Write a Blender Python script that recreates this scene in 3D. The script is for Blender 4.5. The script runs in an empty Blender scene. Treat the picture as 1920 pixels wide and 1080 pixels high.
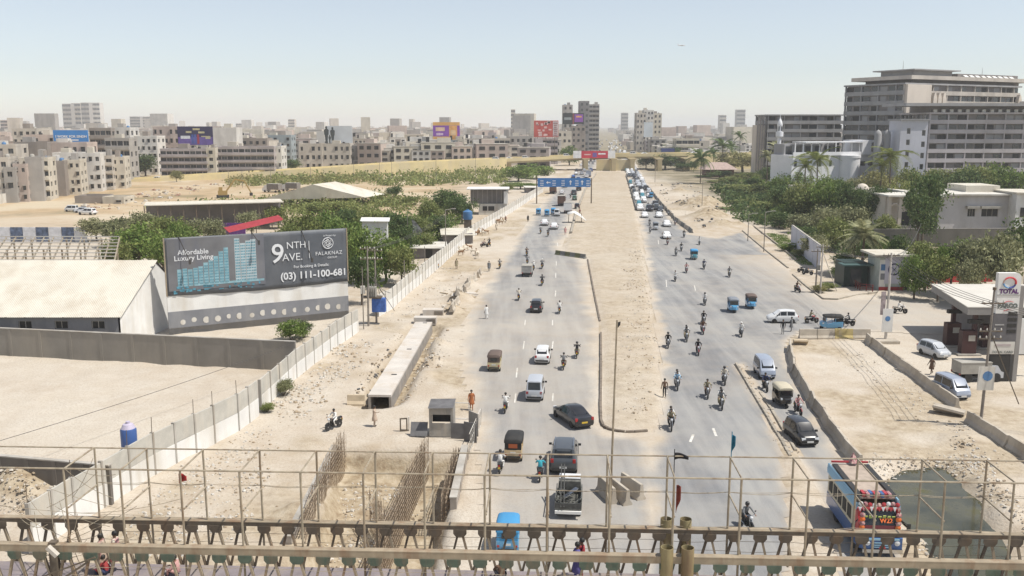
import bpy, math, random
import numpy as np
from mathutils import Vector, Matrix

random.seed(7)
rng = np.random.default_rng(7)
sc = bpy.context.scene
COL = sc.collection

# ------------------------------------------------------------------ camera
F = 1750.0; HC = 23.5; PITCH = math.atan(305 / F)
cp, sp = math.cos(PITCH), math.sin(PITCH)
cam = bpy.data.cameras.new('camera'); cam.sensor_width = 36; cam.lens = 36 * F / 1920
cam.clip_start = 0.5; cam.clip_end = 20000
camo = bpy.data.objects.new('camera', cam); COL.objects.link(camo)
camo.location = (0, 0, HC); camo.rotation_euler = (math.pi / 2 - PITCH, 0, 0)
sc.camera = camo

# ------------------------------------------------------------------ sky, sun, exposure
SUN_EL = math.radians(61); SUN_AZ = math.radians(-17)      # azimuth from +X towards +Y
sdir = Vector((math.cos(SUN_AZ) * math.cos(SUN_EL), math.sin(SUN_AZ) * math.cos(SUN_EL), math.sin(SUN_EL)))
w = bpy.data.worlds.new('World'); sc.world = w; w.use_nodes = True
nt = w.node_tree; bg = nt.nodes['Background']
sky = nt.nodes.new('ShaderNodeTexSky'); sky.sky_type = 'NISHITA'; sky.sun_disc = False
sky.sun_elevation = SUN_EL; sky.sun_rotation = math.pi / 2 - SUN_AZ
sky.altitude = 0; sky.air_density = 1.0; sky.dust_density = 0.15; sky.ozone_density = 4.0
hs = nt.nodes.new('ShaderNodeHueSaturation'); hs.inputs['Saturation'].default_value = .5; nt.links.new(sky.outputs[0], hs.inputs['Color']); nt.links.new(hs.outputs[0], bg.inputs[0]); bg.inputs[1].default_value = 0.125
sun = bpy.data.lights.new('sun', 'SUN'); sun.energy = 5.0; sun.angle = math.radians(0.55); sun.color = (1.0, 0.955, 0.88)
suno = bpy.data.objects.new('sun', sun); COL.objects.link(suno)
suno.rotation_euler = sdir.to_track_quat('Z', 'Y').to_euler(); suno.location = (60, -10, 120)
sc.view_settings.view_transform = 'Standard'; sc.view_settings.look = 'None'
sc.view_settings.exposure = 0.06; sc.view_settings.gamma = 1.0; sc.view_settings.use_curve_mapping = False
sc.render.engine = 'CYCLES'
sc.cycles.max_bounces = 5; sc.cycles.diffuse_bounces = 3; sc.cycles.glossy_bounces = 2
sc.cycles.transmission_bounces = 2; sc.cycles.transparent_max_bounces = 6; sc.cycles.volume_bounces = 1
sc.cycles.caustics_reflective = False; sc.cycles.caustics_refractive = False

# ------------------------------------------------------------------ where a spot of the street lies
def at(u, v, z=0.0):
    a = (u - 960) / F; b = (540 - v) / F
    t = (z - HC) / (-sp + b * cp)
    return Vector((a * t, (cp + b * sp) * t, z))
def pt(u, v, Y):
    a = (u - 960) / F; b = (540 - v) / F
    t = Y / (cp + b * sp)
    return Vector((a * t, Y, HC + (-sp + b * cp) * t))
ROAD = math.radians(-5.5)                                    # heading of the traffic that drives away

# ------------------------------------------------------------------ mesh and object helpers
class MB:
    def __init__(s): s.v = []; s.f = []; s.m = []; s.mi = 0; s.T = None
    def add(s, vs, fs):
        n = len(s.v)
        if s.T is not None: vs = [s.T @ Vector(p) for p in vs]
        s.v += [tuple(p) for p in vs]; s.f += [tuple(i + n for i in f) for f in fs]; s.m += [s.mi] * len(fs)
        return s
    def box(s, c, d, rz=0, rx=0, ry=0):
        x, y, z = d[0] / 2, d[1] / 2, d[2] / 2
        vs = [Vector((i, j, k)) for k in (-z, z) for j in (-y, y) for i in (-x, x)]
        if rz or rx or ry:
            R = Matrix.Rotation(rz, 3, 'Z') @ Matrix.Rotation(ry, 3, 'Y') @ Matrix.Rotation(rx, 3, 'X')
            vs = [R @ p for p in vs]
        c = Vector(c)
        return s.add([p + c for p in vs], [(0, 2, 3, 1), (4, 5, 7, 6), (0, 1, 5, 4), (2, 6, 7, 3), (0, 4, 6, 2), (1, 3, 7, 5)])
    def beam(s, p, q, w, h=None, up=(0, 0, 1)):
        p = Vector(p); q = Vector(q); h = h or w; d = (q - p).normalized(); up = Vector(up)
        if abs(d.dot(up)) > .98: up = Vector((0, 1, 0)) if abs(d.y) < .9 else Vector((1, 0, 0))
        r = d.cross(up).normalized() * (w / 2); n = r.cross(d).normalized() * (h / 2)
        vs = [p - r - n, p + r - n, p + r + n, p - r + n, q - r - n, q + r - n, q + r + n, q - r + n]
        return s.add(vs, [(0, 1, 2, 3), (7, 6, 5, 4), (0, 4, 5, 1), (1, 5, 6, 2), (2, 6, 7, 3), (3, 7, 4, 0)])
    def tube(s, p, q, r, n=6, r2=None, cap=True):
        p = Vector(p); q = Vector(q); r2 = r if r2 is None else r2
        d = (q - p).normalized(); up = Vector((0, 0, 1)) if abs(d.z) < .95 else Vector((0, 1, 0))
        a = d.cross(up).normalized(); b = a.cross(d)
        vs = []
        for o, rr in ((p, r), (q, r2)):
            for i in range(n):
                t = 2 * math.pi * i / n; vs.append(o + (a * math.cos(t) + b * math.sin(t)) * rr)
        fs = [(i, i + n, (i + 1) % n + n, (i + 1) % n) for i in range(n)]
        if cap: fs += [tuple(range(n)), tuple(range(2 * n - 1, n - 1, -1))]
        return s.add(vs, fs)
    def path(s, pts, r, n=5, r2=None):
        pts = [Vector(p) for p in pts]; m = len(pts)
        for i in range(m - 1):
            ra = r if r2 is None else r + (r2 - r) * i / (m - 1)
            rb = r if r2 is None else r + (r2 - r) * (i + 1) / (m - 1)
            s.tube(pts[i], pts[i + 1], ra, n, rb, cap=(i in (0, m - 2)))
        return s
    def prism(s, poly, z0, z1):
        n = len(poly); vs = [(p[0], p[1], z0) for p in poly] + [(p[0], p[1], z1) for p in poly]
        return s.add(vs, [tuple(range(n - 1, -1, -1)), tuple(range(n, 2 * n))] + [(i, (i + 1) % n, (i + 1) % n + n, i + n) for i in range(n)])
    def loft(s, rings, cap=True, closed=True):
        n = len(rings[0]); vs = [p for r in rings for p in r]; fs = []
        for k in range(len(rings) - 1):
            for i in range(n if closed else n - 1):
                j = (i + 1) % n
                fs.append((k * n + i, k * n + j, (k + 1) * n + j, (k + 1) * n + i))
        if cap: fs += [tuple(range(n - 1, -1, -1)), tuple(range((len(rings) - 1) * n, len(rings) * n))]
        return s.add(vs, fs)
    def lathe(s, prof, c=(0, 0, 0), n=12, axis='Z'):
        c = Vector(c); rings = []
        for r, h in prof:
            ring = []
            for i in range(n):
                t = 2 * math.pi * i / n; x, y = r * math.cos(t), r * math.sin(t)
                ring.append(c + (Vector((x, y, h)) if axis == 'Z' else Vector((h, x, y)) if axis == 'X' else Vector((y, h, x))))
            rings.append(ring)
        return s.loft(rings)
    def quad(s, a, b, c, d): return s.add([a, b, c, d], [(0, 1, 2, 3)])
    def mesh(s, name, mats, smooth=None):
        me = bpy.data.meshes.new(name); me.from_pydata(s.v, [], s.f)
        for m in (mats if isinstance(mats, (list, tuple)) else [mats]): me.materials.append(m)
        if any(s.m): me.polygons.foreach_set('material_index', s.m)
        if smooth is not None:
            me.polygons.foreach_set('use_smooth', [True] * len(s.f))
            me.set_sharp_from_angle(angle=math.radians(smooth))
        me.update()
        return me
    def build(s, name, mats, parent=None, smooth=None, loc=None, rz=0):
        return link(name, s.mesh(name, mats, smooth), parent, loc, rz)

def link(name, me, parent=None, loc=None, rz=0, scale=None):
    o = bpy.data.objects.new(name, me); COL.objects.link(o)
    if parent is not None: o.parent = parent
    if loc is not None: o.location = loc
    if rz: o.rotation_euler = (0, 0, rz)
    if scale is not None: o.scale = scale
    return o
def tag(o, label, cat, group=None, kind=None):
    if label: o['label'] = label
    if cat: o['category'] = cat
    if group: o['group'] = group
    if kind: o['kind'] = kind
    return o
def struct(o): o['kind'] = 'structure'; return o
def thing(name, label, cat, loc=(0, 0, 0), rz=0, group=None):
    o = bpy.data.objects.new(name, None); COL.objects.link(o); o.empty_display_size = .3
    o.location = loc; o.rotation_euler = (0, 0, rz)
    return tag(o, label, cat, group)
KIDS = {}
def recolor(o, old, new):
    for i, sl in enumerate(o.material_slots):
        if sl.material == old: sl.link = 'OBJECT'; sl.material = new
def copy_tree(o, parent=None, swap=None, depth=0):
    c = o.copy(); COL.objects.link(c)
    if parent is not None: c.parent = parent
    if swap is not None and o.type == 'MESH':
        for i, m in enumerate(o.data.materials): c.material_slots[i].link = 'OBJECT'; c.material_slots[i].material = swap.get(m, m)
    for ch in KIDS.get(o.name, [x for x in o.children]): copy_tree(ch, c, swap, depth + 1)
    return c

# ------------------------------------------------------------------ materials
MATS = {}
def new_mat(name):
    m = bpy.data.materials.new(name); m.use_nodes = True
    nt = m.node_tree; return m, nt, nt.nodes['Principled BSDF']
def N(nt, t, **kw):
    n = nt.nodes.new(t)
    for k, v in kw.items():
        if k.startswith('i_'):
            key = k[2:]; n.inputs[int(key) if key.isdigit() else key].default_value = v
        else: setattr(n, k, v)
    return n
def ramp(nt, fac, stops):
    r = nt.nodes.new('ShaderNodeValToRGB'); e = r.color_ramp.elements
    while len(e) < len(stops): e.new(.5)
    for el, (p, c) in zip(e, stops): el.position = p; el.color = (*c, 1) if len(c) == 3 else c
    nt.links.new(fac, r.inputs[0]); return r.outputs[0]
def mixc(nt, fac, a, b, mode='MIX'):
    n = nt.nodes.new('ShaderNodeMix'); n.data_type = 'RGBA'; n.blend_type = mode
    for k, val in ((0, fac), (6, a), (7, b)):
        if hasattr(val, 'is_linked'): nt.links.new(val, n.inputs[k])
        else: n.inputs[k].default_value = val if k == 0 else (*val, 1)
    return n.outputs[2]
def noise(nt, vec, scale, detail=4, rough=.55):
    n = N(nt, 'ShaderNodeTexNoise', i_Scale=scale, i_Detail=detail, i_Roughness=rough)
    nt.links.new(vec, n.inputs['Vector']); return n.outputs[0]
def coords(nt, kind='Object'):
    return nt.nodes.new('ShaderNodeTexCoord').outputs[kind]
def worldpos(nt): return nt.nodes.new('ShaderNodeNewGeometry').outputs['Position']
def bump(nt, b, h, strength=.3, dist=.05):
    n = N(nt, 'ShaderNodeBump', i_Strength=strength, i_Distance=dist)
    nt.links.new(h, n.inputs['Height']); nt.links.new(n.outputs[0], b.inputs['Normal'])
def M(name, col, rough=.75, var=.18, scale=1.2, metal=0.0, bmp=0.0, dirt=None, dscale=.5, spec=.35, wpos=True):
    """painted / weathered surface: colour that wanders with two noises and patches of dirt of another colour"""
    if name in MATS: return MATS[name]
    m, nt, b = new_mat(name); vec = worldpos(nt) if wpos else coords(nt)
    n1 = noise(nt, vec, scale); 
    lo = tuple(c * (1 - var) for c in col); hi = tuple(min(1, c * (1 + var * .7)) for c in col)
    c = ramp(nt, n1, [(.3, lo), (.7, hi)])
    if dirt:
        mp = N(nt, 'ShaderNodeMapping'); mp.inputs['Scale'].default_value = (1, 1, .22); nt.links.new(vec, mp.inputs[0]); n2 = noise(nt, mp.outputs[0], dscale, 6, .65)
        f = ramp(nt, n2, [(.48, (0, 0, 0)), (.68, (.85, .85, .85))])
        c = mixc(nt, f, c, dirt)
    nt.links.new(c, b.inputs['Base Color'])
    b.inputs['Roughness'].default_value = rough; b.inputs['Metallic'].default_value = metal
    b.inputs['Specular IOR Level'].default_value = spec
    if bmp: bump(nt, b, noise(nt, vec, scale * 8), bmp, .03)
    MATS[name] = m; return m
def P(name, col, rough=.4, metal=0.0, spec=.5, coat=0.0):
    """smooth manufactured surface (paint, glass, rubber) with a film of dust"""
    if name in MATS: return MATS[name]
    m, nt, b = new_mat(name); vec = coords(nt)
    n1 = noise(nt, vec, 2.5, 3)
    dust = tuple(c * .9 + .018 * d for c, d in zip(col, (1, .88, .7)))
    nt.links.new(ramp(nt, n1, [(.35, col), (.75, dust)]), b.inputs['Base Color'])
    b.inputs['Roughness'].default_value = rough; b.inputs['Metallic'].default_value = metal
    b.inputs['Specular IOR Level'].default_value = spec; b.inputs['Coat Weight'].default_value = coat
    MATS[name] = m; return m

SAND = (.47, .405, .325); SAND2 = (.365, .29, .215); SAND3 = (.56, .51, .435)
def sand_color(nt, vec):
    a = noise(nt, vec, .035, 4); b = noise(nt, vec, .45, 6, .6); c = noise(nt, vec, 5.0, 4, .6)
    col = ramp(nt, a, [(.36, (.42, .345, .255)), (.5, SAND), (.64, (.52, .465, .385))])
    col = mixc(nt, ramp(nt, b, [(.40, (0, 0, 0)), (.72, (.75, .75, .75))]), col, SAND3)
    col = mixc(nt, ramp(nt, c, [(.30, (.55, .55, .55)), (.52, (0, 0, 0))]), col, SAND2)
    return col, b, c
# ================================================================== GROUND AND ROADS
def poly_sd(X, Y, poly):
    """signed distance to a polygon, positive inside"""
    P_ = [tuple(p)[:2] for p in poly]; n = len(P_)
    d = np.full(X.shape, 1e9); ins = np.zeros(X.shape, bool)
    for i in range(n):
        ax, ay = P_[i]; bx, by = P_[(i + 1) % n]
        ex, ey = bx - ax, by - ay; wx, wy = X - ax, Y - ay
        t = np.clip((wx * ex + wy * ey) / (ex * ex + ey * ey + 1e-9), 0, 1)
        d = np.minimum(d, np.hypot(wx - t * ex, wy - t * ey))
        if ay != by:
            cond = (ay > Y) != (by > Y)
            ins ^= cond & (X < (bx - ax) * (Y - ay) / (by - ay) + ax)
    return np.where(ins, d, -d)
def line_sd(X, Y, pts):
    d = np.full(X.shape, 1e9)
    for (ax, ay), (bx, by) in zip(pts[:-1], pts[1:]):
        ex, ey = bx - ax, by - ay; wx, wy = X - ax, Y - ay
        t = np.clip((wx * ex + wy * ey) / (ex * ex + ey * ey + 1e-9), 0, 1)
        d = np.minimum(d, np.hypot(wx - t * ex, wy - t * ey))
    return d
def vnoise(X, Y, s, seed):
    r = np.random.default_rng(seed); T = r.random((64, 64))
    x, y = X / s + 1000, Y / s + 1000; xi, yi = np.floor(x).astype(int), np.floor(y).astype(int); fx, fy = x - xi, y - yi
    fx = fx * fx * (3 - 2 * fx); fy = fy * fy * (3 - 2 * fy)
    g = lambda i, j: T[i % 64, j % 64]
    return (g(xi, yi) * (1 - fx) + g(xi + 1, yi) * fx) * (1 - fy) + (g(xi, yi + 1) * (1 - fx) + g(xi + 1, yi + 1) * fx) * fy
PX = lambda L: [at(u, v).to_2d() for u, v in L]

# outlines of the asphalt (points on the street)
LEFT = PX([(905, 1190), (900, 1000), (893, 850), (878, 760), (862, 690), (866, 610), (905, 540), (950, 472), (992, 412), (1020, 375), (1058, 335), (1082, 315), (1106, 296),
           (1122, 285), (1140, 285), (1130, 296), (1122, 312), (1108, 335), (1092, 360), (1077, 400), (1066, 440), (1050, 468), (1098, 486), (1112, 560), (1126, 625), (1127, 800)]) + \
       PX([(1140, 812), (1225, 812)]) + PX([(1260, 1190)])
RIGHT = PX([(1200, 1190), (1225, 812), (1243, 760), (1240, 700), (1226, 600), (1212, 500), (1203, 440), (1193, 395), (1180, 350), (1174, 325), (1166, 300), (1160, 285), (1178, 285), (1192, 305), (1210, 335),
            (1232, 375), (1262, 410), (1298, 440), (1345, 446), (1392, 432), (1436, 470), (1480, 505), (1518, 540), (1545, 562), (1640, 560), (1760, 556), (2050, 556), (2050, 625), (1760, 628),
            (1640, 622), (1500, 622), (1474, 645), (1488, 690), (1528, 768), (1584, 850), (1640, 940), (1760, 1190)])
SLIPMED = PX([(1378, 684), (1392, 680), (1432, 742), (1500, 850), (1560, 965), (1600, 1190), (1470, 1190), (1478, 960), (1462, 850), (1420, 752)])
MEDIAN = PX([(1129, 800), (1143, 809), (1222, 810), (1242, 780), (1239, 700), (1225, 600), (1211, 500), (1202, 440), (1192, 395), (1180, 350), (1174, 325),
             (1118, 325), (1108, 338), (1094, 362), (1080, 400), (1069, 440), (1056, 466), (1102, 486), (1116, 560), (1129, 625)])
POND = PX([(1655, 900), (1690, 872), (1760, 868), (1812, 890), (1850, 950), (1905, 1050), (1960, 1120), (1800, 1120), (1735, 1000), (1690, 955)])
PIT = PX([(632, 836), (812, 846), (862, 850), (836, 960), (800, 1120), (520, 1120), (590, 960)])
STATION = PX([(1650, 640), (1760, 628), (2100, 628), (2100, 830), (1900, 800), (1780, 722), (1690, 668)])

ys = [38.0]
while ys[-1] < 120: ys.append(ys[-1] + .5)
while ys[-1] < 340: ys.append(ys[-1] + .5 + (ys[-1] - 120) * .012)
while ys[-1] < 1500: ys.append(ys[-1] * 1.03)
ys = np.array(ys); ss = np.arange(-62, 66.01, .5)
SS, YY = np.meshgrid(ss, ys); XX = SS + .096 * (YY - 100)
sdL, sdR, sdS = poly_sd(XX, YY, LEFT), poly_sd(XX, YY, RIGHT), poly_sd(XX, YY, SLIPMED)
sdM, sdP, sdT, sdG = poly_sd(XX, YY, MEDIAN), poly_sd(XX, YY, POND), poly_sd(XX, YY, PIT), poly_sd(XX, YY, STATION)
wob = (vnoise(XX, YY, 3.0, 1) - .5) * 1.6 + (vnoise(XX, YY, .9, 2) - .5) * .7
sm = lambda x, a, b: np.clip((x - a) / (b - a), 0, 1) ** 2 * (3 - 2 * np.clip((x - a) / (b - a), 0, 1))
soft = 1.0 + YY * .004
aL = sm(sdL + wob * .9, .0, 1.5 * soft) * np.where(sdL > 0, 1, 0); aR = sm(sdR + wob * .8, .0, 1.0 * soft) * np.where(sdR > 0, 1, 0)
aR = aR * (1 - sm(sdS + wob * .3, -.6, .5))
# dust: the left carriageway is much dustier than the right
bare_L = .64 + .30 * sm(YY, 115, 180) + .3 * (vnoise(XX, YY, 9, 3) - .5)
bare_R = .95 + .25 * (vnoise(XX, YY, 7, 4) - .5)
side = sm(XX, 34, 46) * (YY < 170)
bare_R = bare_R * (1 - .72 * side)
bare = np.maximum(aL * bare_L, aR * np.clip(bare_R, 0, 1))
near_mix = sm(YY, 74, 62) * sm(XX, 4, 12) * (sdL > 0)      # the crossing in front of the median nose
bare = np.clip(np.where(sdL > 0, bare * (1 + .3 * near_mix), bare), 0, 1)
on = (sdL > -.2) | ((sdR > -.2) & (sdS < .3))
# heights of the open ground
H = (vnoise(XX, YY, 2.2, 5) - .5) * .16 + (vnoise(XX, YY, .8, 6) - .5) * .07
def mound(c, r, h, p=1.0, seed=9):
    d = np.hypot(XX - c[0], (YY - c[1])) / r
    return h * np.exp(-(d * 1.7) ** 2) * (1 + .5 * (vnoise(XX, YY, .9 + r * .12, seed) - .5))
for (u, v, r, h) in [(862, 562, 3.2, 1.1), (845, 585, 2.4, .9), (822, 648, 1.8, .9), (812, 680, 1.7, .8), (800, 705, 1.6, .6), (720, 640, 2.4, .3), (880, 535, 2.2, .8), (815, 640, 1.1, .5),
                     (1310, 388, 11, 3.4), (1330, 410, 9, 2.6), (1275, 362, 9, 1.6), (1350, 425, 6, 1.6), (1262, 350, 12, 1.4), (1295, 355, 7, 2.4), (1385, 425, 4, .8),
                     (1800, 820, 2.6, .5), (1640, 860, 2.0, .35), (1850, 905, 2.5, .5), (1880, 960, 2.0, .5), (60, 945, 3.5, 1.2), (20, 935, 3.0, 1.4), (560, 960, 2, .5), (1210, 640, 2.5, .25), (1225, 740, 1.5, .22),
                     (1200, 560, 3, .3), (1187, 470, 3, .35), (1195, 695, 1.6, .25)]:
    H += mound(at(u, v), r, h)
H += .16 * sm(sdM + wob * .2, -.1, .5)
H += np.where(sdS > -.5, .12 * sm(sdS, -.2, .4), 0)
# holes dug beside the box drain
for (u, v, r, h) in [(716, 686, 1.2, -1.7), (795, 660, .9, -1.2), (835, 522, 2.6, -1.2), (1790, 812, 2.0, -.4)]: H += mound(at(u, v), r, h, seed=12)
dr = line_sd(XX, YY, PX([(710, 752), (797, 614)])); H -= .9 * sm(dr, 2.4, 1.5)
H -= 1.0 * sm(sdP + wob * .5, -1.6, 1.4)
H -= 2.0 * sm(sdT + wob * .3, -.4, .8) * (1 + .25 * (vnoise(XX, YY, 1.6, 31) - .5))
flat = np.maximum.reduce([sm(sdL, -1.2, .3), sm(sdR, -1.0, .3) * (1 - sm(sdS, -.4, .1)), sm(sdG, -.5, .5)])
H = H * (1 - flat) - .03 * flat
edge = np.minimum.reduce([sm(SS, -62, -56), sm(SS, 66, 60), sm(YY, 38, 44), sm(YY, 520, 360)])
H = H * edge
rows, cols = XX.shape
idx = np.arange(rows * cols).reshape(rows, cols)
quads = np.stack([idx[:-1, :-1], idx[:-1, 1:], idx[1:, 1:], idx[1:, :-1]], -1).reshape(-1, 4)
gv = np.stack([XX, YY, H], -1).reshape(-1, 3)
def height(x, y):
    j = int(np.clip(np.searchsorted(ys, y), 1, len(ys) - 1)); s_ = x - .096 * (y - 100)
    i = int(np.clip(round((s_ + 62) / .5), 0, len(ss) - 1)); return float(H[j, i])
# far sheet to the horizon, in four pieces round the fine part, welded into the same object
L_ = [tuple(gv[idx[k, 0]]) for k in range(rows)]; R_ = [tuple(gv[idx[k, -1]]) for k in range(rows)]
far = []; ff = []; n0 = rows * cols
def fv(p): far.append(p); return n0 + len(far) - 1
BIG = 7000
wl = [fv((-BIG, 38 if k == 0 else ys[k], 0)) for k in range(rows)]; wr = [fv((BIG, ys[k], 0)) for k in range(rows)]
for k in range(rows - 1):
    ff.append((wl[k], idx[k, 0], idx[k + 1, 0], wl[k + 1])); ff.append((idx[k, -1], wr[k], wr[k + 1], idx[k + 1, -1]))
a0, a1 = fv((-BIG, 9000, 0)), fv((BIG, 9000, 0)); b0, b1 = fv((-BIG, -400, 0)), fv((BIG, -400, 0))
ff.append((wl[-1],) + tuple(idx[-1, :]) + (wr[-1], a1, a0)); ff.append((b0, b1, wr[0]) + tuple(idx[0, ::-1]) + (wl[0],))
me = bpy.data.meshes.new('ground')
me.from_pydata([tuple(p) for p in gv] + far, [], [tuple(int(i) for i in q) for q in quads] + [tuple(int(i) for i in q) for q in ff])
ea = np.clip(.48 * sm(sdM + wob * .4, -.2, .8) * (.45 + vnoise(XX, YY, 2.5, 33)) + .8 * sm(vnoise(XX, YY, 11, 34) * .6 + vnoise(XX, YY, 3.1, 35) * .4, .5, .72) * (sdM < 0) * (SS > -19), 0, 1)
me.attributes.new('earth', 'FLOAT', 'POINT').data.foreach_set('value', np.concatenate([ea.reshape(-1), np.zeros(len(far))]).astype(np.float32))
me.polygons.foreach_set('use_smooth', [True] * len(me.polygons))
def ground_mat():
    m, nt, b = new_mat('sandy_soil'); vec = worldpos(nt); col, n1, n2 = sand_color(nt, vec)
    # far to the left the soil is redder and carries dry scrub, on the right it is town ground
    sx = nt.nodes.new('ShaderNodeSeparateXYZ'); nt.links.new(vec, sx.inputs[0])
    def rng_(sock, lo, hi): m_ = N(nt, 'ShaderNodeMapRange', i_1=lo, i_2=hi); nt.links.new(sock, m_.inputs[0]); return m_.outputs[0]
    f = N(nt, 'ShaderNodeMath', operation='MULTIPLY'); nt.links.new(rng_(sx.outputs[1], 190, 260), f.inputs[0]); nt.links.new(rng_(sx.outputs[0], 0, -30), f.inputs[1])
    fr = N(nt, 'ShaderNodeMath', operation='MULTIPLY'); nt.links.new(rng_(sx.outputs[1], 120, 160), fr.inputs[0]); nt.links.new(rng_(sx.outputs[0], 58, 75), fr.inputs[1])
    at2 = nt.nodes.new('ShaderNodeAttribute'); at2.attribute_name = 'earth'; soil = ramp(nt, noise(nt, vec, 1.1, 6, .65), [(.36, (.27, .205, .135)), (.5, (.38, .31, .215)), (.66, (.47, .40, .30))])
    e1 = N(nt, 'ShaderNodeMath', operation='MAXIMUM'); nt.links.new(at2.outputs['Fac'], e1.inputs[0]); e2 = N(nt, 'ShaderNodeMath', operation='MAXIMUM'); nt.links.new(e1.outputs[0], e2.inputs[0])
    nt.links.new(rng_(sx.outputs[2], -.3, -.9), e1.inputs[1]); nt.links.new(rng_(sx.outputs[2], .3, 1.3), e2.inputs[1]); col = mixc(nt, e2.outputs[0], col, soil)
    red = ramp(nt, noise(nt, vec, .03, 6, .65), [(.34, (.24, .20, .12)), (.46, (.42, .31, .19)), (.6, (.50, .42, .30))])
    col = mixc(nt, f.outputs[0], col, red); col = mixc(nt, fr.outputs[0], col, ramp(nt, noise(nt, vec, .08, 5), [(.4, (.16, .14, .09)), (.6, (.33, .28, .2))]))
    nt.links.new(col, b.inputs['Base Color']); b.inputs['Roughness'].default_value = .95; b.inputs['Specular IOR Level'].default_value = .15
    mx = N(nt, 'ShaderNodeMath', operation='ADD'); nt.links.new(n1, mx.inputs[0]); nt.links.new(n2, mx.inputs[1])
    bump(nt, b, mx.outputs[0], .55, .12)
    return m
MSAND = ground_mat(); me.materials.append(MSAND)
struct(link('ground', me))

def road_mat():
    m, nt, b = new_mat('dusty_asphalt'); vec = worldpos(nt); sand, n1, n2 = sand_color(nt, vec)
    a = nt.nodes.new('ShaderNodeAttribute'); a.attribute_name = 'bare'
    st = N(nt, 'ShaderNodeMapping'); st.inputs['Scale'].default_value = (1.0, .07, 1.0); st.inputs['Rotation'].default_value = (0, 0, -.096)
    nt.links.new(vec, st.inputs[0])
    s1 = noise(nt, st.outputs[0], .55, 5, .6); s2 = noise(nt, vec, 14, 3); s3 = noise(nt, vec, .16, 5, .6)
    asp = ramp(nt, s1, [(.36, (.165, .167, .172)), (.5, (.235, .235, .235)), (.64, (.32, .315, .30))])
    asp = mixc(nt, ramp(nt, s3, [(.42, (0, 0, 0)), (.64, (.55, .55, .55))]), asp, (.36, .345, .315))
    asp = mixc(nt, .18, asp, ramp(nt, s2, [(.3, (.12, .12, .12)), (.7, (.42, .41, .4))]))
    # blotchy film of dust over what is bare
    ad = N(nt, 'ShaderNodeMath', operation='ADD'); sb = N(nt, 'ShaderNodeMath', operation='MULTIPLY_ADD', i_1=.5, i_2=-.25)
    nt.links.new(n1, sb.inputs[0]); nt.links.new(a.outputs['Fac'], ad.inputs[0]); nt.links.new(sb.outputs[0], ad.inputs[1])
    mul = N(nt, 'ShaderNodeMath', operation='MULTIPLY', use_clamp=True); fl = ramp(nt, a.outputs['Fac'], [(.0, (0, 0, 0)), (.12, (1, 1, 1))])
    nt.links.new(ad.outputs[0], mul.inputs[0]); nt.links.new(fl, mul.inputs[1])
    nt.links.new(mixc(nt, mul.outputs[0], sand, asp), b.inputs['Base Color'])
    b.inputs['Roughness'].default_value = .9; b.inputs['Specular IOR Level'].default_value = .2
    bump(nt, b, s2, .12, .02)
    return m
fmask = (on[:-1, :-1] & on[:-1, 1:] & on[1:, 1:] & on[1:, :-1]).reshape(-1)
q = quads[fmask]; used = np.unique(q); remap = -np.ones(rows * cols, int); remap[used] = np.arange(len(used))
rv = gv[used].copy(); rv[:, 2] = np.maximum(gv[used, 2] + .008, .004)
me = bpy.data.meshes.new('road'); me.from_pydata([tuple(p) for p in rv], [], [tuple(int(remap[i]) for i in f) for f in q])
at_ = me.attributes.new('bare', 'FLOAT', 'POINT'); at_.data.foreach_set('value', bare.reshape(-1)[used].astype(np.float32))
me.polygons.foreach_set('use_smooth', [True] * len(me.polygons))
me.materials.append(road_mat()); struct(link('road', me))

# worn lane dashes
mb = MB()
MPAINT = M('worn_white_paint', (.62, .60, .55), .8, .3, 3, dirt=SAND, dscale=1.2)
for (u0, v0, u1, v1, w_) in [(1043, 490, 1043, 498, .14), (1042, 512, 1042, 521, .14), (1042, 545, 1041, 556, .14), (1037, 640, 1035, 657, .13), (1036, 600, 1036, 610, .13), (1037, 738, 1036, 752, .12), (983, 640, 981, 655, .12), (970, 690, 968, 708, .12),
                             (967, 738, 965, 756, .12), (985, 600, 984, 610, .12), (1249, 525, 1250, 538, .13), (1302, 535, 1304, 545, .13), (1337, 803, 1343, 818, .2), (1300, 815, 1294, 829, .2),
                             (1045, 455, 1046, 462, .14), (1234, 450, 1235, 458, .14)]:
    p, r = at(u0, v0), at(u1, v1); p.z = r.z = 0.0; d = (r - p).normalized(); n = Vector((d.y, -d.x, 0)) * (w_ / 2)
    zz = Vector((0, 0, .014)); mb.quad(p - n + zz, p + n + zz, r + n + zz, r - n + zz)
struct(mb.build('lane_markings', MPAINT))

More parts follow.
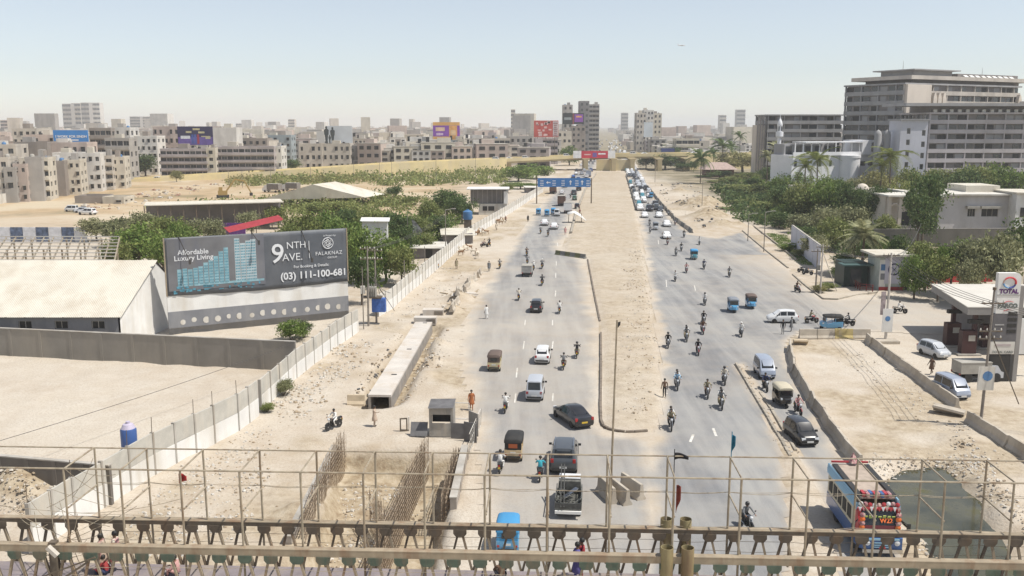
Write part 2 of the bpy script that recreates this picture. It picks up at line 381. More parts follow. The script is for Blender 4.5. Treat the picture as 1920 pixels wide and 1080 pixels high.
# kerbs: low stones along the median, its rounded nose, the traffic strips and the pavement
MCONC = M('grey_concrete', (.40, .375, .335), .9, .22, .9, bmp=.25, dirt=(.30, .26, .21), dscale=.35)
MKERB = M('dusty_kerb_stone', (.36, .32, .26), .9, .25, 2.0, bmp=.2)
MSTONE_D = M('dark_kerb_stone', (.20, .165, .13), .9, .25, 2.0, bmp=.2)
kerb_root = struct(thing('kerb', None, None))
KMESH = {}
def kerb_line(pts, w_=.22, h=.2, step=.9, mat=None, z=None, gap=.03):
    mat = mat or MKERB
    pts = [Vector((p[0], p[1], 0)) for p in pts]
    for a, b_ in zip(pts[:-1], pts[1:]):
        L = (b_ - a).length; k = max(1, round(L / step)); d = (b_ - a) / k
        for i in range(k):
            key = (round(d.length, 1), w_, h, mat.name)
            if key not in KMESH:
                m_ = MB(); l, c = d.length - gap, .02
                m_.loft([[(x, -w_ / 2, -.1), (x, w_ / 2, -.1), (x, w_ / 2, h - c), (x, w_ / 2 - c, h), (x, -w_ / 2 + c, h), (x, -w_ / 2, h - c)] for x in (-l / 2, l / 2)])
                KMESH[key] = m_.mesh('kerb_stone', mat)
            c = a + d * (i + .5)
            o = link('kerb_stone', KMESH[key], kerb_root, (c.x, c.y, random.uniform(-.03, .02)), math.atan2(d.y, d.x) + random.uniform(-.012, .012))
nose = [(1126.5, 625), (1127, 690), (1126, 760), (1127, 790), (1131, 800), (1140, 805), (1155, 809), (1172, 811), (1190, 811), (1214, 809)]
kerb_line(PX(nose), mat=MSTONE_D)
kerb_line(PX([(1102, 487), (1115, 555), (1125, 603)]), step=2.0, h=.16, mat=MSTONE_D)
kerb_line(PX([(1380, 683), (1406, 728), (1436, 778), (1482, 858)]), step=1.0, h=.22)
kerb_line(PX([(1425, 738), (1448, 772), (1492, 848)]), step=1.6, h=.2)
kerb_line(PX([(1392, 433), (1436, 470), (1478, 503)]), step=2.4, h=.22)
kerb_line(PX([(1486, 515), (1515, 540), (1544, 561), (1570, 562), (1610, 553), (1645, 549)]), step=1.6, h=.18)
kerb_line(PX([(1412, 424), (1452, 455), (1493, 488)]), step=2.4, h=.3)
kerb_line(PX([(1118, 326), (1098, 356), (1081, 398), (1071, 438)]), step=8, h=.5, w_=.5)
# ================================================================== FOOTBRIDGE in the foreground
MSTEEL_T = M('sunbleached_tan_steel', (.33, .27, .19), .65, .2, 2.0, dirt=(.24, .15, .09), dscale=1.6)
MSTEEL_D = M('rusty_and_backlit_steel', (.13, .105, .078), .7, .3, 2.0, dirt=(.17, .115, .07), dscale=1.5)  # dark rusty steel, also used to paint the backlit far gussets
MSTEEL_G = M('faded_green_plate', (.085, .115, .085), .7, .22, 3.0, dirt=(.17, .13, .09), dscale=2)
MPIPE = M('rusty_pipe', (.33, .28, .205), .65, .25, 2.5, dirt=(.19, .125, .075), dscale=2.2)
MOLIVE = M('olive_column_paint', (.30, .25, .13), .6, .2, 1.2, dirt=(.16, .10, .06), dscale=.9)
MDECK = M('worn_deck_concrete', (.23, .20, .21), .9, .2, 1.0, bmp=.1, dirt=(.33, .28, .22), dscale=.6)
MWIRE = P('black_cable', (.05, .045, .04), .6)
MHOLE = P('dark_hollow', (.015, .012, .01), .9)

ZCH = 7.6; ZRAIL = 10.6; ZDK = 5.75
n0_, n1_ = at(-220, 1013, ZCH), at(2140, 1057, ZCH)           # near chord
f0_, f1_ = at(-220, 963.5, ZCH), at(2140, 1001, ZCH)          # far chord
bd = (n1_ - n0_).normalized(); bn = Vector((-bd.y, bd.x, 0))  # along the bridge, and away from us
BL = (n1_ - n0_).length; BW = (f0_ - n0_).dot(bn)
bridge = thing('footbridge', 'long steel truss footbridge with tall pipe cage crossing the road in front', 'footbridge', (n0_.x, n0_.y, 0), math.atan2(bd.y, bd.x))
def part(mb, name, mat, parent=bridge, smooth=None): return mb.build(name, mat, parent, smooth)
# local frame: x along, y away, z up.  deck
mb = MB(); mb.box((BL / 2, BW * .53, ZDK - .09), (BL, BW - .75, .18)); dk = part(mb, 'deck', MDECK)
for yy in (.15, BW - .15):
    mb = MB(); mb.box((BL / 2, yy, ZDK - .32), (BL, .2, .3)); part(mb, 'bottom_chord', MSTEEL_D)
def chord(y, mat):
    mb = MB()
    mb.box((BL / 2, y, ZCH - .02), (BL, .30, .04)); mb.mi = 1 if mat is MSTEEL_D else 0; k = .25 if y == 0 else .15; mb.box((BL / 2, y - .13, ZCH - .04 - k / 2), (BL, .03, k)); mb.box((BL / 2, y + .13, ZCH - .04 - k / 2), (BL, .03, k))
    return part(mb, 'top_chord', [MSTEEL_T, MSTEEL_D])
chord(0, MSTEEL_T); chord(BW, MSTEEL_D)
# gusset plates and the diagonals that splay out of each of them
def gusset_mesh(mat):
    mb = MB(); p = [(-.27, 0), (.27, 0), (.27, -.17), (.16, -.31), (-.16, -.31), (-.27, -.17)]
    mb.loft([[(a, y, b) for a, b in p] for y in (-.012, .012)]); return mb.mesh('gusset_plate', mat)
def diag_mesh(mat, sgn):
    mb = MB(); top = Vector((.11 * sgn, 0, -.2)); bot = Vector((.50 * sgn, 0, -1.78))
    mb.beam(top, bot, .075, .10, up=(0, 1, 0)); mb.beam(top + Vector((0, -.06, 0)), bot + Vector((0, -.06, 0)), .09, .012, up=(0, 1, 0)); return mb.mesh('diagonal', mat)
GN, GF = gusset_mesh(MSTEEL_G), gusset_mesh(MSTEEL_D)  # far gussets coloured dark, their backlighting is put into the colour
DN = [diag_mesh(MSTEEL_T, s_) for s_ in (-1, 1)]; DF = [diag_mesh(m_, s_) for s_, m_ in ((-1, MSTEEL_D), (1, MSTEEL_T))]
k = int(BL)
for i in range(k + 1):
    x = .3 + i * 1.0
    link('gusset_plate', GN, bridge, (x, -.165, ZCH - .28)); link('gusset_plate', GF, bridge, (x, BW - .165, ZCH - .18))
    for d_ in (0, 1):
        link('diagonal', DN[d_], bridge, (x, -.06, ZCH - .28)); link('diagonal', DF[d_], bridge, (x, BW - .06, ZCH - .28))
# the pipe cage
mb = MB(); mb.tube((0, .12, ZRAIL), (BL, .12, ZRAIL), .035); part(mb, 'top_rail', MPIPE)
mb = MB(); mb.tube((0, BW + .02, ZRAIL), (BL, BW + .02, ZRAIL), .03); part(mb, 'top_rail', MPIPE)
mb = MB(); mb.tube((0, 0, 0), (0, 0, ZRAIL - ZCH + 1.6), .045, 6); POLE = mb.mesh('pole', MPIPE)
mb = MB(); mb.tube((0, 0, 0), (0, BW - .1, 0), .034, 6); CROSS = mb.mesh('cross_pipe', MPIPE)
near_u = [118, 225, 338, 450, 563, 680, 795, 909, 1026, 1144, 1263, 1388, 1513, 1640, 1768, 1896]
xs_ = [-2.3, -.1] 
for u in near_u:
    p = at(u, 878 + (u - 0) * .0115, ZRAIL); xs_.append((p - n0_).dot(bd))
xs_ += [xs_[-1] + 2.45]
for i, x in enumerate(xs_):
    if x < 0: continue
    dx = random.uniform(-.04, .04)
    o = link('pole', POLE, bridge, (x, .12, ZCH - 1.6)); o.rotation_euler = (random.uniform(-.006, .006), random.uniform(-.006, .006), 0)
    o = link('pole', POLE, bridge, (x + .03, BW + .02, ZCH - 1.6)); o.rotation_euler = (random.uniform(-.006, .006), random.uniform(-.008, .008), 0)
    link('cross_pipe', CROSS, bridge, (x + .02, .12, ZRAIL)); 
    o = link('cross_pipe', CROSS, bridge, (x + .05, .12, ZRAIL - 1.55 + dx)); o.rotation_euler = (random.uniform(-.02, .02), 0, 0)
# cables strung along the cage
def sag(a, b, s, n=8):
    a = Vector(a); b = Vector(b); return [a.lerp(b, i / n) - Vector((0, 0, s * 4 * (i / n) * (1 - i / n))) for i in range(n + 1)]
for (y, z, r) in ((BW + .05, ZRAIL - 1.5, .012), (BW + .05, ZRAIL - 1.46, .01), (BW + .06, ZCH - .55, .009), (BW + .06, ZCH - .95, .009), (-.25, ZCH - .75, .009), (-.25, ZCH - 1.15, .009), (BW - .05, ZCH + .12, .01)):
    mb = MB(); pts = []
    for a, b in zip(xs_[2:-1], xs_[3:]): pts += sag((a, y, z + random.uniform(-.03, .03)), (b, y, z + random.uniform(-.03, .03)), random.uniform(.02, .08), 4)[:-1]
    mb.path(pts, r, 4); part(mb, 'cable', MPIPE)
# round columns in pairs
for (u, v, z, r, y) in ((1247, 964, ZCH + .32, .235, BW + .15), (1283, 964, ZCH + .32, .235, BW + .15), (1253, 1033, ZCH + .36, .24, -.1), (1292, 1033, ZCH + .36, .24, -.1)):
    p = at(u, v, z); x = (p - n0_).dot(bd)
    mb = MB(); mb.lathe([(r, .0), (r, z), (r - .02, z), (r - .02, z - .9), (0.001, z - .9)], (x, y, 0), 18)
    part(mb, 'column', MOLIVE, smooth=40)
for x_u in (-150, 2070):
    x = (at(x_u, 1030, ZCH) - n0_).dot(bd)
    for y in (-.1, BW + .15):
        mb = MB(); mb.lathe([(.24, 0), (.24, ZCH + .3), (.001, ZCH + .3)], (x, y, 0), 14); part(mb, 'column', MOLIVE, smooth=40)
bx = lambda u, v, z: (at(u, v, z) - n0_).dot(bd)
# left end: stair post, leaning brace, lamp head and loops of loose wire
x0 = bx(118, 1000, ZCH)
mb = MB(); mb.box((x0 + .1, .0, ZCH - .55), (.28, .28, 1.3)); mb.beam((x0 + .2, -.2, ZCH - .1), (x0 + .25, -.25, ZDK - 1.2), .2, .1); part(mb, 'stair_post', MSTEEL_D)
mb = MB(); mb.beam((x0 + 1.6, -.35, ZCH - .55), (x0 - 1.2, -.42, ZDK - .6), .07); mb.beam((x0 - 1.4, -.4, ZDK + .2), (x0 + 1.9, -.38, ZCH - .35), .05); part(mb, 'brace', MSTEEL_D)
lm = MB(); lm.box((x0 + .28, -.42, ZCH - .12), (.5, .2, .14), ry=.8); part(lm, 'floodlight', M('pale_lamp_case', (.5, .46, .4), .5))
mb = MB()
for i in range(16):
    a = Vector((x0 + random.uniform(-2.2, .6), random.uniform(-.5, BW), ZCH + random.uniform(-1.1, 1.8))); b = Vector((x0 + random.uniform(-.5, 3.0), random.uniform(-.5, BW), ZCH + random.uniform(-.9, 1.2)))
    mb.path(sag(a, b, random.uniform(.05, .5), 7), .012, 4)
part(mb, 'loose_wire', MPIPE)
mb = MB()
for i in range(9):
    a = Vector((random.uniform(-.3, 1.2), -.3, ZDK + random.uniform(-.5, 2.6))); mb.path([a + Vector((math.cos(t) * .5, math.sin(t) * .2, math.sin(t * 1.3) * .5)) for t in np.linspace(0, 5.5, 12)], .02, 4)
part(mb, 'wire_tangle', MSTEEL_D)
for (ua, va, ub, vb) in ((0, 905, 170, 960), (0, 925, 110, 880), (30, 880, 240, 975), (100, 895, 215, 880), (160, 905, 330, 925), (0, 990, 150, 920), (100, 940, 260, 895), (60, 960, 205, 900)):
    a, b = at(ua, va, ZRAIL - 1.2), at(ub, vb, ZRAIL - 1.2)
    A = ((a - n0_).dot(bd), BW * random.random(), ZRAIL - 1.2 + random.uniform(-1.2, .9)); B = ((b - n0_).dot(bd), BW * random.random(), ZRAIL - 1.2 + random.uniform(-1.2, .9))
    mb = MB(); mb.path(sag(A, B, .15, 6), .011, 4); part(mb, 'strand', MPIPE)
# things tied to the cage
def rag(name, label, u, v, z, col, w_=.5, h=.35, pole=None, dark=False):
    x = bx(u, v, z); p = Vector((n0_.x, n0_.y, 0)) + bd * x + bn * (.16 if v > 860 else BW + .0); p.z = z
    mb = MB(); rings = []
    for i in range(7):
        t = i / 6; hh = h * (1 - .55 * t)
        rings.append([p + bd * (w_ * t) + bn * (.05 * math.sin(5 * t)) + Vector((0, 0, -k_ * hh - .25 * w_ * t * t)) for k_ in (0, .33, .66, 1)])
    mb.loft(rings, cap=False, closed=False)
    if pole: mb.tube(p + Vector((0, 0, -pole)), p + Vector((0, 0, .15)), .018, 5)
    m_ = mb.build(name, M('cloth_' + name + label[:9], col, .9, .25, 6), smooth=60); m_.data.materials[0].use_backface_culling = False
    sol = m_.modifiers.new('thick', 'SOLIDIFY'); sol.thickness = .01
    tag(m_, label, 'flag'); return m_
rag('flag', 'small black flag on a thin stick tied to the footbridge cage', 1268, 857, 10.75, (.02, .02, .022), .55, .3, .9)
rag('cloth_scrap', 'red rag tied to a pipe of the footbridge cage', 337, 886, 10.45, (.35, .03, .03), .32, .4)
rag('flag', 'faded blue folded flag standing above the footbridge cage', 1372, 815, 11.5, (.03, .16, .24), .14, .8, .9)
rag('cloth_scrap', 'dark red cloth strip hanging on a footbridge pole near the columns', 1263, 893, 10.3, (.20, .05, .035), .16, 1.1)
# ================================================================== LEFT SIDE: walls, warehouse, billboard
MWHITE = M('white_plaster', (.72, .71, .68), .9, .1, .5, dirt=(.58, .54, .47), dscale=.35)
MOFFW = M('offwhite_wall', (.60, .575, .52), .9, .14, .7, dirt=(.45, .40, .33), dscale=.4)
MPANEL = M('precast_panel_grey', (.47, .45, .40), .9, .15, .9, bmp=.1, dirt=(.55, .50, .42), dscale=.6)
MCEM = M('cement_render', (.255, .235, .205), .92, .16, .4, bmp=.12, dirt=(.31, .28, .235), dscale=.25)
MCEMD = M('dark_cement_render', (.15, .135, .118), .92, .18, .5, bmp=.12, dirt=(.20, .175, .15), dscale=.3)
MGREY = M('grey_paint_and_shade', (.21, .215, .23), .9, .12, .6, dirt=(.28, .28, .28), dscale=.4)
MDARK = P('dark_opening', (.02, .019, .018), .7)
MGLASS = P('dark_window_glass', (.035, .042, .05), .12, spec=.6)
MSHADE = M('concrete_sunshade', (.36, .34, .30), .9)
MTIN = M('cream_roof_sheet', (.62, .58, .49), .7, .1, .35, dirt=(.50, .44, .35), dscale=.3)
nt = MTIN.node_tree; wv = N(nt, 'ShaderNodeTexWave', i_Scale=1.6); nt.links.new(worldpos(nt), wv.inputs['Vector']); bump(nt, nt.nodes['Principled BSDF'], wv.outputs[1], .5, .06)

def wall_run(name, label, pts, h, up_mat, low_mat, step=2.5, cat='wall', post_mat=None, low=.5, th=.12, skip=(), vary=.05, post=.16, spikes=0):
    """wall of slabs between posts; each slab and post is a part"""
    pts = [Vector((p[0], p[1], 0)) for p in pts]
    root = thing(name, label, cat, pts[0]); o = pts[0]; post_mat = post_mat or MCONC; dist = 0; mm = {}
    for a, b in zip(pts[:-1], pts[1:]):
        L = (b - a).length; k = max(1, round(L / step)); d = (b - a) / k; rz = math.atan2(d.y, d.x)
        for i in range(k):
            c = a + d * (i + .5) - o; hh = h + random.uniform(-vary, vary); s_ = round(d.length, 2)
            if not any(l <= dist <= r for l, r in skip):
                if low > 0:
                    key = ('l', s_)
                    if key not in mm: q = MB(); q.box((0, 0, h * low / 2 - .2), (s_ - post, th + .05, h * low + .4)); mm[key] = q.mesh('lower_slab', low_mat)
                    link('lower_slab', mm[key], root, c, rz)
                key = ('u', s_)
                if key not in mm: q = MB(); q.box((0, 0, h * (low + (1 - low) / 2)), (s_ - post, th, h * (1 - low))); mm[key] = q.mesh('upper_slab', up_mat)
                link('upper_slab', mm[key], root, (c.x, c.y, hh - h), rz)
            key = 'p'
            if key not in mm: q = MB(); q.box((0, 0, h / 2 - .1), (post, th + .12, h + .35)); mm[key] = q.mesh('post', post_mat)
            e = a + d * i - o; link('post', mm[key], root, e, rz)
            if spikes and (i % spikes == 0):
                if 's' not in mm: q = MB(); q.tube((0, 0, 0), (.1, .05, 1.1), .025, 5); mm['s'] = q.mesh('iron_stake', MSTEEL_D)
                link('iron_stake', mm['s'], root, (e.x, e.y, h), rz)
            dist += d.length
    return root
WL = PX([(60, 1040), (140, 985), (290, 890), (402, 832), (447, 808), (485, 778)])
wall_run('boundary_wall', 'whitewashed precast slab wall in the lower left, ending at the grey inner wall', WL, 2.95, MPANEL, MWHITE, spikes=2)
WM = PX([(489, 772), (555, 708), (632, 648), (672, 622)])
wall_run('boundary_wall', 'grey topped precast slab wall leading up to the billboard and transformer poles', WM, 2.7, MPANEL, MWHITE)
WU = PX([(709, 594), (736, 578), (759, 556), (797, 524), (836, 490), (880, 449)])
wall_run('boundary_wall', 'whitewashed slab wall behind the heap of sand, beyond the transformer poles', WU, 2.7, MOFFW, MWHITE)
WF = PX([(884, 446), (917, 425), (950, 404), (975, 388), (1000, 371), (1018, 360)])
wall_run('boundary_wall', 'far stretch of pale boundary wall running on behind the goats', WF, 2.6, MOFFW, MWHITE, step=4)

def solid_wall(name, label, a, b, h0, h1, mat, th=.25, piers=0, cap=True, cat='wall', coping=None):
    a = Vector(a); b = Vector(b); d = b - a; L = d.length; rz = math.atan2(d.y, d.x)
    root = thing(name, label, cat, (a.x, a.y, 0), rz)
    n = max(1, piers)
    for i in range(n):
        x0, x1 = L * i / n, L * (i + 1) / n; za, zb = h0 + (h1 - h0) * i / n, h0 + (h1 - h0) * (i + 1) / n
        q = MB(); q.loft([[(x, -th / 2, -.4), (x, th / 2, -.4), (x, th / 2, z), (x, -th / 2, z)] for x, z in ((x0 + .01, za), (x1 - .01, zb))]); q.build('wall_panel', mat, root)
        if piers > 1:
            q = MB(); q.box((x0, 0, za / 2 - .2), (.3, th + .08, za + .36)); q.build('pier', mat, root)
    if cap: q = MB(); q.loft([[(x, -th / 2 - .04, z + .002), (x, th / 2 + .04, z + .002), (x, th / 2 + .04, z + .08), (x, -th / 2 - .04, z + .08)] for x, z in ((0, h0), (L, h1))]); q.build('coping', coping or MCONC, root)
    return root
a, b = at(-140, 658), at(556, 695)
solid_wall('boundary_wall', 'long grey cement wall closing the back of the empty yard', a, b, pt(-140, 609, a.y).z, pt(556, 641, b.y).z, MCEM, piers=12)
a, b = at(-140, 915), at(212, 945)
solid_wall('boundary_wall', 'dark grey cement wall at the lower left edge of the yard', a, b, pt(-140, 842, a.y).z, pt(226, 873, b.y).z, MCEMD, piers=7)
# ---------------------------------------------------------------- facade with real openings
def facade(q, o, u, z0, W, Hh, ops, depth=.22):
    """wall face from o along unit u; ops = [(x0, x1, z0, z1)] left open with reveals; outward is to the right of u"""
    o = Vector(o); u = Vector(u); n = Vector((u.y, -u.x, 0)); pos = lambda x, z, k=0: o + u * x - n * k + Vector((0, 0, z0 + z))
    xs = sorted({0, W, *[v for p in ops for v in p[:2]]}); zs = sorted({0, Hh, *[v for p in ops for v in p[2:]]})
    for i in range(len(xs) - 1):
        for j in range(len(zs) - 1):
            cx, cz = (xs[i] + xs[i + 1]) / 2, (zs[j] + zs[j + 1]) / 2
            if any(p[0] < cx < p[1] and p[2] < cz < p[3] for p in ops): continue
            q.quad(pos(xs[i], zs[j]), pos(xs[i + 1], zs[j]), pos(xs[i + 1], zs[j + 1]), pos(xs[i], zs[j + 1]))
    for (a, b, c, d) in ops:
        q.quad(pos(a, c), pos(b, c), pos(b, c, depth), pos(a, c, depth)); q.quad(pos(a, d, depth), pos(b, d, depth), pos(b, d), pos(a, d))
        q.quad(pos(a, c), pos(a, c, depth), pos(a, d, depth), pos(a, d)); q.quad(pos(b, c, depth), pos(b, c), pos(b, d), pos(b, d, depth))
PANE = {}
def pane(parent, o, u, z0, op, depth=.2, mat=None, frame=None, bars=1, name='window'):
    """one window: a sheet of glass with its frame bars, set back in its opening"""
    a, b, c, d = op; W, Hh = round(b - a, 2), round(d - c, 2); key = (W, Hh, (mat or MGLASS).name, frame.name if frame else '', bars)
    if key not in PANE:
        q = MB(); q.box((0, 0, Hh / 2), (W - .002, .03, Hh - .002))
        if frame:
            q.mi = 1
            for x in np.linspace(-W / 2 + .04, W / 2 - .04, bars + 1): q.box((x, -.03, Hh / 2), (.07, .05, Hh - .01))
            for z in (.04, Hh - .04): q.box((0, -.034, z), (W - .01, .05, .07))
        PANE[key] = q.mesh(name, [mat or MGLASS, frame or MSHADE])
    u = Vector(u); n = Vector((u.y, -u.x, 0)); p = Vector(o) + u * ((a + b) / 2) - n * depth
    return link(name, PANE[key], parent, (p.x, p.y, z0 + c), math.atan2(u.y, u.x))
# ---------------------------------------------------------------- warehouse
fy, xr = 97.0, -41.6; wl_ = 44; dep = 11.5; ez, rz_, bz = 3.7, 8.3, 5.9
wh = thing('warehouse', 'low warehouse with wide cream sheet roof and white gable end', 'warehouse', (xr, fy, 0))
q = MB(); ops = []
for u in (46, 114, 183, -30, -100):
    x = pt(u, 598, fy).x - xr + wl_; ops.append((x - .7, x + .7, 2.35, 3.25))
facade(q, (-wl_, 0, 0), (1, 0, 0), -.2, wl_, ez + .1, ops); q.build('front_wall', MGREY, wh)  # grey here paints in the shade on the front, beside the white gable
for op in ops: pane(wh, (-wl_, 0, 0), (1, 0, 0), -.2, op, .18, MDARK, MSHADE, 2)
sk = 1.2
G0 = [(0, 0, -.3), (sk, dep, -.3), (sk, dep, bz), (sk * .72, dep * .72, rz_), (0, 0, ez)]
q = MB(); q.loft([[Vector(p) for p in G0], [Vector(p) + Vector((-.2, 0, 0)) for p in G0]]); q.build('gable_wall', MWHITE, wh)
q = MB(); q.box((-wl_ / 2, dep, bz / 2), (wl_, .2, bz)); q.build('back_wall', MGREY, wh)
def sheet_roof(a, b, c, d, n, mat, name='roof_sheet', th=.05):
    """sloped roof laid in sheets from eave a-b to ridge d-c"""
    a, b, c, d = map(Vector, (a, b, c, d))
    for i in range(n):
        t0, t1 = i / n, (i + 1) / n + .004
        p = [a.lerp(b, t0), a.lerp(b, t1), d.lerp(c, t1), d.lerp(c, t0)]; q = MB(); up = Vector((0, 0, th + (.012 if i % 2 else 0)))
        q.loft([[x for x in p], [x + up for x in p]]); q.build(name, mat, wh)
sheet_roof((-wl_, -.5, ez - .2), (.12, -.5, ez - .2), (sk * .72 + .15, dep * .72, rz_ + .02), (-wl_, dep * .72, rz_ + .02), 22, MTIN)
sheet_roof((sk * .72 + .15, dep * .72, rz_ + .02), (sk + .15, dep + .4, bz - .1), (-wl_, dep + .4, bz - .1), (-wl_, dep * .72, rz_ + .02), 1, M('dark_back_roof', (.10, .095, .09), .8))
# ---------------------------------------------------------------- billboard and the painted wall under it
def text(s, size, mat, parent, loc, rz=0, align='LEFT', ext=.008, space=1.0, bold=0.0, sx=1.0, name='lettering', face='front'):
    c = bpy.data.curves.new('t', 'FONT'); c.body = s; c.size = size; c.extrude = ext; c.align_x = align; c.space_character = space; c.offset = bold; c.resolution_u = 3
    o = bpy.data.objects.new('t', c); COL.objects.link(o); bpy.context.view_layer.update()
    me = bpy.data.meshes.new_from_object(o.evaluated_get(bpy.context.evaluated_depsgraph_get())); bpy.data.objects.remove(o); bpy.data.curves.remove(c)
    me.transform(Matrix.Rotation(rz, 4, 'Y') @ Matrix.Diagonal((sx, 1, 1, 1)) @ Matrix.Rotation(math.pi / 2, 4, 'X')); me.materials.clear(); me.materials.append(mat); me.name = name
    return link(name, me, parent, loc)
A = Vector((pt(318, 628, 103.5).x, 103.5, 0)); B = Vector((pt(655, 600, 114.0).x, 114.0, 0)); d = B - A; W = d.length; arz = math.atan2(d.y, d.x)
zt = pt(316, 447, 103.5).z; zb = pt(320, 556, 103.5).z; zw = pt(320, 586, 103.5).z
bwall = thing('painted_wall', 'grey and white painted wall with round patches under the big billboard', 'wall', A, arz)
q = MB(); q.box((W / 2, .25, zw / 2 - .2), (W, .3, zw + .4)); gw = q.build('grey_base', MGREY, bwall)
q = MB(); q.box((W / 2, .27, (zw + zb) / 2), (W, .3, zb - zw - .004)); q.build('white_band', MWHITE, bwall)
q = MB(); q.box((W / 2, .16, .25), (W, .12, 1.0)); q.build('plinth', MCEM, bwall)
for i in range(15):
    x = 1.5 + i * 1.32 + random.uniform(-.15, .15); r = random.uniform(.26, .4); q = MB()
    q.lathe([(r * random.uniform(.85, 1.1), 0), (r, .012), (.001, .014)], (0, 0, 0), 9, 'Y'); o = q.build('painted_patch', MOFFW, gw, loc=(x, .098, 1.45 + random.uniform(-.12, .12))); o.rotation_euler = (math.pi, 0, random.uniform(0, .1))
MVIN = M('charcoal_vinyl', (.10, .11, .125), .55, .22, .35, dirt=(.14, .145, .155), dscale=.22)
MVW = M('print_white', (.68, .69, .70), .6, .08, .8); MVC = M('print_cyan', (.24, .40, .45), .6, .3, 1.5); MVT = M('print_pale_teal', (.42, .50, .52), .6, .2, 1); MVC2 = M('print_teal_dark', (.09, .26, .34), .6, .4, 2.5); MVB = M('print_blue', (.10, .22, .42), .6, .3, .4)
bb = thing('billboard', 'huge charcoal advertising billboard with city towers and phone number', 'billboard', (A.x, A.y, 0), arz)
q = MB(); nx, nz = 40, 12; ph = zt - zb      # slightly wrinkled sheet
grid = [[(W * i / nx, .02 + .05 * math.sin(i * .9 + j) * (1 - j / nz) ** 2, zb + .05 + (ph - .05) * j / nz - (.25 * math.sin(i / nx * math.pi) * (1 - j / nz) if j < 2 else 0)) for i in range(nx + 1)] for j in range(nz + 1)]
q.loft(grid, cap=False, closed=False); o = q.build('vinyl_sheet', MVIN, bb, smooth=80); sl = o.modifiers.new('t', 'SOLIDIFY'); sl.thickness = .03; sl.offset = -1
q = MB(); q.box((W / 2, .18, (zt + zb) / 2), (W - .1, .12, ph - .2)); q.build('backing', MSTEEL_D, bb)
for x in (0.0, W): q = MB(); q.box((x, .1, (zt + zb) / 2), (.12, .25, ph)); q.build('frame_post', MSTEEL_T, bb)
for x in np.linspace(1, W - 1, 6): q = MB(); q.beam((x, .3, 0), (x, .3, zt), .2); q.beam((x, .35, zt - .8), (x, 2.8, 0), .12); q.build('support', MSTEEL_D, bb)
Y0 = -.062; fx = lambda t: W * t; fz = lambda t: zb + ph * t
# the printed picture: towers growing to the right
pic = q = MB(); q.box((fx(.267), Y0 + .03, fz(.53)), (W * .51, .012, ph * .9)); q.build('picture_sky', M('print_slate_grey', (.165, .165, .172), .6, .25, .3, dirt=(.12, .13, .17), dscale=.25), bb)
TW = [(.07 + .0272 * i, .15, t_) for i, t_ in enumerate((.45, .46, .44, .46, .48, .54, .58, .64, .72, .78))] + [(.375, .16, .93), (.405, .16, .84), (.435, .16, .88), (.462, .16, .9)]
for (x, a0, a1) in TW:
    q = MB(); w_ = .6 if x > .36 else .5; q.box((fx(x), Y0 + .018, fz((a0 + a1) / 2)), (w_, .01, ph * (a1 - a0))); tw = q.build('printed_tower', MVC if x < .36 else MVT, bb)
    q = MB(); k = int((a1 - a0) * ph / .33)
    for j in range(k):
        for s_ in (-.3, 0, .3): q.box((fx(x) + s_ * w_, Y0 + .010, fz(a0) + .22 + j * .33), (w_ * .2, .006, .17))
    o = q.build('printed_windows', MVC2, tw); o['kind'] = 'stuff'
q = MB(); q.box((fx(.33), Y0 + .012, fz(.165)), (W * .37, .01, .25)); q.build('printed_podium', MVC, bb)
q = MB()
for i in range(40): q.box((fx(random.uniform(.03, .5)), Y0 + .008, fz(random.uniform(.04, .15))), (random.uniform(.15, .5), .006, random.uniform(.06, .3)))
q.build('printed_street', MVC2, bb)['kind'] = 'stuff'
text('Affordable', .80, MVW, bb, (fx(.065), Y0, fz(.70)), bold=.012); text('Luxury Living', .80, MVW, bb, (fx(.045), Y0, fz(.60)), bold=.012)
text('A Project by:', .30, MVW, bb, (fx(.86), Y0, fz(.87)))
text('9', 3.3, MVW, bb, (fx(.548), Y0, fz(.46)), rz=.14, bold=.02); text('NTH', 1.15, MVW, bb, (fx(.645), Y0, fz(.69)), sx=1.0); text('AVE.', 1.25, MVW, bb, (fx(.62), Y0, fz(.47)), sx=1.0)
q = MB(); q.box((fx(.775), Y0, fz(.65)), (.07, .012, 2.1)); q.build('divider', MVW, bb)
text('FALAKNAZ', .62, MVW, bb, (fx(.81), Y0, fz(.53)), space=1.12); text('GROUP', .34, MVW, bb, (fx(.88), Y0, fz(.46)), space=1.1)
text('For Booking & Details:', .48, MVW, bb, (fx(.682), Y0, fz(.325)), bold=.004); text('(03) 111-100-681', 1.17, MVW, bb, (fx(.605), Y0, fz(.13)), bold=.03)
q = MB(); q.path([(fx(.885) + .66 * math.cos(t), Y0, fz(.745) + .66 * math.sin(t)) for t in np.linspace(0, 2 * math.pi, 25)], .05, 5)
for k_ in range(6):
    a_ = k_ * 1.05; q.path([(fx(.885) + (.12 + .4 * s_) * math.cos(a_ + 1.9 * s_), Y0, fz(.745) + (.12 + .4 * s_) * math.sin(a_ + 1.9 * s_)) for s_ in np.linspace(0, 1, 8)], .045, 4)
q.build('emblem', MVW, bb)
text('9 Karakoram Corner', .3, MVW, bb, (fx(.03), Y0, fz(.885))) if False else None
# lamp arms on top of the board
for (x, dx, dz) in ((.075, .9, -2.6), (.46, .5, -.9), (.735, .9, -3.4)):
    q = MB(); q.beam((fx(x), 0, zt + .1), (fx(x) + dx, -.9, zt + dz), .07); q.box((fx(x) + dx, -.95, zt + dz - .1), (.22, .22, .55)); q.build('lamp_arm', MWIRE, bb)
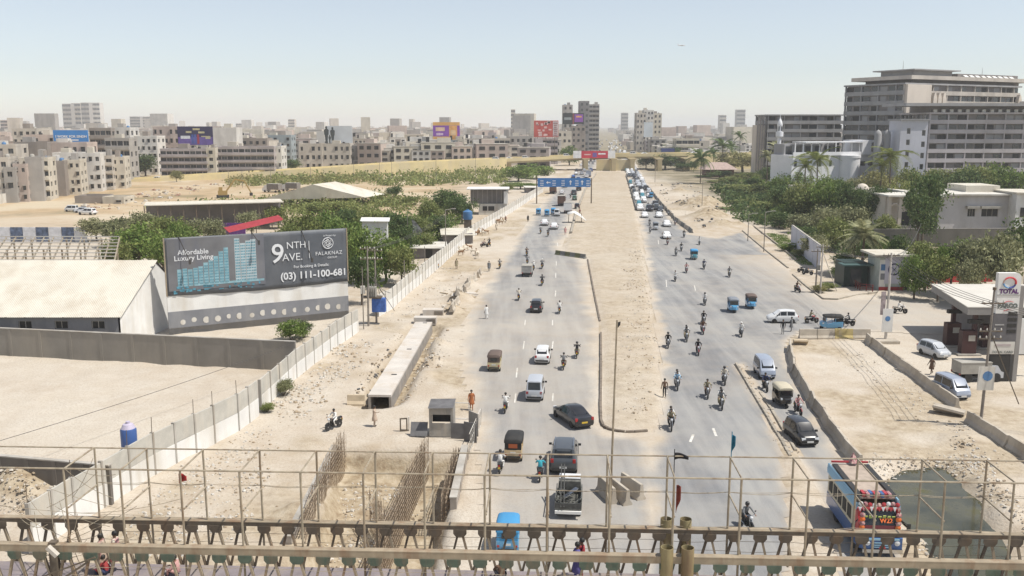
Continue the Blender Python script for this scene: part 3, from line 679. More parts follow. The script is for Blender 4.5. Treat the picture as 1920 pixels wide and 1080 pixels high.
# ================================================================== TREES, PALMS, SHRUBS, SCRUB
def leaf_mat(name, c0, c1, c2=None):
    m, nt, b = new_mat(name); g = nt.nodes.new('ShaderNodeNewGeometry'); oi = nt.nodes.new('ShaderNodeObjectInfo')
    col = ramp(nt, g.outputs['Random Per Island'], [(0, c0), (.6, c1), (1, c2 or c1)])
    tint = ramp(nt, oi.outputs['Random'], [(0, (.84, .92, .66)), (1, (1.12, 1.16, .86))])
    col = mixc(nt, 1.0, col, tint, 'MULTIPLY'); nt.links.new(col, b.inputs['Base Color'])
    b.inputs['Roughness'].default_value = .6; b.inputs['Specular IOR Level'].default_value = .25
    tr = nt.nodes.new('ShaderNodeBsdfTranslucent'); nt.links.new(col, tr.inputs[0]); mx = N(nt, 'ShaderNodeMixShader', i_0=.3)
    nt.links.new(b.outputs[0], mx.inputs[1]); nt.links.new(tr.outputs[0], mx.inputs[2]); nt.links.new(mx.outputs[0], nt.nodes['Material Output'].inputs[0])
    return m
LEAF = {'green': leaf_mat('leaf_green', (0.091, 0.140, 0.036), (0.173, 0.231, 0.074), (0.264, 0.297, 0.116)),
        'dark': leaf_mat('leaf_dark', (0.046, 0.083, 0.033), (0.099, 0.140, 0.058), (0.165, 0.190, 0.091)),
        'olive': leaf_mat('leaf_olive', (0.124, 0.148, 0.058), (0.214, 0.231, 0.099), (0.330, 0.322, 0.165)),
        'grey': leaf_mat('leaf_dusty_grey', (0.140, 0.140, 0.091), (0.247, 0.239, 0.165), (0.446, 0.412, 0.314)),
        'dry': leaf_mat('leaf_dry', (0.181, 0.165, 0.083), (0.297, 0.264, 0.148), (0.412, 0.363, 0.231))}
MBARK = M('bark', (.13, .10, .075), .9, .3, 4, bmp=.3)
def rand_dirs(n, r): 
    v = r.normal(size=(n, 3)); return v / np.linalg.norm(v, axis=1)[:, None]
def leaf_quads(cent, size, r, flat=.0):
    """one small folded leaf face per centre, turned at random"""
    n = len(cent); d = rand_dirs(n, r); d[:, 2] *= (1 - flat); d /= np.linalg.norm(d, axis=1)[:, None]
    e = np.cross(d, rand_dirs(n, r)); e /= np.linalg.norm(e, axis=1)[:, None]
    s = (size * r.uniform(.6, 1.4, n))[:, None]
    v = np.stack([cent - d * s, cent + e * s * .5, cent + d * s, cent - e * s * .5], 1).reshape(-1, 3)
    return v
def crown_mesh(name, mat, seed, nclump=70, nleaf=46, size=.062, squash=1.0, spread=.18, shell=.55, gap=.0, lumpy=.35):
    r = np.random.default_rng(seed)
    big = rand_dirs(7, r) * r.uniform(.25, .55, (7, 1)); big[:, 2] = np.abs(big[:, 2]) * .9 - .15
    c = []
    while len(c) < nclump:
        k = r.integers(7); d = rand_dirs(1, r)[0]; p = big[k] + d * r.uniform(shell, 1.0) * (.50 + lumpy * .3 * r.random())
        if p[2] > -.55: c.append(p)
    c = np.array(c); c[:, 2] *= squash
    cent = (c[:, None, :] + r.normal(size=(nclump, nleaf, 3)) * spread * r.uniform(.5, 1.0, (nclump, 1, 1)) * np.array([1, 1, .75])).reshape(-1, 3)
    v = leaf_quads(cent, size, r); n = len(v) // 4
    me = bpy.data.meshes.new(name); me.vertices.add(len(v)); me.vertices.foreach_set('co', v.astype(np.float32).ravel())
    me.loops.add(n * 4); me.loops.foreach_set('vertex_index', np.arange(n * 4, dtype=np.int32))
    me.polygons.add(n); me.polygons.foreach_set('loop_start', np.arange(0, n * 4, 4, dtype=np.int32))
    me.update(calc_edges=True); me.validate(); me.materials.append(mat); return me
CROWN = {k: [crown_mesh('crown', LEAF[k], 10 * i + s_, 78, 50, .058, sq) for s_, sq in ((1, .95), (2, .8), (3, 1.05))] for i, k in enumerate(LEAF)}
CROWN['thin'] = [crown_mesh('crown', LEAF['olive'], 300 + s_, 46, 40, .045, .6, .16) for s_ in range(2)]
def trunk_mesh(seed):
    r = random.Random(seed); q = MB()
    q.path([(0, 0, -.05), (r.uniform(-.03, .03), 0, .4), (r.uniform(-.06, .06), r.uniform(-.05, .05), .85)], .075, 7, .045)
    for i in range(6):
        a = i * 1.05 + r.uniform(-.3, .3); z = r.uniform(.45, .8); L = r.uniform(.35, .6)
        m_ = Vector((math.cos(a) * L * .5, math.sin(a) * L * .5, z + .2)); q.path([(0, 0, z), m_, m_ + Vector((math.cos(a + .4) * L * .5, math.sin(a + .4) * L * .5, .3))], .035, 5, .01)
    return q.mesh('trunk', MBARK, 60)
TRUNK = [trunk_mesh(s_) for s_ in range(3)]
TREE_N = [0]
def tree(u, vtop, Y, hw, kind, label, group=None, low=.0, name='tree', base=0.0, vc=None):
    """tree whose top shows at (u, vtop) when it stands Y metres out; hw = half width of the crown in picture units"""
    top = pt(u, vtop, Y); r = hw * Y / F; h = max(top.z - base, 1.2); x = top.x
    t = thing(name, label, 'tree', (x, Y, base), random.uniform(0, 6.28), group); i = TREE_N[0]; TREE_N[0] += 1
    ch = max(min(h * .5, r * 1.25), h * .42)
    cz = h - ch * .92
    link('trunk', TRUNK[i % 3], t, (0, 0, 0), 0, (r * .8, r * .8, max(cz, .5) * 1.05))
    m_ = CROWN[kind]; link('crown', m_[i % len(m_)], t, (0, 0, cz), random.uniform(0, 6), (r * 1.02, r * 1.02, ch * 1.08))
    return t
TG = 'trees'
for (u, v, Y, hw, k, lab) in [
    (178, 405, 192, 34, 'grey', 'dusty grey-green tree at the left, behind the bare steel roof frame'),
    (222, 398, 182, 40, 'grey', 'bushy grey tree, second from the left behind the steel roof frame'),
    (268, 392, 176, 42, 'grey', 'tallest of the dusty trees behind the warehouse'),
    (318, 396, 172, 40, 'olive', 'olive tree between the long shed and the billboard'),
    (362, 402, 182, 36, 'grey', 'dusty tree in front of the long dark shed roof'),
    (398, 405, 178, 30, 'grey', 'smaller dusty tree beside the purple panels'),
    (256, 414, 148, 58, 'green', 'rounded green tree right behind the warehouse ridge'),
    (302, 428, 142, 44, 'green', 'olive tree squeezed between warehouse gable and billboard'),
    (560, 392, 160, 42, 'olive', 'reddish olive tree behind the right half of the billboard'),
    (606, 392, 165, 46, 'green', 'green tree behind the billboard, by the small white hut'),
    (646, 396, 160, 44, 'green', 'green tree just above the right edge of the billboard'),
    (682, 424, 138, 44, 'green', 'large green tree right of the billboard'),
    (722, 430, 140, 46, 'green', 'large green tree leaning over the slab wall'),
    (752, 452, 136, 34, 'olive', 'olive tree over the wall beside the tall lamp pole'),
    (676, 476, 122, 34, 'dark', 'dark green tree touching the right end of the billboard'),
    (640, 372, 235, 40, 'olive', 'far olive thorn tree in the middle of the scrub'),
    (585, 376, 240, 36, 'olive', 'low thorn tree by the pale tent roof'),
    (742, 396, 185, 36, 'dark', 'dark tree beside the black and white flag'),
    (782, 398, 190, 34, 'olive', 'tree with thin crown behind the tin sheds'),
    (738, 344, 300, 17, 'dark', 'single small round tree standing in the open field'),
    (806, 372, 222, 30, 'olive', 'tree left of the open sided shed'),
    (838, 352, 240, 40, 'dark', 'big dark tree left of the open sided shed'),
    (866, 362, 226, 28, 'dark', 'dark tree touching the open sided shed'),
    (820, 402, 196, 34, 'dark', 'dark tree hanging over the blue water tank'),
    (776, 362, 280, 26, 'thin', 'flat thorn tree in the field right of the round tree'),
    (952, 342, 330, 18, 'olive', 'tree at the wall left of the blue road sign'),
    (972, 308, 400, 34, 'green', 'tall green tree behind the left end of the blue road sign'),
    (1006, 306, 420, 36, 'green', 'broad green tree above the blue road sign'),
    (976, 340, 350, 30, 'green', 'green tree lower left of the blue road sign'),
    (270, 288, 440, 30, 'dark', 'dark tree mass by the apartment blocks on the left'),
    (240, 300, 435, 18, 'dark', 'small dark tree at the corner of the pale houses'),
    (545, 294, 470, 20, 'dark', 'dark tree between two apartment blocks'),
    (330, 320, 395, 12, 'dry', 'dry brown tree alone on the excavated field'),
    (886, 262, 560, 20, 'dry', 'brown leafless tree by the far flats'),
    (905, 270, 540, 22, 'dry', 'dry bushy tree at the flyover ramp'),
    (795, 286, 500, 14, 'dark', 'dark tree in front of the blue-grey flats'),
    (860, 284, 505, 14, 'dark', 'second dark tree in front of the blue-grey flats'),
    (686, 312, 470, 12, 'olive', 'small tree at the bend of the loop road'),
    (1068, 272, 560, 22, 'green', 'green tree left of the flyover banner'),
    (1248, 287, 505, 36, 'dark', 'wide dark green tree at the right end of the flyover'),
    (1290, 300, 490, 26, 'dark', 'dark tree beside the tall date palm'),
    (1212, 285, 520, 18, 'dark', 'small dark tree beside the flyover pier'),
    (1394, 280, 470, 46, 'dry', 'broad brownish tree above the brick roof'),
    (1335, 345, 390, 20, 'olive', 'small thorn tree by the roadside dump'),
    (1352, 352, 335, 30, 'thin', 'leftmost flat thorn tree of the thicket on the right'),
    (1388, 344, 330, 38, 'olive', 'wide thorn tree at the back of the thicket'),
    (1424, 342, 310, 40, 'olive', 'wide thorn tree at the right back of the thicket'),
    (1396, 372, 282, 40, 'olive', 'wide thorn tree in the middle of the thicket'),
    (1376, 396, 262, 30, 'thin', 'low thorn tree at the front of the thicket'),
    (1432, 376, 262, 42, 'olive', 'wide thorn tree at the right of the thicket'),
    (1425, 404, 238, 34, 'olive', 'front thorn tree of the thicket beside the pavement'),
    (1500, 310, 300, 32, 'green', 'bright green tree below the white hospital annex'),
    (1466, 322, 290, 26, 'green', 'bright green tree beside the minaret palm'),
    (1475, 352, 250, 34, 'olive', 'dusty tree over the pavement garden'),
    (1462, 395, 215, 30, 'dark', 'dark tree above the garden strip'),
    (1560, 322, 280, 26, 'green', 'green tree between the coconut palms'),
    (1600, 330, 290, 24, 'grey', 'grey bush in front of the round white annex'),
    (1652, 312, 270, 36, 'dry', 'dry brown tree below the tall coconut palm'),
    (1740, 306, 178, 40, 'dark', 'tall dark tree in front of the big house'),
    (1728, 360, 172, 34, 'dark', 'dark lower tree beside the house porch'),
    (1772, 308, 275, 42, 'olive', 'olive tree behind the big house roof'),
    (1836, 298, 272, 50, 'olive', 'wide tree in front of the hospital ground floor'),
    (1892, 310, 268, 44, 'green', 'tree at the right edge before the hospital'),
    (1612, 352, 215, 30, 'dark', 'vine-hung dark tree beside the round dome'),
    (1645, 362, 210, 26, 'olive', 'creeper covered tree right of the dome'),
    (1548, 384, 188, 44, 'grey', 'large tree with dusty grey leaves left of the date palm'),
    (1590, 378, 185, 40, 'grey', 'dusty grey tree behind the date palm'),
    (1532, 432, 165, 36, 'grey', 'lower dusty tree behind the electric poles'),
    (1500, 372, 225, 30, 'dark', 'dark tree over the white garden wall'),
    (1742, 442, 132, 40, 'olive', 'olive tree behind the bank kiosk'),
    (1790, 436, 130, 44, 'green', 'green tree behind the filling station canopy'),
    (1720, 474, 126, 34, 'green', 'bushy tree right of the round emblem'),
    (1690, 436, 142, 24, 'dark', 'small dark tree left of the olive ones'),
    (1880, 412, 122, 66, 'grey', 'huge dusty tree at the right edge above the station sign'),
    (1838, 440, 126, 44, 'grey', 'dusty tree left of the huge one over the canopy'),
    (1935, 400, 130, 50, 'dark', 'tree cut by the right edge of the picture'),
    (214, 440, 140, 36, 'olive', 'olive tree at the right end of the steel roof frame'), (340, 412, 160, 40, 'green', 'green tree right behind the upper left corner of the billboard'), (1512, 332, 222, 38, 'olive', 'tall olive tree hiding the low cream house'), (1548, 326, 216, 36, 'green', 'tall green tree hiding the low cream house, right one'), (1590, 338, 212, 34, 'dark', 'tall dark tree before the low pale house'), (1650, 344, 206, 30, 'dark', 'tall dark tree between dome and house porch'), (1480, 338, 240, 36, 'dark', 'tall dark tree left of the low cream house'),
    (1520, 342, 245, 34, 'green', 'green tree between the low cream house and the thicket'), (1552, 348, 238, 30, 'dark', 'dark tree in front of the low cream house'), (1582, 362, 222, 30, 'olive', 'olive tree below the low pale house'), (1570, 405, 176, 34, 'olive', 'olive tree just left of the date palm crown'), (1508, 398, 205, 32, 'grey', 'dusty tree over the middle of the garden wall'), (1522, 420, 185, 30, 'dark', 'dark tree over the lower garden wall'),
    (1665, 400, 188, 30, 'olive', 'olive tree in front of the house porch'), (1690, 330, 215, 30, 'olive', 'olive tree left of the tall dark tree'), (1648, 440, 150, 34, 'dark', 'dark tree right behind the date palm'), (1668, 452, 148, 30, 'green', 'green tree above the booth roof'), (1765, 470, 124, 34, 'olive', 'bushy tree low behind the red wall'), (1820, 470, 120, 34, 'grey', 'dusty bush right above the canopy edge'), (1605, 440, 160, 30, 'grey', 'dusty tree left of the date palm trunk'), (1580, 470, 150, 26, 'dark', 'dark tree over the green shop'),
    (1455, 335, 300, 28, 'olive', 'olive tree joining the thicket to the palms'), (1480, 378, 225, 30, 'green', 'green tree in the garden strip behind the lawn'), (1445, 360, 280, 30, 'dark', 'dark tree on the right flank of the thicket'), (1350, 318, 420, 24, 'dark', 'dark tree in front of the brick pavilion'), (1400, 322, 400, 30, 'olive', 'olive tree below the brownish tree'), (1440, 312, 380, 28, 'dark', 'dark tree below the slim minaret'), (1318, 330, 430, 20, 'dark', 'dark tree at the foot of the tall palm'),
    (1370, 330, 370, 26, 'olive', 'olive tree behind the left of the thicket'), (1415, 330, 350, 28, 'green', 'green tree behind the middle of the thicket'), (540, 408, 150, 34, 'olive', 'olive tree beside the red awning'), (610, 430, 138, 30, 'green', 'low green tree hidden behind the billboard right half'), (700, 388, 200, 34, 'olive', 'olive tree behind the small white hut'), (660, 385, 205, 32, 'dark', 'dark tree behind the green ones above the billboard'), (760, 420, 165, 30, 'dark', 'dark tree between flag pole and wall'), (790, 432, 170, 26, 'olive', 'olive tree at the tin roof shed'), (520, 380, 215, 30, 'olive', 'olive tree right of the long shed'), (470, 392, 200, 26, 'grey', 'dusty tree below the long shed'),
    (1865, 304, 280, 40, 'green', 'green tree before the lower wing'), (1800, 306, 262, 40, 'dark', 'dark tree behind the roof of the big house'), (1712, 312, 270, 34, 'olive', 'olive tree at the foot of the stair tower')]:
    tree(u, v, Y, hw, k, lab)
# palms
def frond_mesh(L, droop, mat, seed, leaf=.45):
    r = random.Random(seed); q = MB(); pts = []
    for i in range(9):
        t = i / 8; pts.append(Vector((0, L * (t - .12 * t * t), L * (.34 * t - droop * t * t))))
    q.path(pts, .03, 4, .008)
    for i in range(1, 26):
        t = i / 26; k = t * 8; j = min(7, int(k)); p = pts[j].lerp(pts[j + 1], k - j); l = leaf * math.sin(math.pi * (.12 + .82 * t)) * r.uniform(.8, 1.2)
        for s_ in (-1, 1):
            e = p + Vector((s_ * l, l * .55, -l * .35)); w_ = Vector((0, .06, 0)); q.add([p - w_, p + w_, e + Vector((0, .02, 0)), e - Vector((0, .02, 0))], [(0, 1, 2, 3)])
    return q.mesh('frond', mat)
FROND = {'date': [frond_mesh(2.6, .55, LEAF['grey'], s_) for s_ in range(3)], 'coco': [frond_mesh(3.4, .95, LEAF['olive'], s_, .7) for s_ in range(3)], 'far': [frond_mesh(3.2, .7, LEAF['dark'], s_, .6) for s_ in range(3)]}
def palm(u, vtop, Y, kind, label, crown=1.0, n=20):
    p = pt(u, vtop, Y); h = max(p.z - 1.2 * crown, 1.5); t = thing('palm_tree', label, 'palm', (p.x, Y, 0), 0, None)
    q = MB(); q.path([(0, 0, -.1), (random.uniform(-.15, .15), 0, h * .5), (random.uniform(-.2, .2), 0, h)], .24 * (1.2 if kind == 'date' else .8), 7, .15); tip = q.v[-1]; q.build('trunk', MBARK, t, 60)
    for i in range(n):
        o = link('frond', FROND[kind][i % 3], t, (0, 0, h)); o.rotation_euler = (random.uniform(-.55, .85) if i > 3 else random.uniform(.7, 1.1), 0, i * 2.4); s_ = crown * random.uniform(.85, 1.1); o.scale = (s_, s_, s_)
for a_ in [(1315, 283, 385, 'far', 'tall date palm standing alone beside the flyover end', 2.3, 26), (1356, 262, 470, 'far', 'palm rising above the brick roof', 2.4), (1338, 280, 490, 'far', 'short palm beside the brick roof', 1.7),
           (1388, 248, 560, 'far', 'farthest palm, left of the tall grey block', 2.0), (1462, 268, 330, 'date', 'date palm beside the slim minaret', 2.0, 24), (1440, 282, 345, 'date', 'lower palm left of the minaret', 1.6),
           (1535, 285, 262, 'coco', 'coconut palm with drooping fronds below the white annex', 1.9), (1512, 300, 268, 'coco', 'smaller coconut palm left of the drooping one', 1.5),
           (1672, 277, 255, 'coco', 'tall coconut palm in front of the white stair tower', 1.9), (1655, 300, 262, 'coco', 'lower palm beside the tall coconut palm', 1.4),
           (1622, 418, 146, 'date', 'stout date palm beside the bank kiosk', 1.7, 30), (1372, 268, 520, 'far', 'palm behind the brownish tree', 1.8)]: palm(*a_)
# small shrubs in the near left
def shrub(u, v, r, h, kind, label):
    p = at(u, v); t = thing('shrub', label, 'shrub', (p.x, p.y, height(p.x, p.y) - .05), random.uniform(0, 6))
    q = MB()
    for i in range(6): a_ = i * 1.05; q.tube((0, 0, 0), (math.cos(a_) * r * .5, math.sin(a_) * r * .5, h * .6), .03, 4, .01)
    q.build('stem', MBARK, t); link('foliage', CROWN[kind][0], t, (0, 0, h * .52), 0, (r, r, h * .55))
shrub(531, 742, 1.15, 1.6, 'grey', 'dusty shrub growing against the slab wall'); shrub(500, 772, .8, .9, 'olive', 'low shrub at the corner post of the slab wall')
shrub(548, 640, 1.9, 2.6, 'green', 'leafy bush behind the wall under the billboard'); shrub(570, 634, 1.2, 2.2, 'dark', 'second bush behind the wall, closer to the slab tops')
shrub(852, 868, .55, 1.2, 'dark', 'dead black bush in the excavated pit'); shrub(1550, 545, 1.6, 1.3, 'olive', 'clipped hedge block at the foot of the electric poles'); shrub(1535, 548, 1.2, 1.2, 'dry', 'dry hedge block left of the clipped one')
shrub(1480, 470, 2.2, 1.6, 'green', 'flower bush in the pavement garden'); shrub(1500, 480, 2.0, 1.5, 'olive', 'second bush in the pavement garden')
shrub(1575, 520, 1.8, 2.2, 'green', 'bright bush beside the green kiosk')
# dry scrub in the wide field: nobody could count it
def scrub(name, label, poly, n, r0, r1, mat, seed, per=26, hs=.7):
    r = np.random.default_rng(seed); P_ = np.array([tuple(p) for p in PX(poly)]); lo, hi = P_.min(0), P_.max(0); pts = []
    while len(pts) < n:
        c = r.uniform(lo, hi, (n * 2, 2)); c = c[poly_sd(c[:, 0], c[:, 1], P_) > 0]; pts += list(c)
    pts = np.array(pts[:n]); rad = r.uniform(r0, r1, n)
    cent = pts[:, None, :] + r.normal(size=(n, per, 2)) * rad[:, None, None] * .5
    z = np.abs(r.normal(size=(n, per))) * rad[:, None] * hs * .6; cent = np.concatenate([cent, z[:, :, None]], 2).reshape(-1, 3)
    size = np.repeat(rad * .22, per); rr = r
    d = rand_dirs(len(cent), r); e = np.cross(d, rand_dirs(len(cent), r)); s_ = size[:, None]
    v = np.stack([cent - d * s_, cent + e * s_ * .7, cent + d * s_, cent - e * s_ * .7], 1).reshape(-1, 3); m_ = len(v) // 4
    me = bpy.data.meshes.new(name); me.from_pydata(v.tolist(), [], np.arange(m_ * 4).reshape(-1, 4).tolist()); me.materials.append(mat)
    o = link(name, me); o['kind'] = 'stuff'; o['label'] = label; o['category'] = 'scrub'
scrub('scrub', 'dry grey-green scrub over the field left of the road', [(470, 335), (620, 322), (960, 318), (950, 345), (760, 350), (640, 345), (470, 350)], 620, 1.2, 3.4, LEAF['olive'], 51)
scrub('scrub', 'scrub between the sheds and the open field', [(280, 392), (520, 372), (720, 366), (800, 380), (700, 420), (540, 400), (300, 398)], 520, .9, 2.6, LEAF['olive'], 52)
scrub('scrub', 'purple-brown dry bushes along the loop road', [(430, 336), (700, 334), (720, 342), (430, 350)], 220, 1.0, 2.6, LEAF['dry'], 53)
scrub('scrub', 'undergrowth filling the ground under the right hand trees', [(1340, 352), (1440, 345), (1560, 360), (1640, 400), (1700, 470), (1560, 480), (1480, 430), (1380, 415)], 900, 1.2, 3.0, LEAF['dark'], 54)
scrub('scrub', 'undergrowth below the trees between billboard and slab wall', [(660, 520), (700, 545), (790, 480), (870, 420), (850, 395), (700, 420), (560, 415)], 420, .9, 2.2, LEAF['green'], 56, 26, 1.1)
scrub('grass_strip', 'short green lawn of the pavement garden', [(1436, 438), (1470, 440), (1530, 498), (1500, 496)], 500, .3, .7, LEAF['green'], 55, 14, .25)
# ================================================================== APARTMENT BLOCKS, SKYLINE, FLYOVER
WALLC = {'pink': (.50, .41, .355), 'cream': (.56, .51, .42), 'white': (.63, .60, .55), 'grey': (.36, .335, .305), 'brown': (.30, .26, .225), 'blue': (.30, .34, .35), 'pale': (.52, .47, .40), 'mauve': (.40, .355, .345), 'dark': (.20, .19, .185)}
WM_ = {k: M('wall_' + k, c, .9, .14, .25, dirt=tuple(x * .74 for x in c), dscale=.16) for k, c in WALLC.items()}
MTANK = P('blue_water_tank', (.05, .16, .34), .5); MROOF = M('flat_roof', (.42, .39, .34), .95, .2, .3)
UNIT = {}
def ubox(mat, name):
    key = (mat.name, name)
    if key not in UNIT: q = MB(); q.box((0, 0, .5), (1, 1, 1)); UNIT[key] = q.mesh(name, mat)
    return UNIT[key]
def put(parent, name, mat, c, d, rz=0): return link(name, ubox(mat, name), parent, c, rz, d)
def block(u0, u1, vtop, Y, dep, floors, bays, col, label, rot=0, style='win', z0=0.0, sidebays=2, clutter=2, name='apartment_block', ww=.5, group=None, side=None):
    a, b = pt(u0, vtop, Y), pt(u1, vtop, Y); W = (b.x - a.x) / max(.3, math.cos(math.radians(rot))); h = (a.z + b.z) / 2 - z0
    t = thing(name, label, 'building', (a.x, Y, z0), math.radians(rot), group); mat = WM_[col]; fh = h / floors
    faces = [((0, 0, 0), (1, 0, 0), W, bays), ((W, 0, 0), (0, 1, 0), dep, sidebays), ((0, dep, 0), (0, -1, 0), dep, sidebays), ((W, dep, 0), (-1, 0, 0), W, 0)]
    if style == 'blank': faces = [(o, u, w_, 0) for o, u, w_, n in faces]
    q = MB(); panes = []
    for fi, (o, u, w_, n) in enumerate(faces):
        ops = []
        if n:
            bw = w_ / n
            for f_ in range(floors):
                for k in range(n):
                    if style == 'strip' and fi == 0: x0, x1, zz0, zz1 = k * bw + .12, (k + 1) * bw - .12, f_ * fh + fh * .42, f_ * fh + fh * .88
                    else:
                        ws = bw * ww * (.85 + .3 * ((k * 7 + f_ * 3) % 3) / 3); x0 = k * bw + (bw - ws) / 2; x1 = x0 + ws; zz0, zz1 = f_ * fh + fh * .34, f_ * fh + fh * .82
                        if (k * 5 + f_ * 11 + fi * 3) % 9 == 0: continue
                    ops.append((round(x0, 2), round(x1, 2), round(zz0, 2), round(zz1, 2)))
        facade(q, o, u, 0, w_, h, ops, .35); panes += [(o, u, op, fi) for op in ops]
    q.add([(0, 0, h - .02), (W, 0, h - .02), (W, dep, h - .02), (0, dep, h - .02)], [(0, 1, 2, 3)])
    wl = q.build('wall', mat, t)
    for i, (o, u, op, fi) in enumerate(panes):
        pn = pane(t, o, u, 0, op, .32, [MGLASS, MDARK, MGLASS][i % 3], MSHADE if i % 2 else None, 2)
        if fi == 0 and style != 'strip' and i % 2 == 0: put(pn, 'sunshade', MSHADE, (0, -.6, op[3] - op[2] + .08), (op[1] - op[0] + .4, .6, .1))
    if style == 'strip':
        for f_ in range(floors): put(t, 'balcony_slab', mat, (W / 2, -.45, f_ * fh + .08), (W, .9, fh * .32))
    # parapet, stair head, tanks
    for (c, d) in (((W / 2, .1, h), (W + .1, .22, .8)), ((W / 2, dep - .1, h), (W + .1, .22, .8)), ((.06, dep / 2, h), (.2, dep - .44, .78)), ((W - .06, dep / 2, h), (.2, dep - .44, .78))): put(t, 'parapet', mat, c, d)
    r = random.Random(int(u0 * 13 + Y))
    for i in range(clutter):
        cx, cy = r.uniform(.2, .8) * W, r.uniform(.3, .7) * dep
        if i % 2 == 0: put(t, 'stair_head', WM_[r.choice(['white', 'grey', 'cream', 'brown'])], (cx, cy, h), (min(W * .3, r.uniform(2.5, 5)), min(dep * .4, 4), r.uniform(2, 3)))
        else:
            q = MB(); q.lathe([(.7, 0), (.75, 1.2), (.5, 1.5), (.01, 1.6)], (0, 0, 0), 10); q.build('water_tank', r.choice([MTANK, MSHADE, MDARK]), t, 50, (cx, cy, h))
    return t
# the row of pale houses at the far left edge, coming towards the excavated field
for a_ in [
    (-40, 8, 300, 286, 12, 4, 3, 'pale', 'pale house cut by the left edge of the picture', 14), (6, 26, 318, 287, 9, 3, 1, 'grey', 'narrow grey house beside the left edge', 14), (24, 46, 312, 290, 12, 4, 2, 'pink', 'pinkish house with few windows near the left edge', 14),
    (46, 74, 299, 293, 13, 4, 2, 'grey', 'tall grey house with blank cement side near the left edge', 14, 'blank'), (75, 88, 300, 297, 11, 4, 1, 'cream', 'slim cream house with stacked balconies', 14, 'strip'),
    (90, 117, 306, 314, 13, 4, 2, 'brown', 'brown house with blank flank between two cream ones', 14, 'blank'), (117, 146, 304, 320, 12, 4, 3, 'cream', 'cream house with three window columns', 14),
    (150, 184, 291, 336, 13, 4, 3, 'white', 'white corner house with large square windows', 14), (185, 207, 296, 346, 13, 4, 2, 'pale', 'pale house with balcony fronts', 14, 'strip'), (208, 231, 298, 352, 13, 4, 2, 'cream', 'last cream house of the front row by the dark tree', 14),
    (26, 84, 270, 362, 16, 4, 3, 'brown', 'brown block with blank front behind the first row of houses', 8, 'blank'), (85, 158, 271, 368, 14, 3, 5, 'pink', 'long pink house with a row of small windows under the blue billboard', 8),
    (-30, 24, 275, 345, 14, 4, 3, 'pale', 'pale green-grey house behind the left edge houses', 10), (98, 150, 290, 352, 10, 3, 4, 'white', 'low white house in the second row', 10),
    (22, 66, 244, 432, 16, 6, 4, 'pale', 'tallest pale block left of the blue billboard', 6), (46, 100, 256, 410, 14, 5, 4, 'pink', 'pinkish block with open top floor left of the blue billboard', 6), (62, 102, 250, 470, 12, 5, 3, 'brown', 'brown block directly behind the blue billboard edge', 4),
    (167, 206, 243, 440, 14, 5, 4, 'brown', 'brown flats right of the blue billboard', 5, 'strip'), (206, 242, 242, 446, 14, 5, 4, 'white', 'flats with white top floor right of the brown ones', 5), (196, 240, 262, 405, 12, 4, 4, 'grey', 'dark grey flats with balcony grid', 5, 'strip'),
    (232, 292, 258, 452, 14, 5, 6, 'white', 'white flats with a grid of windows left of the tree mass', 4), (286, 334, 240, 474, 14, 5, 5, 'pink', 'pinkish flats left of the violet billboard', 3), (398, 442, 242, 500, 14, 5, 3, 'white', 'blank white flats right of the violet billboard', 3, 'blank'),
    (300, 387, 282, 428, 12, 4, 8, 'mauve', 'long grey flats with shaded balconies, left half', 3, 'strip'), (386, 403, 280, 429, 13, 4, 1, 'cream', 'cream stair tower in the middle of the long flats', 3), (403, 512, 278, 434, 12, 4, 10, 'mauve', 'long mauve flats with balcony strips, right half', 3, 'strip'), (512, 527, 277, 440, 13, 4, 2, 'white', 'white end tower of the long mauve flats', 3),
    (440, 500, 262, 520, 14, 4, 5, 'brown', 'brown flats peeping over the long mauve ones', 2), (498, 545, 256, 540, 14, 5, 4, 'blue', 'blue-grey flats over the end tower', 2), (520, 560, 268, 560, 12, 4, 4, 'grey', 'grey flats behind the dark tree', 2),
    (560, 603, 272, 492, 13, 3, 4, 'pale', 'pale flats with recessed balconies, left of the pair', 2), (604, 656, 272, 494, 13, 3, 5, 'pale', 'pale flats with recessed balconies, right of the pair', 2), (657, 674, 276, 500, 12, 3, 2, 'dark', 'narrow dark flats between pale blocks', 2),
    (686, 738, 270, 512, 13, 4, 5, 'cream', 'cream flats with small square windows', 2), (738, 770, 270, 520, 13, 4, 3, 'pale', 'pale flats adjoining the cream ones', 2), (771, 858, 266, 522, 14, 4, 8, 'blue', 'blue-grey flats under the orange billboard', 1, 'strip'), (858, 870, 263, 520, 12, 4, 1, 'cream', 'slim cream tower at the end of the blue-grey flats', 1),
    (898, 956, 262, 560, 14, 4, 6, 'pale', 'flats with pale balcony bands behind the ramp', 0, 'strip'), (956, 998, 258, 572, 14, 4, 4, 'grey', 'grey flats with paired windows behind the ramp', 0), (1002, 1046, 262, 580, 14, 4, 4, 'mauve', 'mauve flats under the red billboard', 0, 'strip'), (1046, 1072, 248, 600, 14, 5, 3, 'cream', 'cream flats right of the red billboard', 0), (1072, 1098, 238, 640, 14, 6, 3, 'brown', 'brown flats below the dark billboard', 0)]:
    block(*a_)
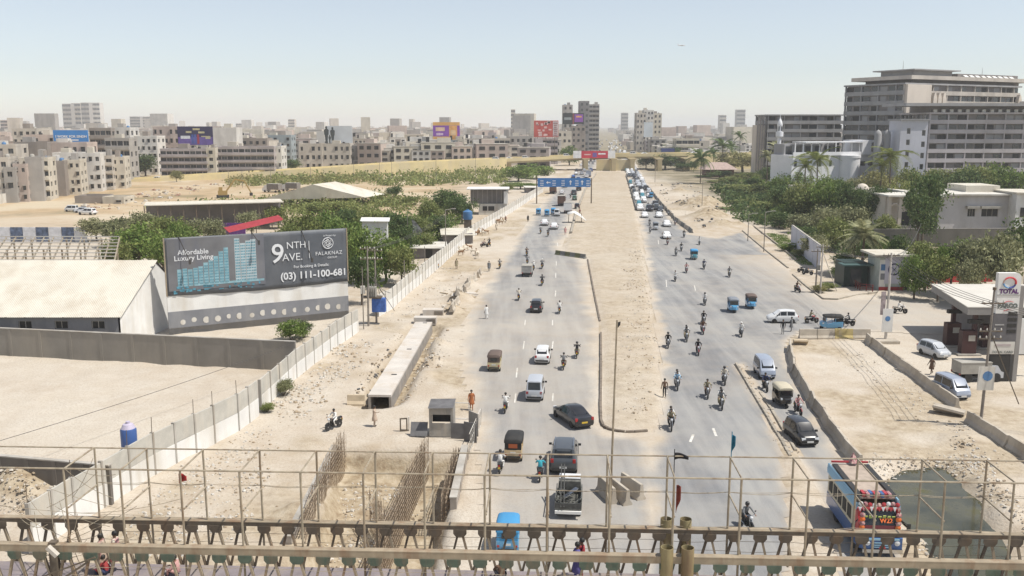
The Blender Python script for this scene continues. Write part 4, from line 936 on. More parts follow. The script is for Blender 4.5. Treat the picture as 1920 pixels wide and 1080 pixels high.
# towers in the haze
for (u0, u1, vt, Y, n, col, lab) in [(116, 132, 195, 2300, 7, 'grey', 'leftmost grey slab of the tall hazy tower cluster'), (133, 150, 194, 2320, 7, 'pale', 'second slab of the tall hazy tower cluster'), (151, 166, 193, 2290, 7, 'grey', 'third slab of the tall hazy tower cluster'), (168, 186, 193, 2310, 7, 'white', 'bright right slab of the tall hazy tower cluster'),
    (243, 262, 219, 2500, 6, 'grey', 'left slab of the lower hazy towers'), (264, 288, 219, 2520, 6, 'pale', 'right slab of the lower hazy towers'), (442, 456, 232, 2500, 4, 'pale', 'short hazy tower above the white flats'), (476, 488, 237, 2450, 4, 'grey', 'hazy tower stump right of the short one'), (0, 20, 226, 1500, 6, 'pink', 'hazy pink tower at the left edge'),
    (540, 552, 224, 2600, 5, 'pale', 'faint tower left of the white hoarding'), (958, 966, 206, 1500, 8, 'pale', 'slim hazy tower left of the red billboard'), (1166, 1178, 212, 2600, 6, 'grey', 'faint tower over the smoky street'), (1382, 1398, 206, 2600, 6, 'grey', 'faint tower left of the hospital'), (1350, 1362, 216, 2500, 5, 'pale', 'faint slim tower right of the palms')]:
    block(u0, u1, vt, Y, 22, n, 3, col, lab, 0, 'strip', clutter=0, sidebays=0, name='tower')
block(1056, 1074, 198, 820, 16, 8, 2, 'grey', 'grey tower stacked with boxes behind the dark billboard', 0); block(1087, 1105, 191, 830, 18, 9, 2, 'dark', 'dark grey tower with poster on top', 0, clutter=0); block(1105, 1124, 197, 860, 18, 10, 3, 'grey', 'light grey tower right of the dark one', 0, 'strip')
block(1194, 1212, 213, 860, 16, 7, 3, 'pale', 'pale tower right of the smoky street', 0); block(1208, 1226, 208, 880, 16, 8, 3, 'white', 'white topped tower behind the white hoarding', 0); block(1226, 1241, 214, 890, 16, 7, 2, 'cream', 'cream tower right of the white hoarding', 0)
block(1268, 1312, 262, 620, 14, 3, 4, 'cream', 'cream house with open terrace between the far trees', 0, 'strip'); block(1312, 1330, 266, 640, 12, 3, 2, 'pale', 'pale house beside the cream terrace', 0)
# --------------------------------------------------------------- hoardings on the roofs
def hoarding(u0, u1, v0, v1, Y, col, label, legs=True, deco=None, name='billboard', zbase=None, rim=None):
    a, b = pt(u0, v1, Y), pt(u1, v0, Y); W, Hh = b.x - a.x, b.z - a.z
    t = thing(name, label, 'billboard', (a.x, Y, 0)); z0 = a.z
    q = MB(); q.box((W / 2, .2, z0 + Hh / 2), (W, .4, Hh)); q.build('panel', M('hoarding_' + label[:14], col, .6, .15, .12), t)
    if legs:
        for x in (W * .15, W * .5, W * .85): q = MB(); q.beam((x, .55, 0), (x, .55, z0 + Hh), .25); q.build('post', MSTEEL_D, t)
    if deco: deco(t, W, z0, Hh)
    return t
PC = lambda n, c: M('print_' + n, c, .6, .2, .5)
def flat(t, x, z, w_, h, mat, k=0): q = MB(); q.box((x, -.012 - .012 * k, z), (w_, .02, h)); return q.build('printed_shape', mat, t)
def d_blue(t, W, z0, H):
    text('I WORK FOR SINDH', W * .095, PC('w', (.8, .8, .8)), t, (W * .06, -.03, z0 + H * .62), bold=.05, sx=1.05); flat(t, W * .5, z0 + H * .5, W * .44, H * .06, PC('w', 0))
    flat(t, W * .75, z0 + H * .26, W * .36, H * .05, PC('w', 0)); flat(t, W * .68, z0 + H * .18, W * .3, H * .04, PC('w', 0))
hoarding(102, 164, 244, 281, 402, (.05, .25, .62), 'bright blue billboard with white lettering over the pink house', deco=d_blue)
def d_violet(t, W, z0, H):
    flat(t, W * .5, z0 + H * .22, W * .98, H * .42, PC('violet', (.16, .10, .34))); flat(t, W * .22, z0 + H * .42, W * .27, H * .16, PC('w', 0), 1); flat(t, W * .8, z0 + H * .46, W * .26, H * .05, PC('yel', (.6, .53, .3)), 1); flat(t, W * .86, z0 + H * .38, W * .14, H * .09, PC('yel', 0), 1)
    for i, c in enumerate(((.06, .10, .35), (.08, .12, .4), (.4, .04, .06))): flat(t, W * (.42 + .08 * i), z0 + H * .32, W * .06, H * .5, PC('can%d' % i, c), 1)
    for (x, z, w_) in ((.54, .85, .2), (.32, .7, .16), (.68, .68, .18)): flat(t, W * x, z0 + H * z, W * w_, H * .1, PC('yel', 0), 1)
hoarding(334, 398, 237, 272, 452, (.035, .03, .085), 'dark violet drinks billboard on the roof of the flats', deco=d_violet)
def d_orange(t, W, z0, H):
    flat(t, W * .5, z0 + H * .5, W, H * .62, PC('purple', (.25, .07, .38))); flat(t, W * .75, z0 + H * .45, W * .3, H * .7, PC('orange', (.75, .38, .12)), 1); flat(t, W * .75, z0 + H * .4, W * .2, H * .3, PC('lightor', (.8, .55, .3)), 2)
    flat(t, W * .27, z0 + H * .6, W * .34, H * .22, PC('peach', (.75, .5, .35)), 1); flat(t, W * .2, z0 + H * .32, W * .15, H * .14, PC('lilacw', (.7, .5, .65)), 1); flat(t, W * .33, z0 + H * .32, W * .1, H * .12, PC('lilacw', 0), 1)
hoarding(812, 862, 229, 262, 540, (.72, .40, .13), 'orange and purple snack billboard above the blue-grey flats', deco=d_orange)
def d_red(t, W, z0, H):
    r = random.Random(3)
    for i in range(26): flat(t, W * r.uniform(.1, .68), z0 + H * r.uniform(.08, .92), W * r.uniform(.05, .16), H * r.uniform(.05, .16), PC('pinkw', (.72, .50, .46)) if i % 3 else PC('red2', (.45, .06, .05)), i % 3)
    flat(t, W * .88, z0 + H * .5, W * .2, H * .9, PC('ivory', (.6, .56, .55)), 3)
    for i in range(7): flat(t, W * .88, z0 + H * (.12 + .12 * i), W * r.uniform(.1, .17), H * .06, PC('redd', (.25, .05, .05)), 4)
hoarding(1001, 1047, 226, 257, 575, (.50, .09, .07), 'red and white crowd billboard left of the dark towers', deco=d_red)
def d_dark(t, W, z0, H):
    flat(t, W * .24, z0 + H * .5, W * .34, H * .22, PC('greyp', (.3, .33, .33))); flat(t, W * .76, z0 + H * .55, W * .4, H * .7, PC('purple', 0)); flat(t, W * .76, z0 + H * .68, W * .26, H * .14, PC('orange', 0), 1); flat(t, W * .5, z0 + H * .5, W * .06, H, PC('redd', 0), 1)
hoarding(1055, 1095, 212, 233, 700, (.025, .03, .032), 'black twin billboard under the tall dark tower', deco=d_dark)
hoarding(611, 660, 236, 268, 505, (.62, .64, .65), 'large blank white hoarding on the roof of the pale flats')
hoarding(594, 608, 246, 268, 520, (.62, .60, .55), 'small cream hoarding left of the two dark figures')
hoarding(1207, 1224, 229, 257, 640, (.58, .62, .64), 'white upright hoarding right of the smoky street')
hoarding(1240, 1265, 278, 285, 500, (.06, .08, .22), 'narrow dark blue hoarding on the flyover parapet', legs=False)
for (u, s_) in ((612.5, 1.0), (624, .95), (618.5, .5)):    # cut-out figures on the roof
    p = pt(u, 269, 500); q = MB(); h = 9.0 * s_
    q.loft([[(-.5 * s_ * a_ + .0, y, z * h), (.5 * s_ * a_, y, z * h), (.5 * s_ * a_, y + .3, z * h), (-.5 * s_ * a_, y + .3, z * h)] for z, a_, y in ((0, 1.3, 0), (.2, 1.2, 0), (.48, 1.7, 0), (.52, 2.2, 0), (.78, 2.6, 0), (.84, 1.2, 0), (.87, .7, 0), (.9, 1.1, 0), (.96, 1.1, 0), (1.0, .5, 0))])
    tag(q.build('cutout_figure', P('cutout_dark', (.03, .04, .04), .7), loc=p), 'dark cut-out figure standing on the flats, ' + {612.5: 'left one', 624: 'right one', 618.5: 'small middle one'}[u], 'hoarding figure', 'cut-out figures')
# --------------------------------------------------------------- the city beyond
HM = [ubox(WM_[k], 'house') for k in ('white', 'pale', 'cream', 'pink', 'grey', 'brown', 'blue')]
def house_mesh(wm, seed):
    r = random.Random(seed); q = MB(); q.box((0, 0, .45), (1, 1, .9)); q.box((r.uniform(-.2, .2), r.uniform(-.1, .1), .98), (.4, .4, .16)); q.mi = 1
    for z in (.2, .5, .76):
        for x in (-.32, 0, .32): q.box((x, -.5, z), (.18, .02, .12))
    q.box((-.3, .2, 1.0), (.1, .12, .16)); q.mi = 2; q.box((0, 0, .905), (1.02, 1.02, .02)); return q.mesh('house', [wm, MDARK, MROOF])
HOUSE = [house_mesh(WM_[k], i) for i, k in enumerate(('white', 'pale', 'cream', 'pink', 'grey', 'pale', 'mauve', 'white'))]
FARH = []; r = random.Random(21); G1 = 'flat roofed houses of the city beyond the flats'; G2 = 'white houses among trees beyond the flyover'
def road_clear(x, Y): s_ = x - .096 * (Y - 100); return (-24 < s_ < 50) if Y < 620 else (-15 < s_ < 42)
n = 0
for i in range(150):
    Y = 500 * (2.2 ** (r.random() ** 2.2)); u = r.uniform(-60, 1090); x = pt(u, 300, Y).x
    if road_clear(x, Y): continue
    w_ = r.uniform(9, 18); o = link('house', HOUSE[r.randrange(8)], None, (x, Y, 0), r.uniform(-.25, .25), (w_, r.uniform(9, 15), r.uniform(9, 17))); tag(o, 'hazy %s flat roofed house', 'house', G1); FARH.append((u, o))
for i in range(90):
    Y = 560 * (2.4 ** r.random()); u = r.uniform(1215, 1580); x = pt(u, 300, Y).x
    if road_clear(x, Y): continue
    o = link('house', HOUSE[r.choice((0, 1, 2, 7))], None, (x, Y, 0), r.uniform(-.3, .3), (r.uniform(8, 18), r.uniform(8, 14), r.uniform(4.5, 10))); tag(o, 'low hazy %s house', 'house', G2); FARH.append((u, o))
vs, fs, ms = [], [], []
q = MB()
for i in range(3000):
    Y = 880 * (5.5 ** r.random()); u = r.uniform(-80, 1990); x = pt(u, 300, Y).x
    if road_clear(x, Y): continue
    q.mi = r.randrange(5); h = r.uniform(6, 20) if u < 1130 else r.uniform(4, 14)
    if r.random() < .05: h *= 2
    q.box((x, Y, h / 2), (r.uniform(10, 26), r.uniform(10, 20), h), r.uniform(-.4, .4))
o = q.build('distant_city', [WM_[k] for k in ('white', 'pale', 'cream', 'grey', 'pink')]); o['kind'] = 'stuff'; o['label'] = 'mass of distant city houses dissolving in haze'
for i in range(95):
    Y = 540 * (2.4 ** r.random()); u = r.uniform(1190, 1600); x = pt(u, 300, Y).x
    if road_clear(x, Y): continue
    tree(u, 300 - r.uniform(2, 12) - (Y - 540) * .035, Y, F * r.uniform(3.5, 6.5) / Y, r.choice(['dark', 'dark', 'olive']), 'hazy tree', 'trees among the houses beyond the flyover')
for i in range(45):
    Y = 560 * (2.0 ** r.random()); u = r.uniform(0, 1090); x = pt(u, 300, Y).x
    if road_clear(x, Y): continue
    tree(u, 300 - r.uniform(-8, 4) - (Y - 540) * .03, Y, F * r.uniform(3, 5) / Y, r.choice(['dark', 'olive', 'dry']), 'hazy tree', 'trees between the far houses')
for i in range(30):   # houses lining the far street
    Y = 640 + i * 34; s_ = -26 if i % 2 else 54; o = link('house', HOUSE[i % 8], None, (s_ + .096 * (Y - 100), Y, 0), -.1, (14, 26, r.uniform(8, 16))); tag(o, '%s house lining the far street', 'house', G1); FARH.append((960 + F * (s_ + .096 * (Y - 100)) / Y, o))
for i in range(26):   # trees lining the far street
    Y = 620 + i * 38; s_ = -30 if i % 2 else 56; x = s_ + .096 * (Y - 100); u = 960 + F * x / (Y * cp + 3)
    tree(u, 272 - i * .9, Y, F * 7 / Y, 'dark', 'hazy street tree', 'street trees along the far road')
MARK = [(10, 'the left edge'), (60, 'the brown blank block'), (130, 'the blue billboard'), (200, 'the dark balcony flats'), (265, 'the white grid flats'), (310, 'the pinkish flats'), (366, 'the violet billboard'), (420, 'the blank white flats'), (480, 'the long mauve flats'), (540, 'the dark tree between flats'), (580, 'the recessed balcony flats'), (640, 'the blank white hoarding'), (715, 'the cream flats'), (790, 'the blue-grey flats'), (838, 'the orange billboard'), (885, 'the brown leafless tree'), (930, 'the banded flats'), (978, 'the grey paired flats'), (1024, 'the red billboard'), (1076, 'the black twin billboard'), (1115, 'the flyover banner'), (1160, 'the smoky street'), (1216, 'the white upright hoarding'), (1250, 'the narrow blue hoarding'), (1290, 'the cream terrace house'), (1320, 'the tall date palm'), (1356, 'the brick pavilion'), (1395, 'the brownish tree'), (1440, 'the left hospital block'), (1500, 'the white annex'), (1570, 'the hospital tower')]
ORD = ['first', 'second', 'third', 'fourth', 'fifth', 'sixth', 'seventh', 'eighth', 'ninth', 'tenth', 'eleventh', 'twelfth', 'thirteenth', 'fourteenth', 'fifteenth', 'sixteenth', 'seventeenth', 'eighteenth', 'nineteenth', 'twentieth'] + [t_ + '-' + f_ for t_ in ('twenty', 'thirty', 'forty', 'fifty') for f_ in ('first', 'second', 'third', 'fourth', 'fifth', 'sixth', 'seventh', 'eighth', 'ninth')]
FART = [(960 + F * o.location.x / (o.location.y * cp + 3), o) for o in COL.objects if o.get('label') in ('hazy tree', 'hazy street tree')]
cnt = {}
for u, o in sorted(FARH + FART, key=lambda a: a[0]):
    mk = min(MARK, key=lambda m_: abs(m_[0] - u))[1]; l = o['label']
    if '%s' in l: l = l % o.data.materials[0].name.replace('wall_', '')
    k = cnt[(l, mk)] = cnt.get((l, mk), -1) + 1
    o['label'] = '%s, %s from the left beyond %s' % (l, ORD[min(k, 55)], mk)
# --------------------------------------------------------------- flyover
MFLY = M('pale_yellow_parapet', (.62, .52, .29), .85, .12, .2, dirt=(.50, .44, .32), dscale=.1); MFLYD = M('flyover_concrete', (.44, .36, .21), .9, .15, .3)
ctl = [(100, 345, 385), (300, 333, 400), (480, 322.5, 420), (640, 313, 438), (760, 305, 455), (950, 297, 488), (1080, 291, 498), (1180, 288, 500), (1290, 286.5, 505), (1450, 287, 520), (1640, 292, 540)]
fp = [pt(*c) for c in ctl]; fly = thing('flyover', 'yellowish concrete flyover with long ramp crossing over the road', 'flyover', (fp[5].x, fp[5].y, 0)); o0 = Vector((fp[5].x, fp[5].y, 0))
for i, (a, b) in enumerate(zip(fp[:-1], fp[1:])):
    d = (b - a); d.z = 0; nrm = Vector((-d.y, d.x, 0)).normalized(); a = a - o0; b = b - o0; q = MB()
    span = 5 <= i < 8
    th = 1.5 if span else None
    def ring(p, zb, zt, y0, y1): return [p + nrm * y0 + Vector((0, 0, zb - p.z)), p + nrm * y1 + Vector((0, 0, zb - p.z)), p + nrm * y1 + Vector((0, 0, zt - p.z)), p + nrm * y0 + Vector((0, 0, zt - p.z))]
    q.loft([ring(p, (max(p.z - 2.6, -.2) if span else -.3), max(p.z - 1.0, .05), .25, 13.7) for p in (a, b)]); q.build('ramp_body' if not span else 'deck_girder', MFLYD if span else MFLY, fly)
    for y0, y1 in ((0, .25), (13.75, 14)): q = MB(); q.loft([ring(p, (max(p.z - 1.7, -.25) if span else -.3), p.z, y0, y1) for p in (a, b)]); q.build('parapet', MFLY, fly)
for u in (955, 1098, 1150, 1185, 1236, 1288):
    p = at(u, 320.5) - o0; q = MB(); w_ = 2.2; 
    for y in (2, 11): q.box((p.x, p.y + y - 3, 2.8), (w_, 2.2, 6.4))
    q.loft([[(p.x - a_, p.y - 2 + y, z) for a_, y in ((-w_ * k, 0), (w_ * k, 0), (w_ * k, 13), (-w_ * k, 13))] for z, k in ((5.6, .55), (6.6, .95))]); q.build('pier', MFLYD, fly)
p = at(1120, 321) - o0; p2 = at(1186, 321) - o0
q = MB(); q.box(((p.x + p2.x) / 2, p.y + 6, 2.8), (p2.x - p.x, .8, 5.9)); q.build('median_wall', MFLY, fly)
def d_ban(t, W, z0, H):
    flat(t, W * .07, z0 + H * .5, W * .2, H * 1.02, PC('w', 0)); flat(t, W * .92, z0 + H * .5, W * .18, H * 1.1, PC('w', 0)); flat(t, W * .5, z0 + H * .45, W * .1, H * .6, PC('violet', 0)); flat(t, W * .32, z0 + H * .5, W * .16, H * .16, PC('pinkw', 0)); flat(t, W * .68, z0 + H * .6, W * .18, H * .2, PC('w', 0))
hoarding(1077, 1153, 283, 296.5, 492, (.55, .04, .07), 'long red banner with white ends hung on the flyover', legs=False, deco=d_ban, name='banner')
# blue sign gantry
GY = 284; a, b = pt(1008, 350.5, GY), pt(1107, 333.5, GY + 1); gt = thing('sign_gantry', 'wide blue direction sign gantry over the left carriageway', 'road sign', (a.x, GY, 0)); W, z0, Hh = b.x - a.x, a.z, b.z - a.z
MBLUE = M('sign_blue', (.04, .17, .42), .5, .12, .3)
for i in range(4): q = MB(); q.box((W * (i + .5) / 4, 0, z0 + Hh / 2), (W / 4 - .03, .12, Hh)); q.build('sign_panel', MBLUE, gt)
for x in (-.25, W + .3): q = MB(); q.lathe([(.2, 0), (.14, z0 + Hh), (.001, z0 + Hh)], (x, .3, 0), 10); q.build('post', MSTEEL_D, gt)
q = MB(); q.beam((-.25, .3, z0 + Hh * .7), (W + .3, .3, z0 + Hh * .7), .25); q.beam((-.25, .3, z0 + Hh * .3), (W + .3, .3, z0 + Hh * .3), .25); q.build('truss', MSTEEL_D, gt)
def arrow(x, z, s_, ang=0):
    q = MB(); R = Matrix.Rotation(ang, 3, 'Y'); P_ = [(-.12, -.6), (.12, -.6), (.12, .1), (.4, .1), (0, .6), (-.4, .1), (-.12, .1)]
    q.loft([[Vector((x, y, z)) + R @ Vector((a_ * s_, 0, b_ * s_)) for a_, b_ in P_] for y in (-.07, -.085)]); q.build('arrow', MVW, gt)
arrow(W * .2, z0 + Hh * .5, 1.1, -math.pi / 2); arrow(W * .62, z0 + Hh * .5, 1.2); arrow(W * .84, z0 + Hh * .5, 1.2)
for i, x in enumerate((.08, .31, .48, .74, .95)):
    for z, k in ((.68, .06), (.42, .07), (.2, .06)): q = MB(); q.box((W * x, -.07, z0 + Hh * z), (W * k, .02, Hh * .08)); q.build('sign_line', MVW, gt)
# ================================================================== HOSPITAL AND THE RIGHT SIDE
MHB = M('hospital_band', (.50, .455, .40), .9, .14, .2, dirt=(.33, .30, .27), dscale=.12); MHG = M('hospital_grey_and_shade', (.33, .325, .325), .9, .14, .2, dirt=(.24, .235, .235), dscale=.15)
MHM = M('hospital_mauve', (.48, .445, .45), .9, .12, .15, dirt=(.36, .335, .33), dscale=.12); MHR = M('hospital_recess', (.22, .20, .19), .9, .2, .4); MHC = M('hospital_cream', (.62, .55, .47), .9, .1, .2, dirt=(.5, .44, .37), dscale=.15)
def banded(name, label, o, rot, W, dep, h, fh, front=None, left=None, right=None, bay=3.2, z0=0.0, band=.42, rec=.7, top_mat=None):
    """storeys of long balcony bands with recessed windows; front/left/right give the band material of the faces in view"""
    t = thing(name, label, 'building', (o[0], o[1], z0), rot); n = max(1, round(h / fh)); fh = h / n
    q = MB(); q.box((W / 2, dep / 2, h / 2), (W - 2 * rec, dep - 2 * rec, h - .05)); q.build('core', MHR, t); r = random.Random(int(W * 10))
    FACES = [(front, Vector((0, 0, 0)), Vector((1, 0, 0)), W), (right, Vector((W, 0, 0)), Vector((0, 1, 0)), dep), (left, Vector((0, dep, 0)), Vector((0, -1, 0)), dep)]
    for mat, p0, u, L in FACES:
        if mat is None: continue
        nrm = Vector((u.y, -u.x, 0)); rz = math.atan2(u.y, u.x); k = max(1, round(L / bay)); bw = L / k
        for f_ in range(n):
            c = p0 + u * (L / 2) - nrm * .12; put(t, 'balcony_band', mat, (c.x, c.y, f_ * fh - .0), (L - .02 * (1 + abs(u.y)), .25, fh * band), rz)
            c = p0 + u * (L / 2) - nrm * (rec * .5); put(t, 'floor_slab', mat, (c.x, c.y, f_ * fh + .003), (L - .6, rec, .16), rz)
            for i in range(k):
                if r.random() < .12: continue
                c = p0 + u * (bw * (i + .5)) - nrm * (rec - .04); put(t, 'window', r.choice([MGLASS, MGLASS, MDARK, MHG]), (c.x, c.y, f_ * fh + fh * .40), (bw * r.choice((.62, .8, .9)), .1, fh * .5), rz)
            for i in range(0, k + 1, 2):
                c = p0 + u * min(max(bw * i, .3), L - .3) - nrm * (rec * .55); put(t, 'mullion_pier', mat, (c.x, c.y, f_ * fh + fh * band), (.35, rec * .9, fh * (1 - band)), rz)
    put(t, 'roof_slab', top_mat or front or MHB, (W / 2, dep / 2, h), (W + .6, dep + .6, .55)); 
    return t
ROT = math.radians(28); c0 = pt(1697, 158, 322); hz_ = c0.z
ld = Vector((-math.sin(ROT), math.cos(ROT), 0)); rd = Vector((math.cos(ROT), math.sin(ROT), 0))
main = banded('hospital_block', 'large stepped grey hospital tower at the right with long balcony bands', (c0.x, c0.y), ROT, 62, 26, hz_, 3.25, front=MHB, left=MHG, bay=3.6, top_mat=MHG)  # left face takes darker grey bands, its shade put into the colour
# blank lit panel, fins and roof storeys, in the block's own axes
put(main, 'blank_panel', MHC, (6.3, -.45, hz_ * .30), (12.0, 1.0, hz_ * .70)); 
for x in (14.2, 16.6, 19.0, 60.5): q = MB(); q.loft([[(x - .9, -1.2, z), (x + .9, -1.2, z), (x + .9, .2, z), (x - .9, .2, z)] for z in (hz_ * .2, hz_ * .88)] + [[(x - .3, -1.1, hz_ * .93), (x + .3, -1.1, hz_ * .93), (x + .3, .1, hz_ * .93), (x - .3, .1, hz_ * .93)]]); q.build('fin', MHC, main)
put(main, 'recessed_storey', MHR, (36, 13, hz_ + .55), (58, 20, 1.3)); put(main, 'overhanging_roof', MHB, (36, 13, hz_ + 1.85), (66, 26, 1.3)); put(main, 'top_storey', MHG, (20, 12, hz_ + 3.15), (20, 14, 2.0)); put(main, 'top_roof', MHG, (20, 12, hz_ + 5.15), (24, 18, .4)); put(main, 'solar_shed', MHR, (50, 12, hz_ + 3.15), (34, 14, 1.4))
for i in range(9): o = put(main, 'roof_panel', MWHITE, (36 + i * 3.2, 3.5, hz_ + 3.4), (2.0, 2.2, .12)); o.rotation_euler = (.55, 0, 0)
for (u, vt) in ((1693, 113), (1842, 128)): 
    p = pt(u, 132, 340); q = MB(); q.tube((0, 0, 0), (0, 0, 3.4), .09, 5, .03); l = (Matrix.Rotation(-ROT, 3, 'Z') @ (p - Vector((c0.x, c0.y, 0)))); q.build('antenna', MSTEEL_D, main, loc=(l.x, l.y, hz_ + 3.1 if u > 1800 else hz_ + 5.5))
# front wing with stair tower
p = pt(1744, 214, 296); wing = banded('hospital_wing', 'lower hospital wing with mauve balcony bands at the right edge', (p.x, p.y), math.radians(3), 52, 20, p.z, 3.1, front=MHM, left=MHG, bay=3.0)
put(wing, 'roof_storey', MHR, (26, 9, p.z + .55), (50, 14, 1.9)); put(wing, 'roof_canopy', MHG, (22, 6, p.z + 2.45), (62, 17, .9)); put(wing, 'roof_block', MHC, (42, 5, p.z + .56), (16, 9, 3.6))
for i in range(16): put(wing, 'roof_vent', MWHITE, (2 + i * 2.6, .9, p.z + .56), (1.1, .6, .9))
a, b = pt(1690, 226, 288), pt(1741, 226, 288); st = thing('stair_tower', 'pale mauve stair tower with small square windows joined to the hospital wing', 'building', (a.x, 288, 0)); W = b.x - a.x; h = a.z
MLILAC = M('lilac_wall', (.55, .55, .60), .9, .1, .15, dirt=(.45, .45, .48), dscale=.2); q = MB(); ops = []
for f_ in range(7):
    for x in (W * .3, W * .86): ops.append((x - .55, x + .55, h - 4 - f_ * 3.4 - (.6 if x > 4 else 0), h - 2.3 - f_ * 3.4 - (.6 if x > 4 else 0)))
facade(q, (0, 0, 0), (1, 0, 0), 0, W, h, ops); facade(q, (0, 9, 0), (0, -1, 0), 0, 9, h, []); facade(q, (W, 0, 0), (0, 1, 0), 0, 9, h, []); q.quad((0, 0, h), (W, 0, h), (W, 9, h), (0, 9, h)); q.build('wall', MLILAC, st)
for op in ops: pane(st, (0, 0, 0), (1, 0, 0), 0, op, .2, MGLASS, MSHADE, 1)
put(st, 'roof_slab', MHG, (W / 2, 4.5, h), (W + .8, 10, .5))
for x in (-2.2, -5.0): q = MB(); h_ = pt(1675, 243, 290).z; q.lathe([(1.1, 0), (1.1, h_ - 1.5), (.8, h_ - .6), (.01, h_)], (x, 4.5, 0), 12); q.build('service_shaft', MHG, st, 40)
# left hospital block
p = pt(1440, 217, 398); lb = banded('hospital_block', 'long low hospital block left of the tower', (p.x, p.y), math.radians(2), 32, 18, p.z, 3.3, front=MHG, left=MHG, bay=3.4); put(lb, 'end_wall', MHC, (-2.2, 4, 0), (4.2, 6, p.z * .86))
for i in range(4): put(lb, 'dark_fin', MHR, (-3.8 + i * 1.1, .8, 0), (.4, .6, p.z))
# white annex
p = pt(1480, 264, 300); MW2 = M('bright_white_wall', (.74, .74, .75), .85, .06, .3); ax = thing('white_annex', 'bright white two storey annex with terrace canopies and round drum', 'building', (p.x, 296, 0), .3); W = 1.06 * (pt(1660, 264, 300).x - p.x); h = p.z
put(ax, 'body', MW2, (W * .5, 7, 0), (W * .96, 12, h - 4.5)); put(ax, 'upper_room', MW2, (W * .90, 5, h - 4.5), (W * .2, 10, 4.6)); put(ax, 'back_room', MHG, (W * .35, 10, h - 4.5), (W * .6, 6, 3.4))
for x0, x1 in ((.13, .50), (.53, .80)): put(ax, 'canopy', MW2, (W * (x0 + x1) / 2, 3, h - .6), (W * (x1 - x0), 7.5, .3))
for x in np.linspace(.04, .78, 9): put(ax, 'column', MW2, (W * x, .6, h - 4.5), (.3, .3, 3.9))
put(ax, 'terrace_parapet', MW2, (W * .4, .1, h - 4.6), (W * .78, .25, 1.1))
q = MB(); q.lathe([(3.2, 0), (3.2, h - 5.4), (3.4, h - 5.4), (3.4, h - 4.6), (.01, h - 4.6)], (W * .66, 0, 0), 24); q.build('drum', MW2, ax, 40)
for (x, z, w_, hh, y) in ((.93, h - 3.6, 1.6, 3.0, -.05), (.06, h - 8, .9, 1.8, .98), (.2, h - 8, .9, 1.8, .98), (.34, h - 8, .9, 1.8, .98), (.46, h - 8, .9, 1.8, .98), (.84, h - 8, 1.8, 1.4, .98), (.93, h - 8, 1.8, 1.4, .98)): put(ax, 'window', MGLASS, (W * x, y, z), (w_, .1, hh))
for x in np.linspace(.1, .66, 6): put(ax, 'terrace_window', MGLASS, (W * x, 6.95, h - 4.4), (2.2, .1, 2.6))
# minaret
p = pt(1463, 221, 322); mn = thing('minaret', 'slim white minaret with two balconies beside the date palm', 'minaret', (p.x, 322, 0)); h = p.z; q = MB()
q.lathe([(.95, 0), (.85, h * .42), (1.5, h * .44), (1.5, h * .5), (.75, h * .5), (.65, h * .74), (1.3, h * .76), (1.3, h * .82), (.9, h * .82), (.9, h * .9), (1.0, h * .91), (.6, h * .96), (.1, h), (.02, h * 1.06)], (0, 0, 0), 12); q.build('shaft', MW2, mn, 40)
for i in range(6): a_ = i * 1.047; put(mn, 'opening', MDARK, (math.cos(a_) * .86, math.sin(a_) * .86, h * .83), (.3, .3, h * .06), a_)
# big house on the right
a, b = pt(1762, 366, 200), pt(1893, 362, 200); hs = thing('house', 'big flat roofed house with two hooded windows behind the garden wall', 'house', (a.x, 200, 0)); W = b.x - a.x; h = a.z; MHS = M('house_grey_white', (.50, .48, .475), .9, .12, .3, dirt=(.38, .36, .34), dscale=.25)
q = MB(); ops = [(W * .42, W * .53, h - 4.6, h - 2.9), (W * .62, W * .86, h - 4.6, h - 2.9)]; facade(q, (0, 0, 0), (1, 0, 0), 0, W, h, ops); facade(q, (W, 0, 0), (0, 1, 0), 0, 16, h, []); facade(q, (0, 16, 0), (0, -1, 0), 0, 16, h, []); q.build('wall', MHS, hs)
for op in ops:
    pane(hs, (0, 0, 0), (1, 0, 0), 0, op, .2, MDARK, MSHADE, 3); put(hs, 'window_hood', MSHADE, ((op[0] + op[1]) / 2, -.5, op[3] + .1), (op[1] - op[0] + 1.0, 1.0, .5))
put(hs, 'roof_slab', MOFFW, (W / 2 - 2, 8, h), (W + 5, 18, .3)); put(hs, 'roof_room', MTIN, (W * .8, 10, h + .3), (W * .5, 9, 1.4))
put(hs, 'side_bay', MWHITE, (W + 3.0, 2, 0), (6, 10, h + .6)); put(hs, 'bay_roof', MTIN, (W + 3, 2, h + .6), (7, 11.5, .25))
for z in (h - 4.4,): put(hs, 'bay_window', MDARK, (W + 1.6, -3.04, z), (1.2, .08, 2.0)); 
pw = pt(1668, 366, 198).x - a.x; put(hs, 'porch_wall', MHC, (pw / 2 - .5, 3.6, 0), (-pw - 1.2, 6.8, h - .2)); put(hs, 'porch_roof', MOFFW, (pw / 2, 2.5, h - .2), (-pw + .8, 10, .35))
for x in (pw + .3, pw + 2.6, pw + 6.4): put(hs, 'porch_pillar', MHC, (x, -1.4, 0), (.7, .7, h - .2))
q = MB(); q.path([(pw + .3 + 1.15 - 1.15 * math.cos(t), -1.4, h - 3.2 + 1.5 * math.sin(t)) for t in np.linspace(0, math.pi, 9)], .25, 6); q.build('porch_arch', MHC, hs)
put(hs, 'porch_door', MDARK, (pw + 4.4, .15, 2.2), (2.2, .08, 3.0)); put(hs, 'porch_balcony', MHR, (pw + 4.6, -1.2, 1.2), (5.2, 1.2, 1.2))
a, b = pt(1640, 430, 186), pt(1960, 428, 176); solid_wall('garden_wall', 'long grey garden wall in front of the big house', (a.x, 186, 0), (b.x, 176, 0), a.z, b.z, MCEM, piers=10)
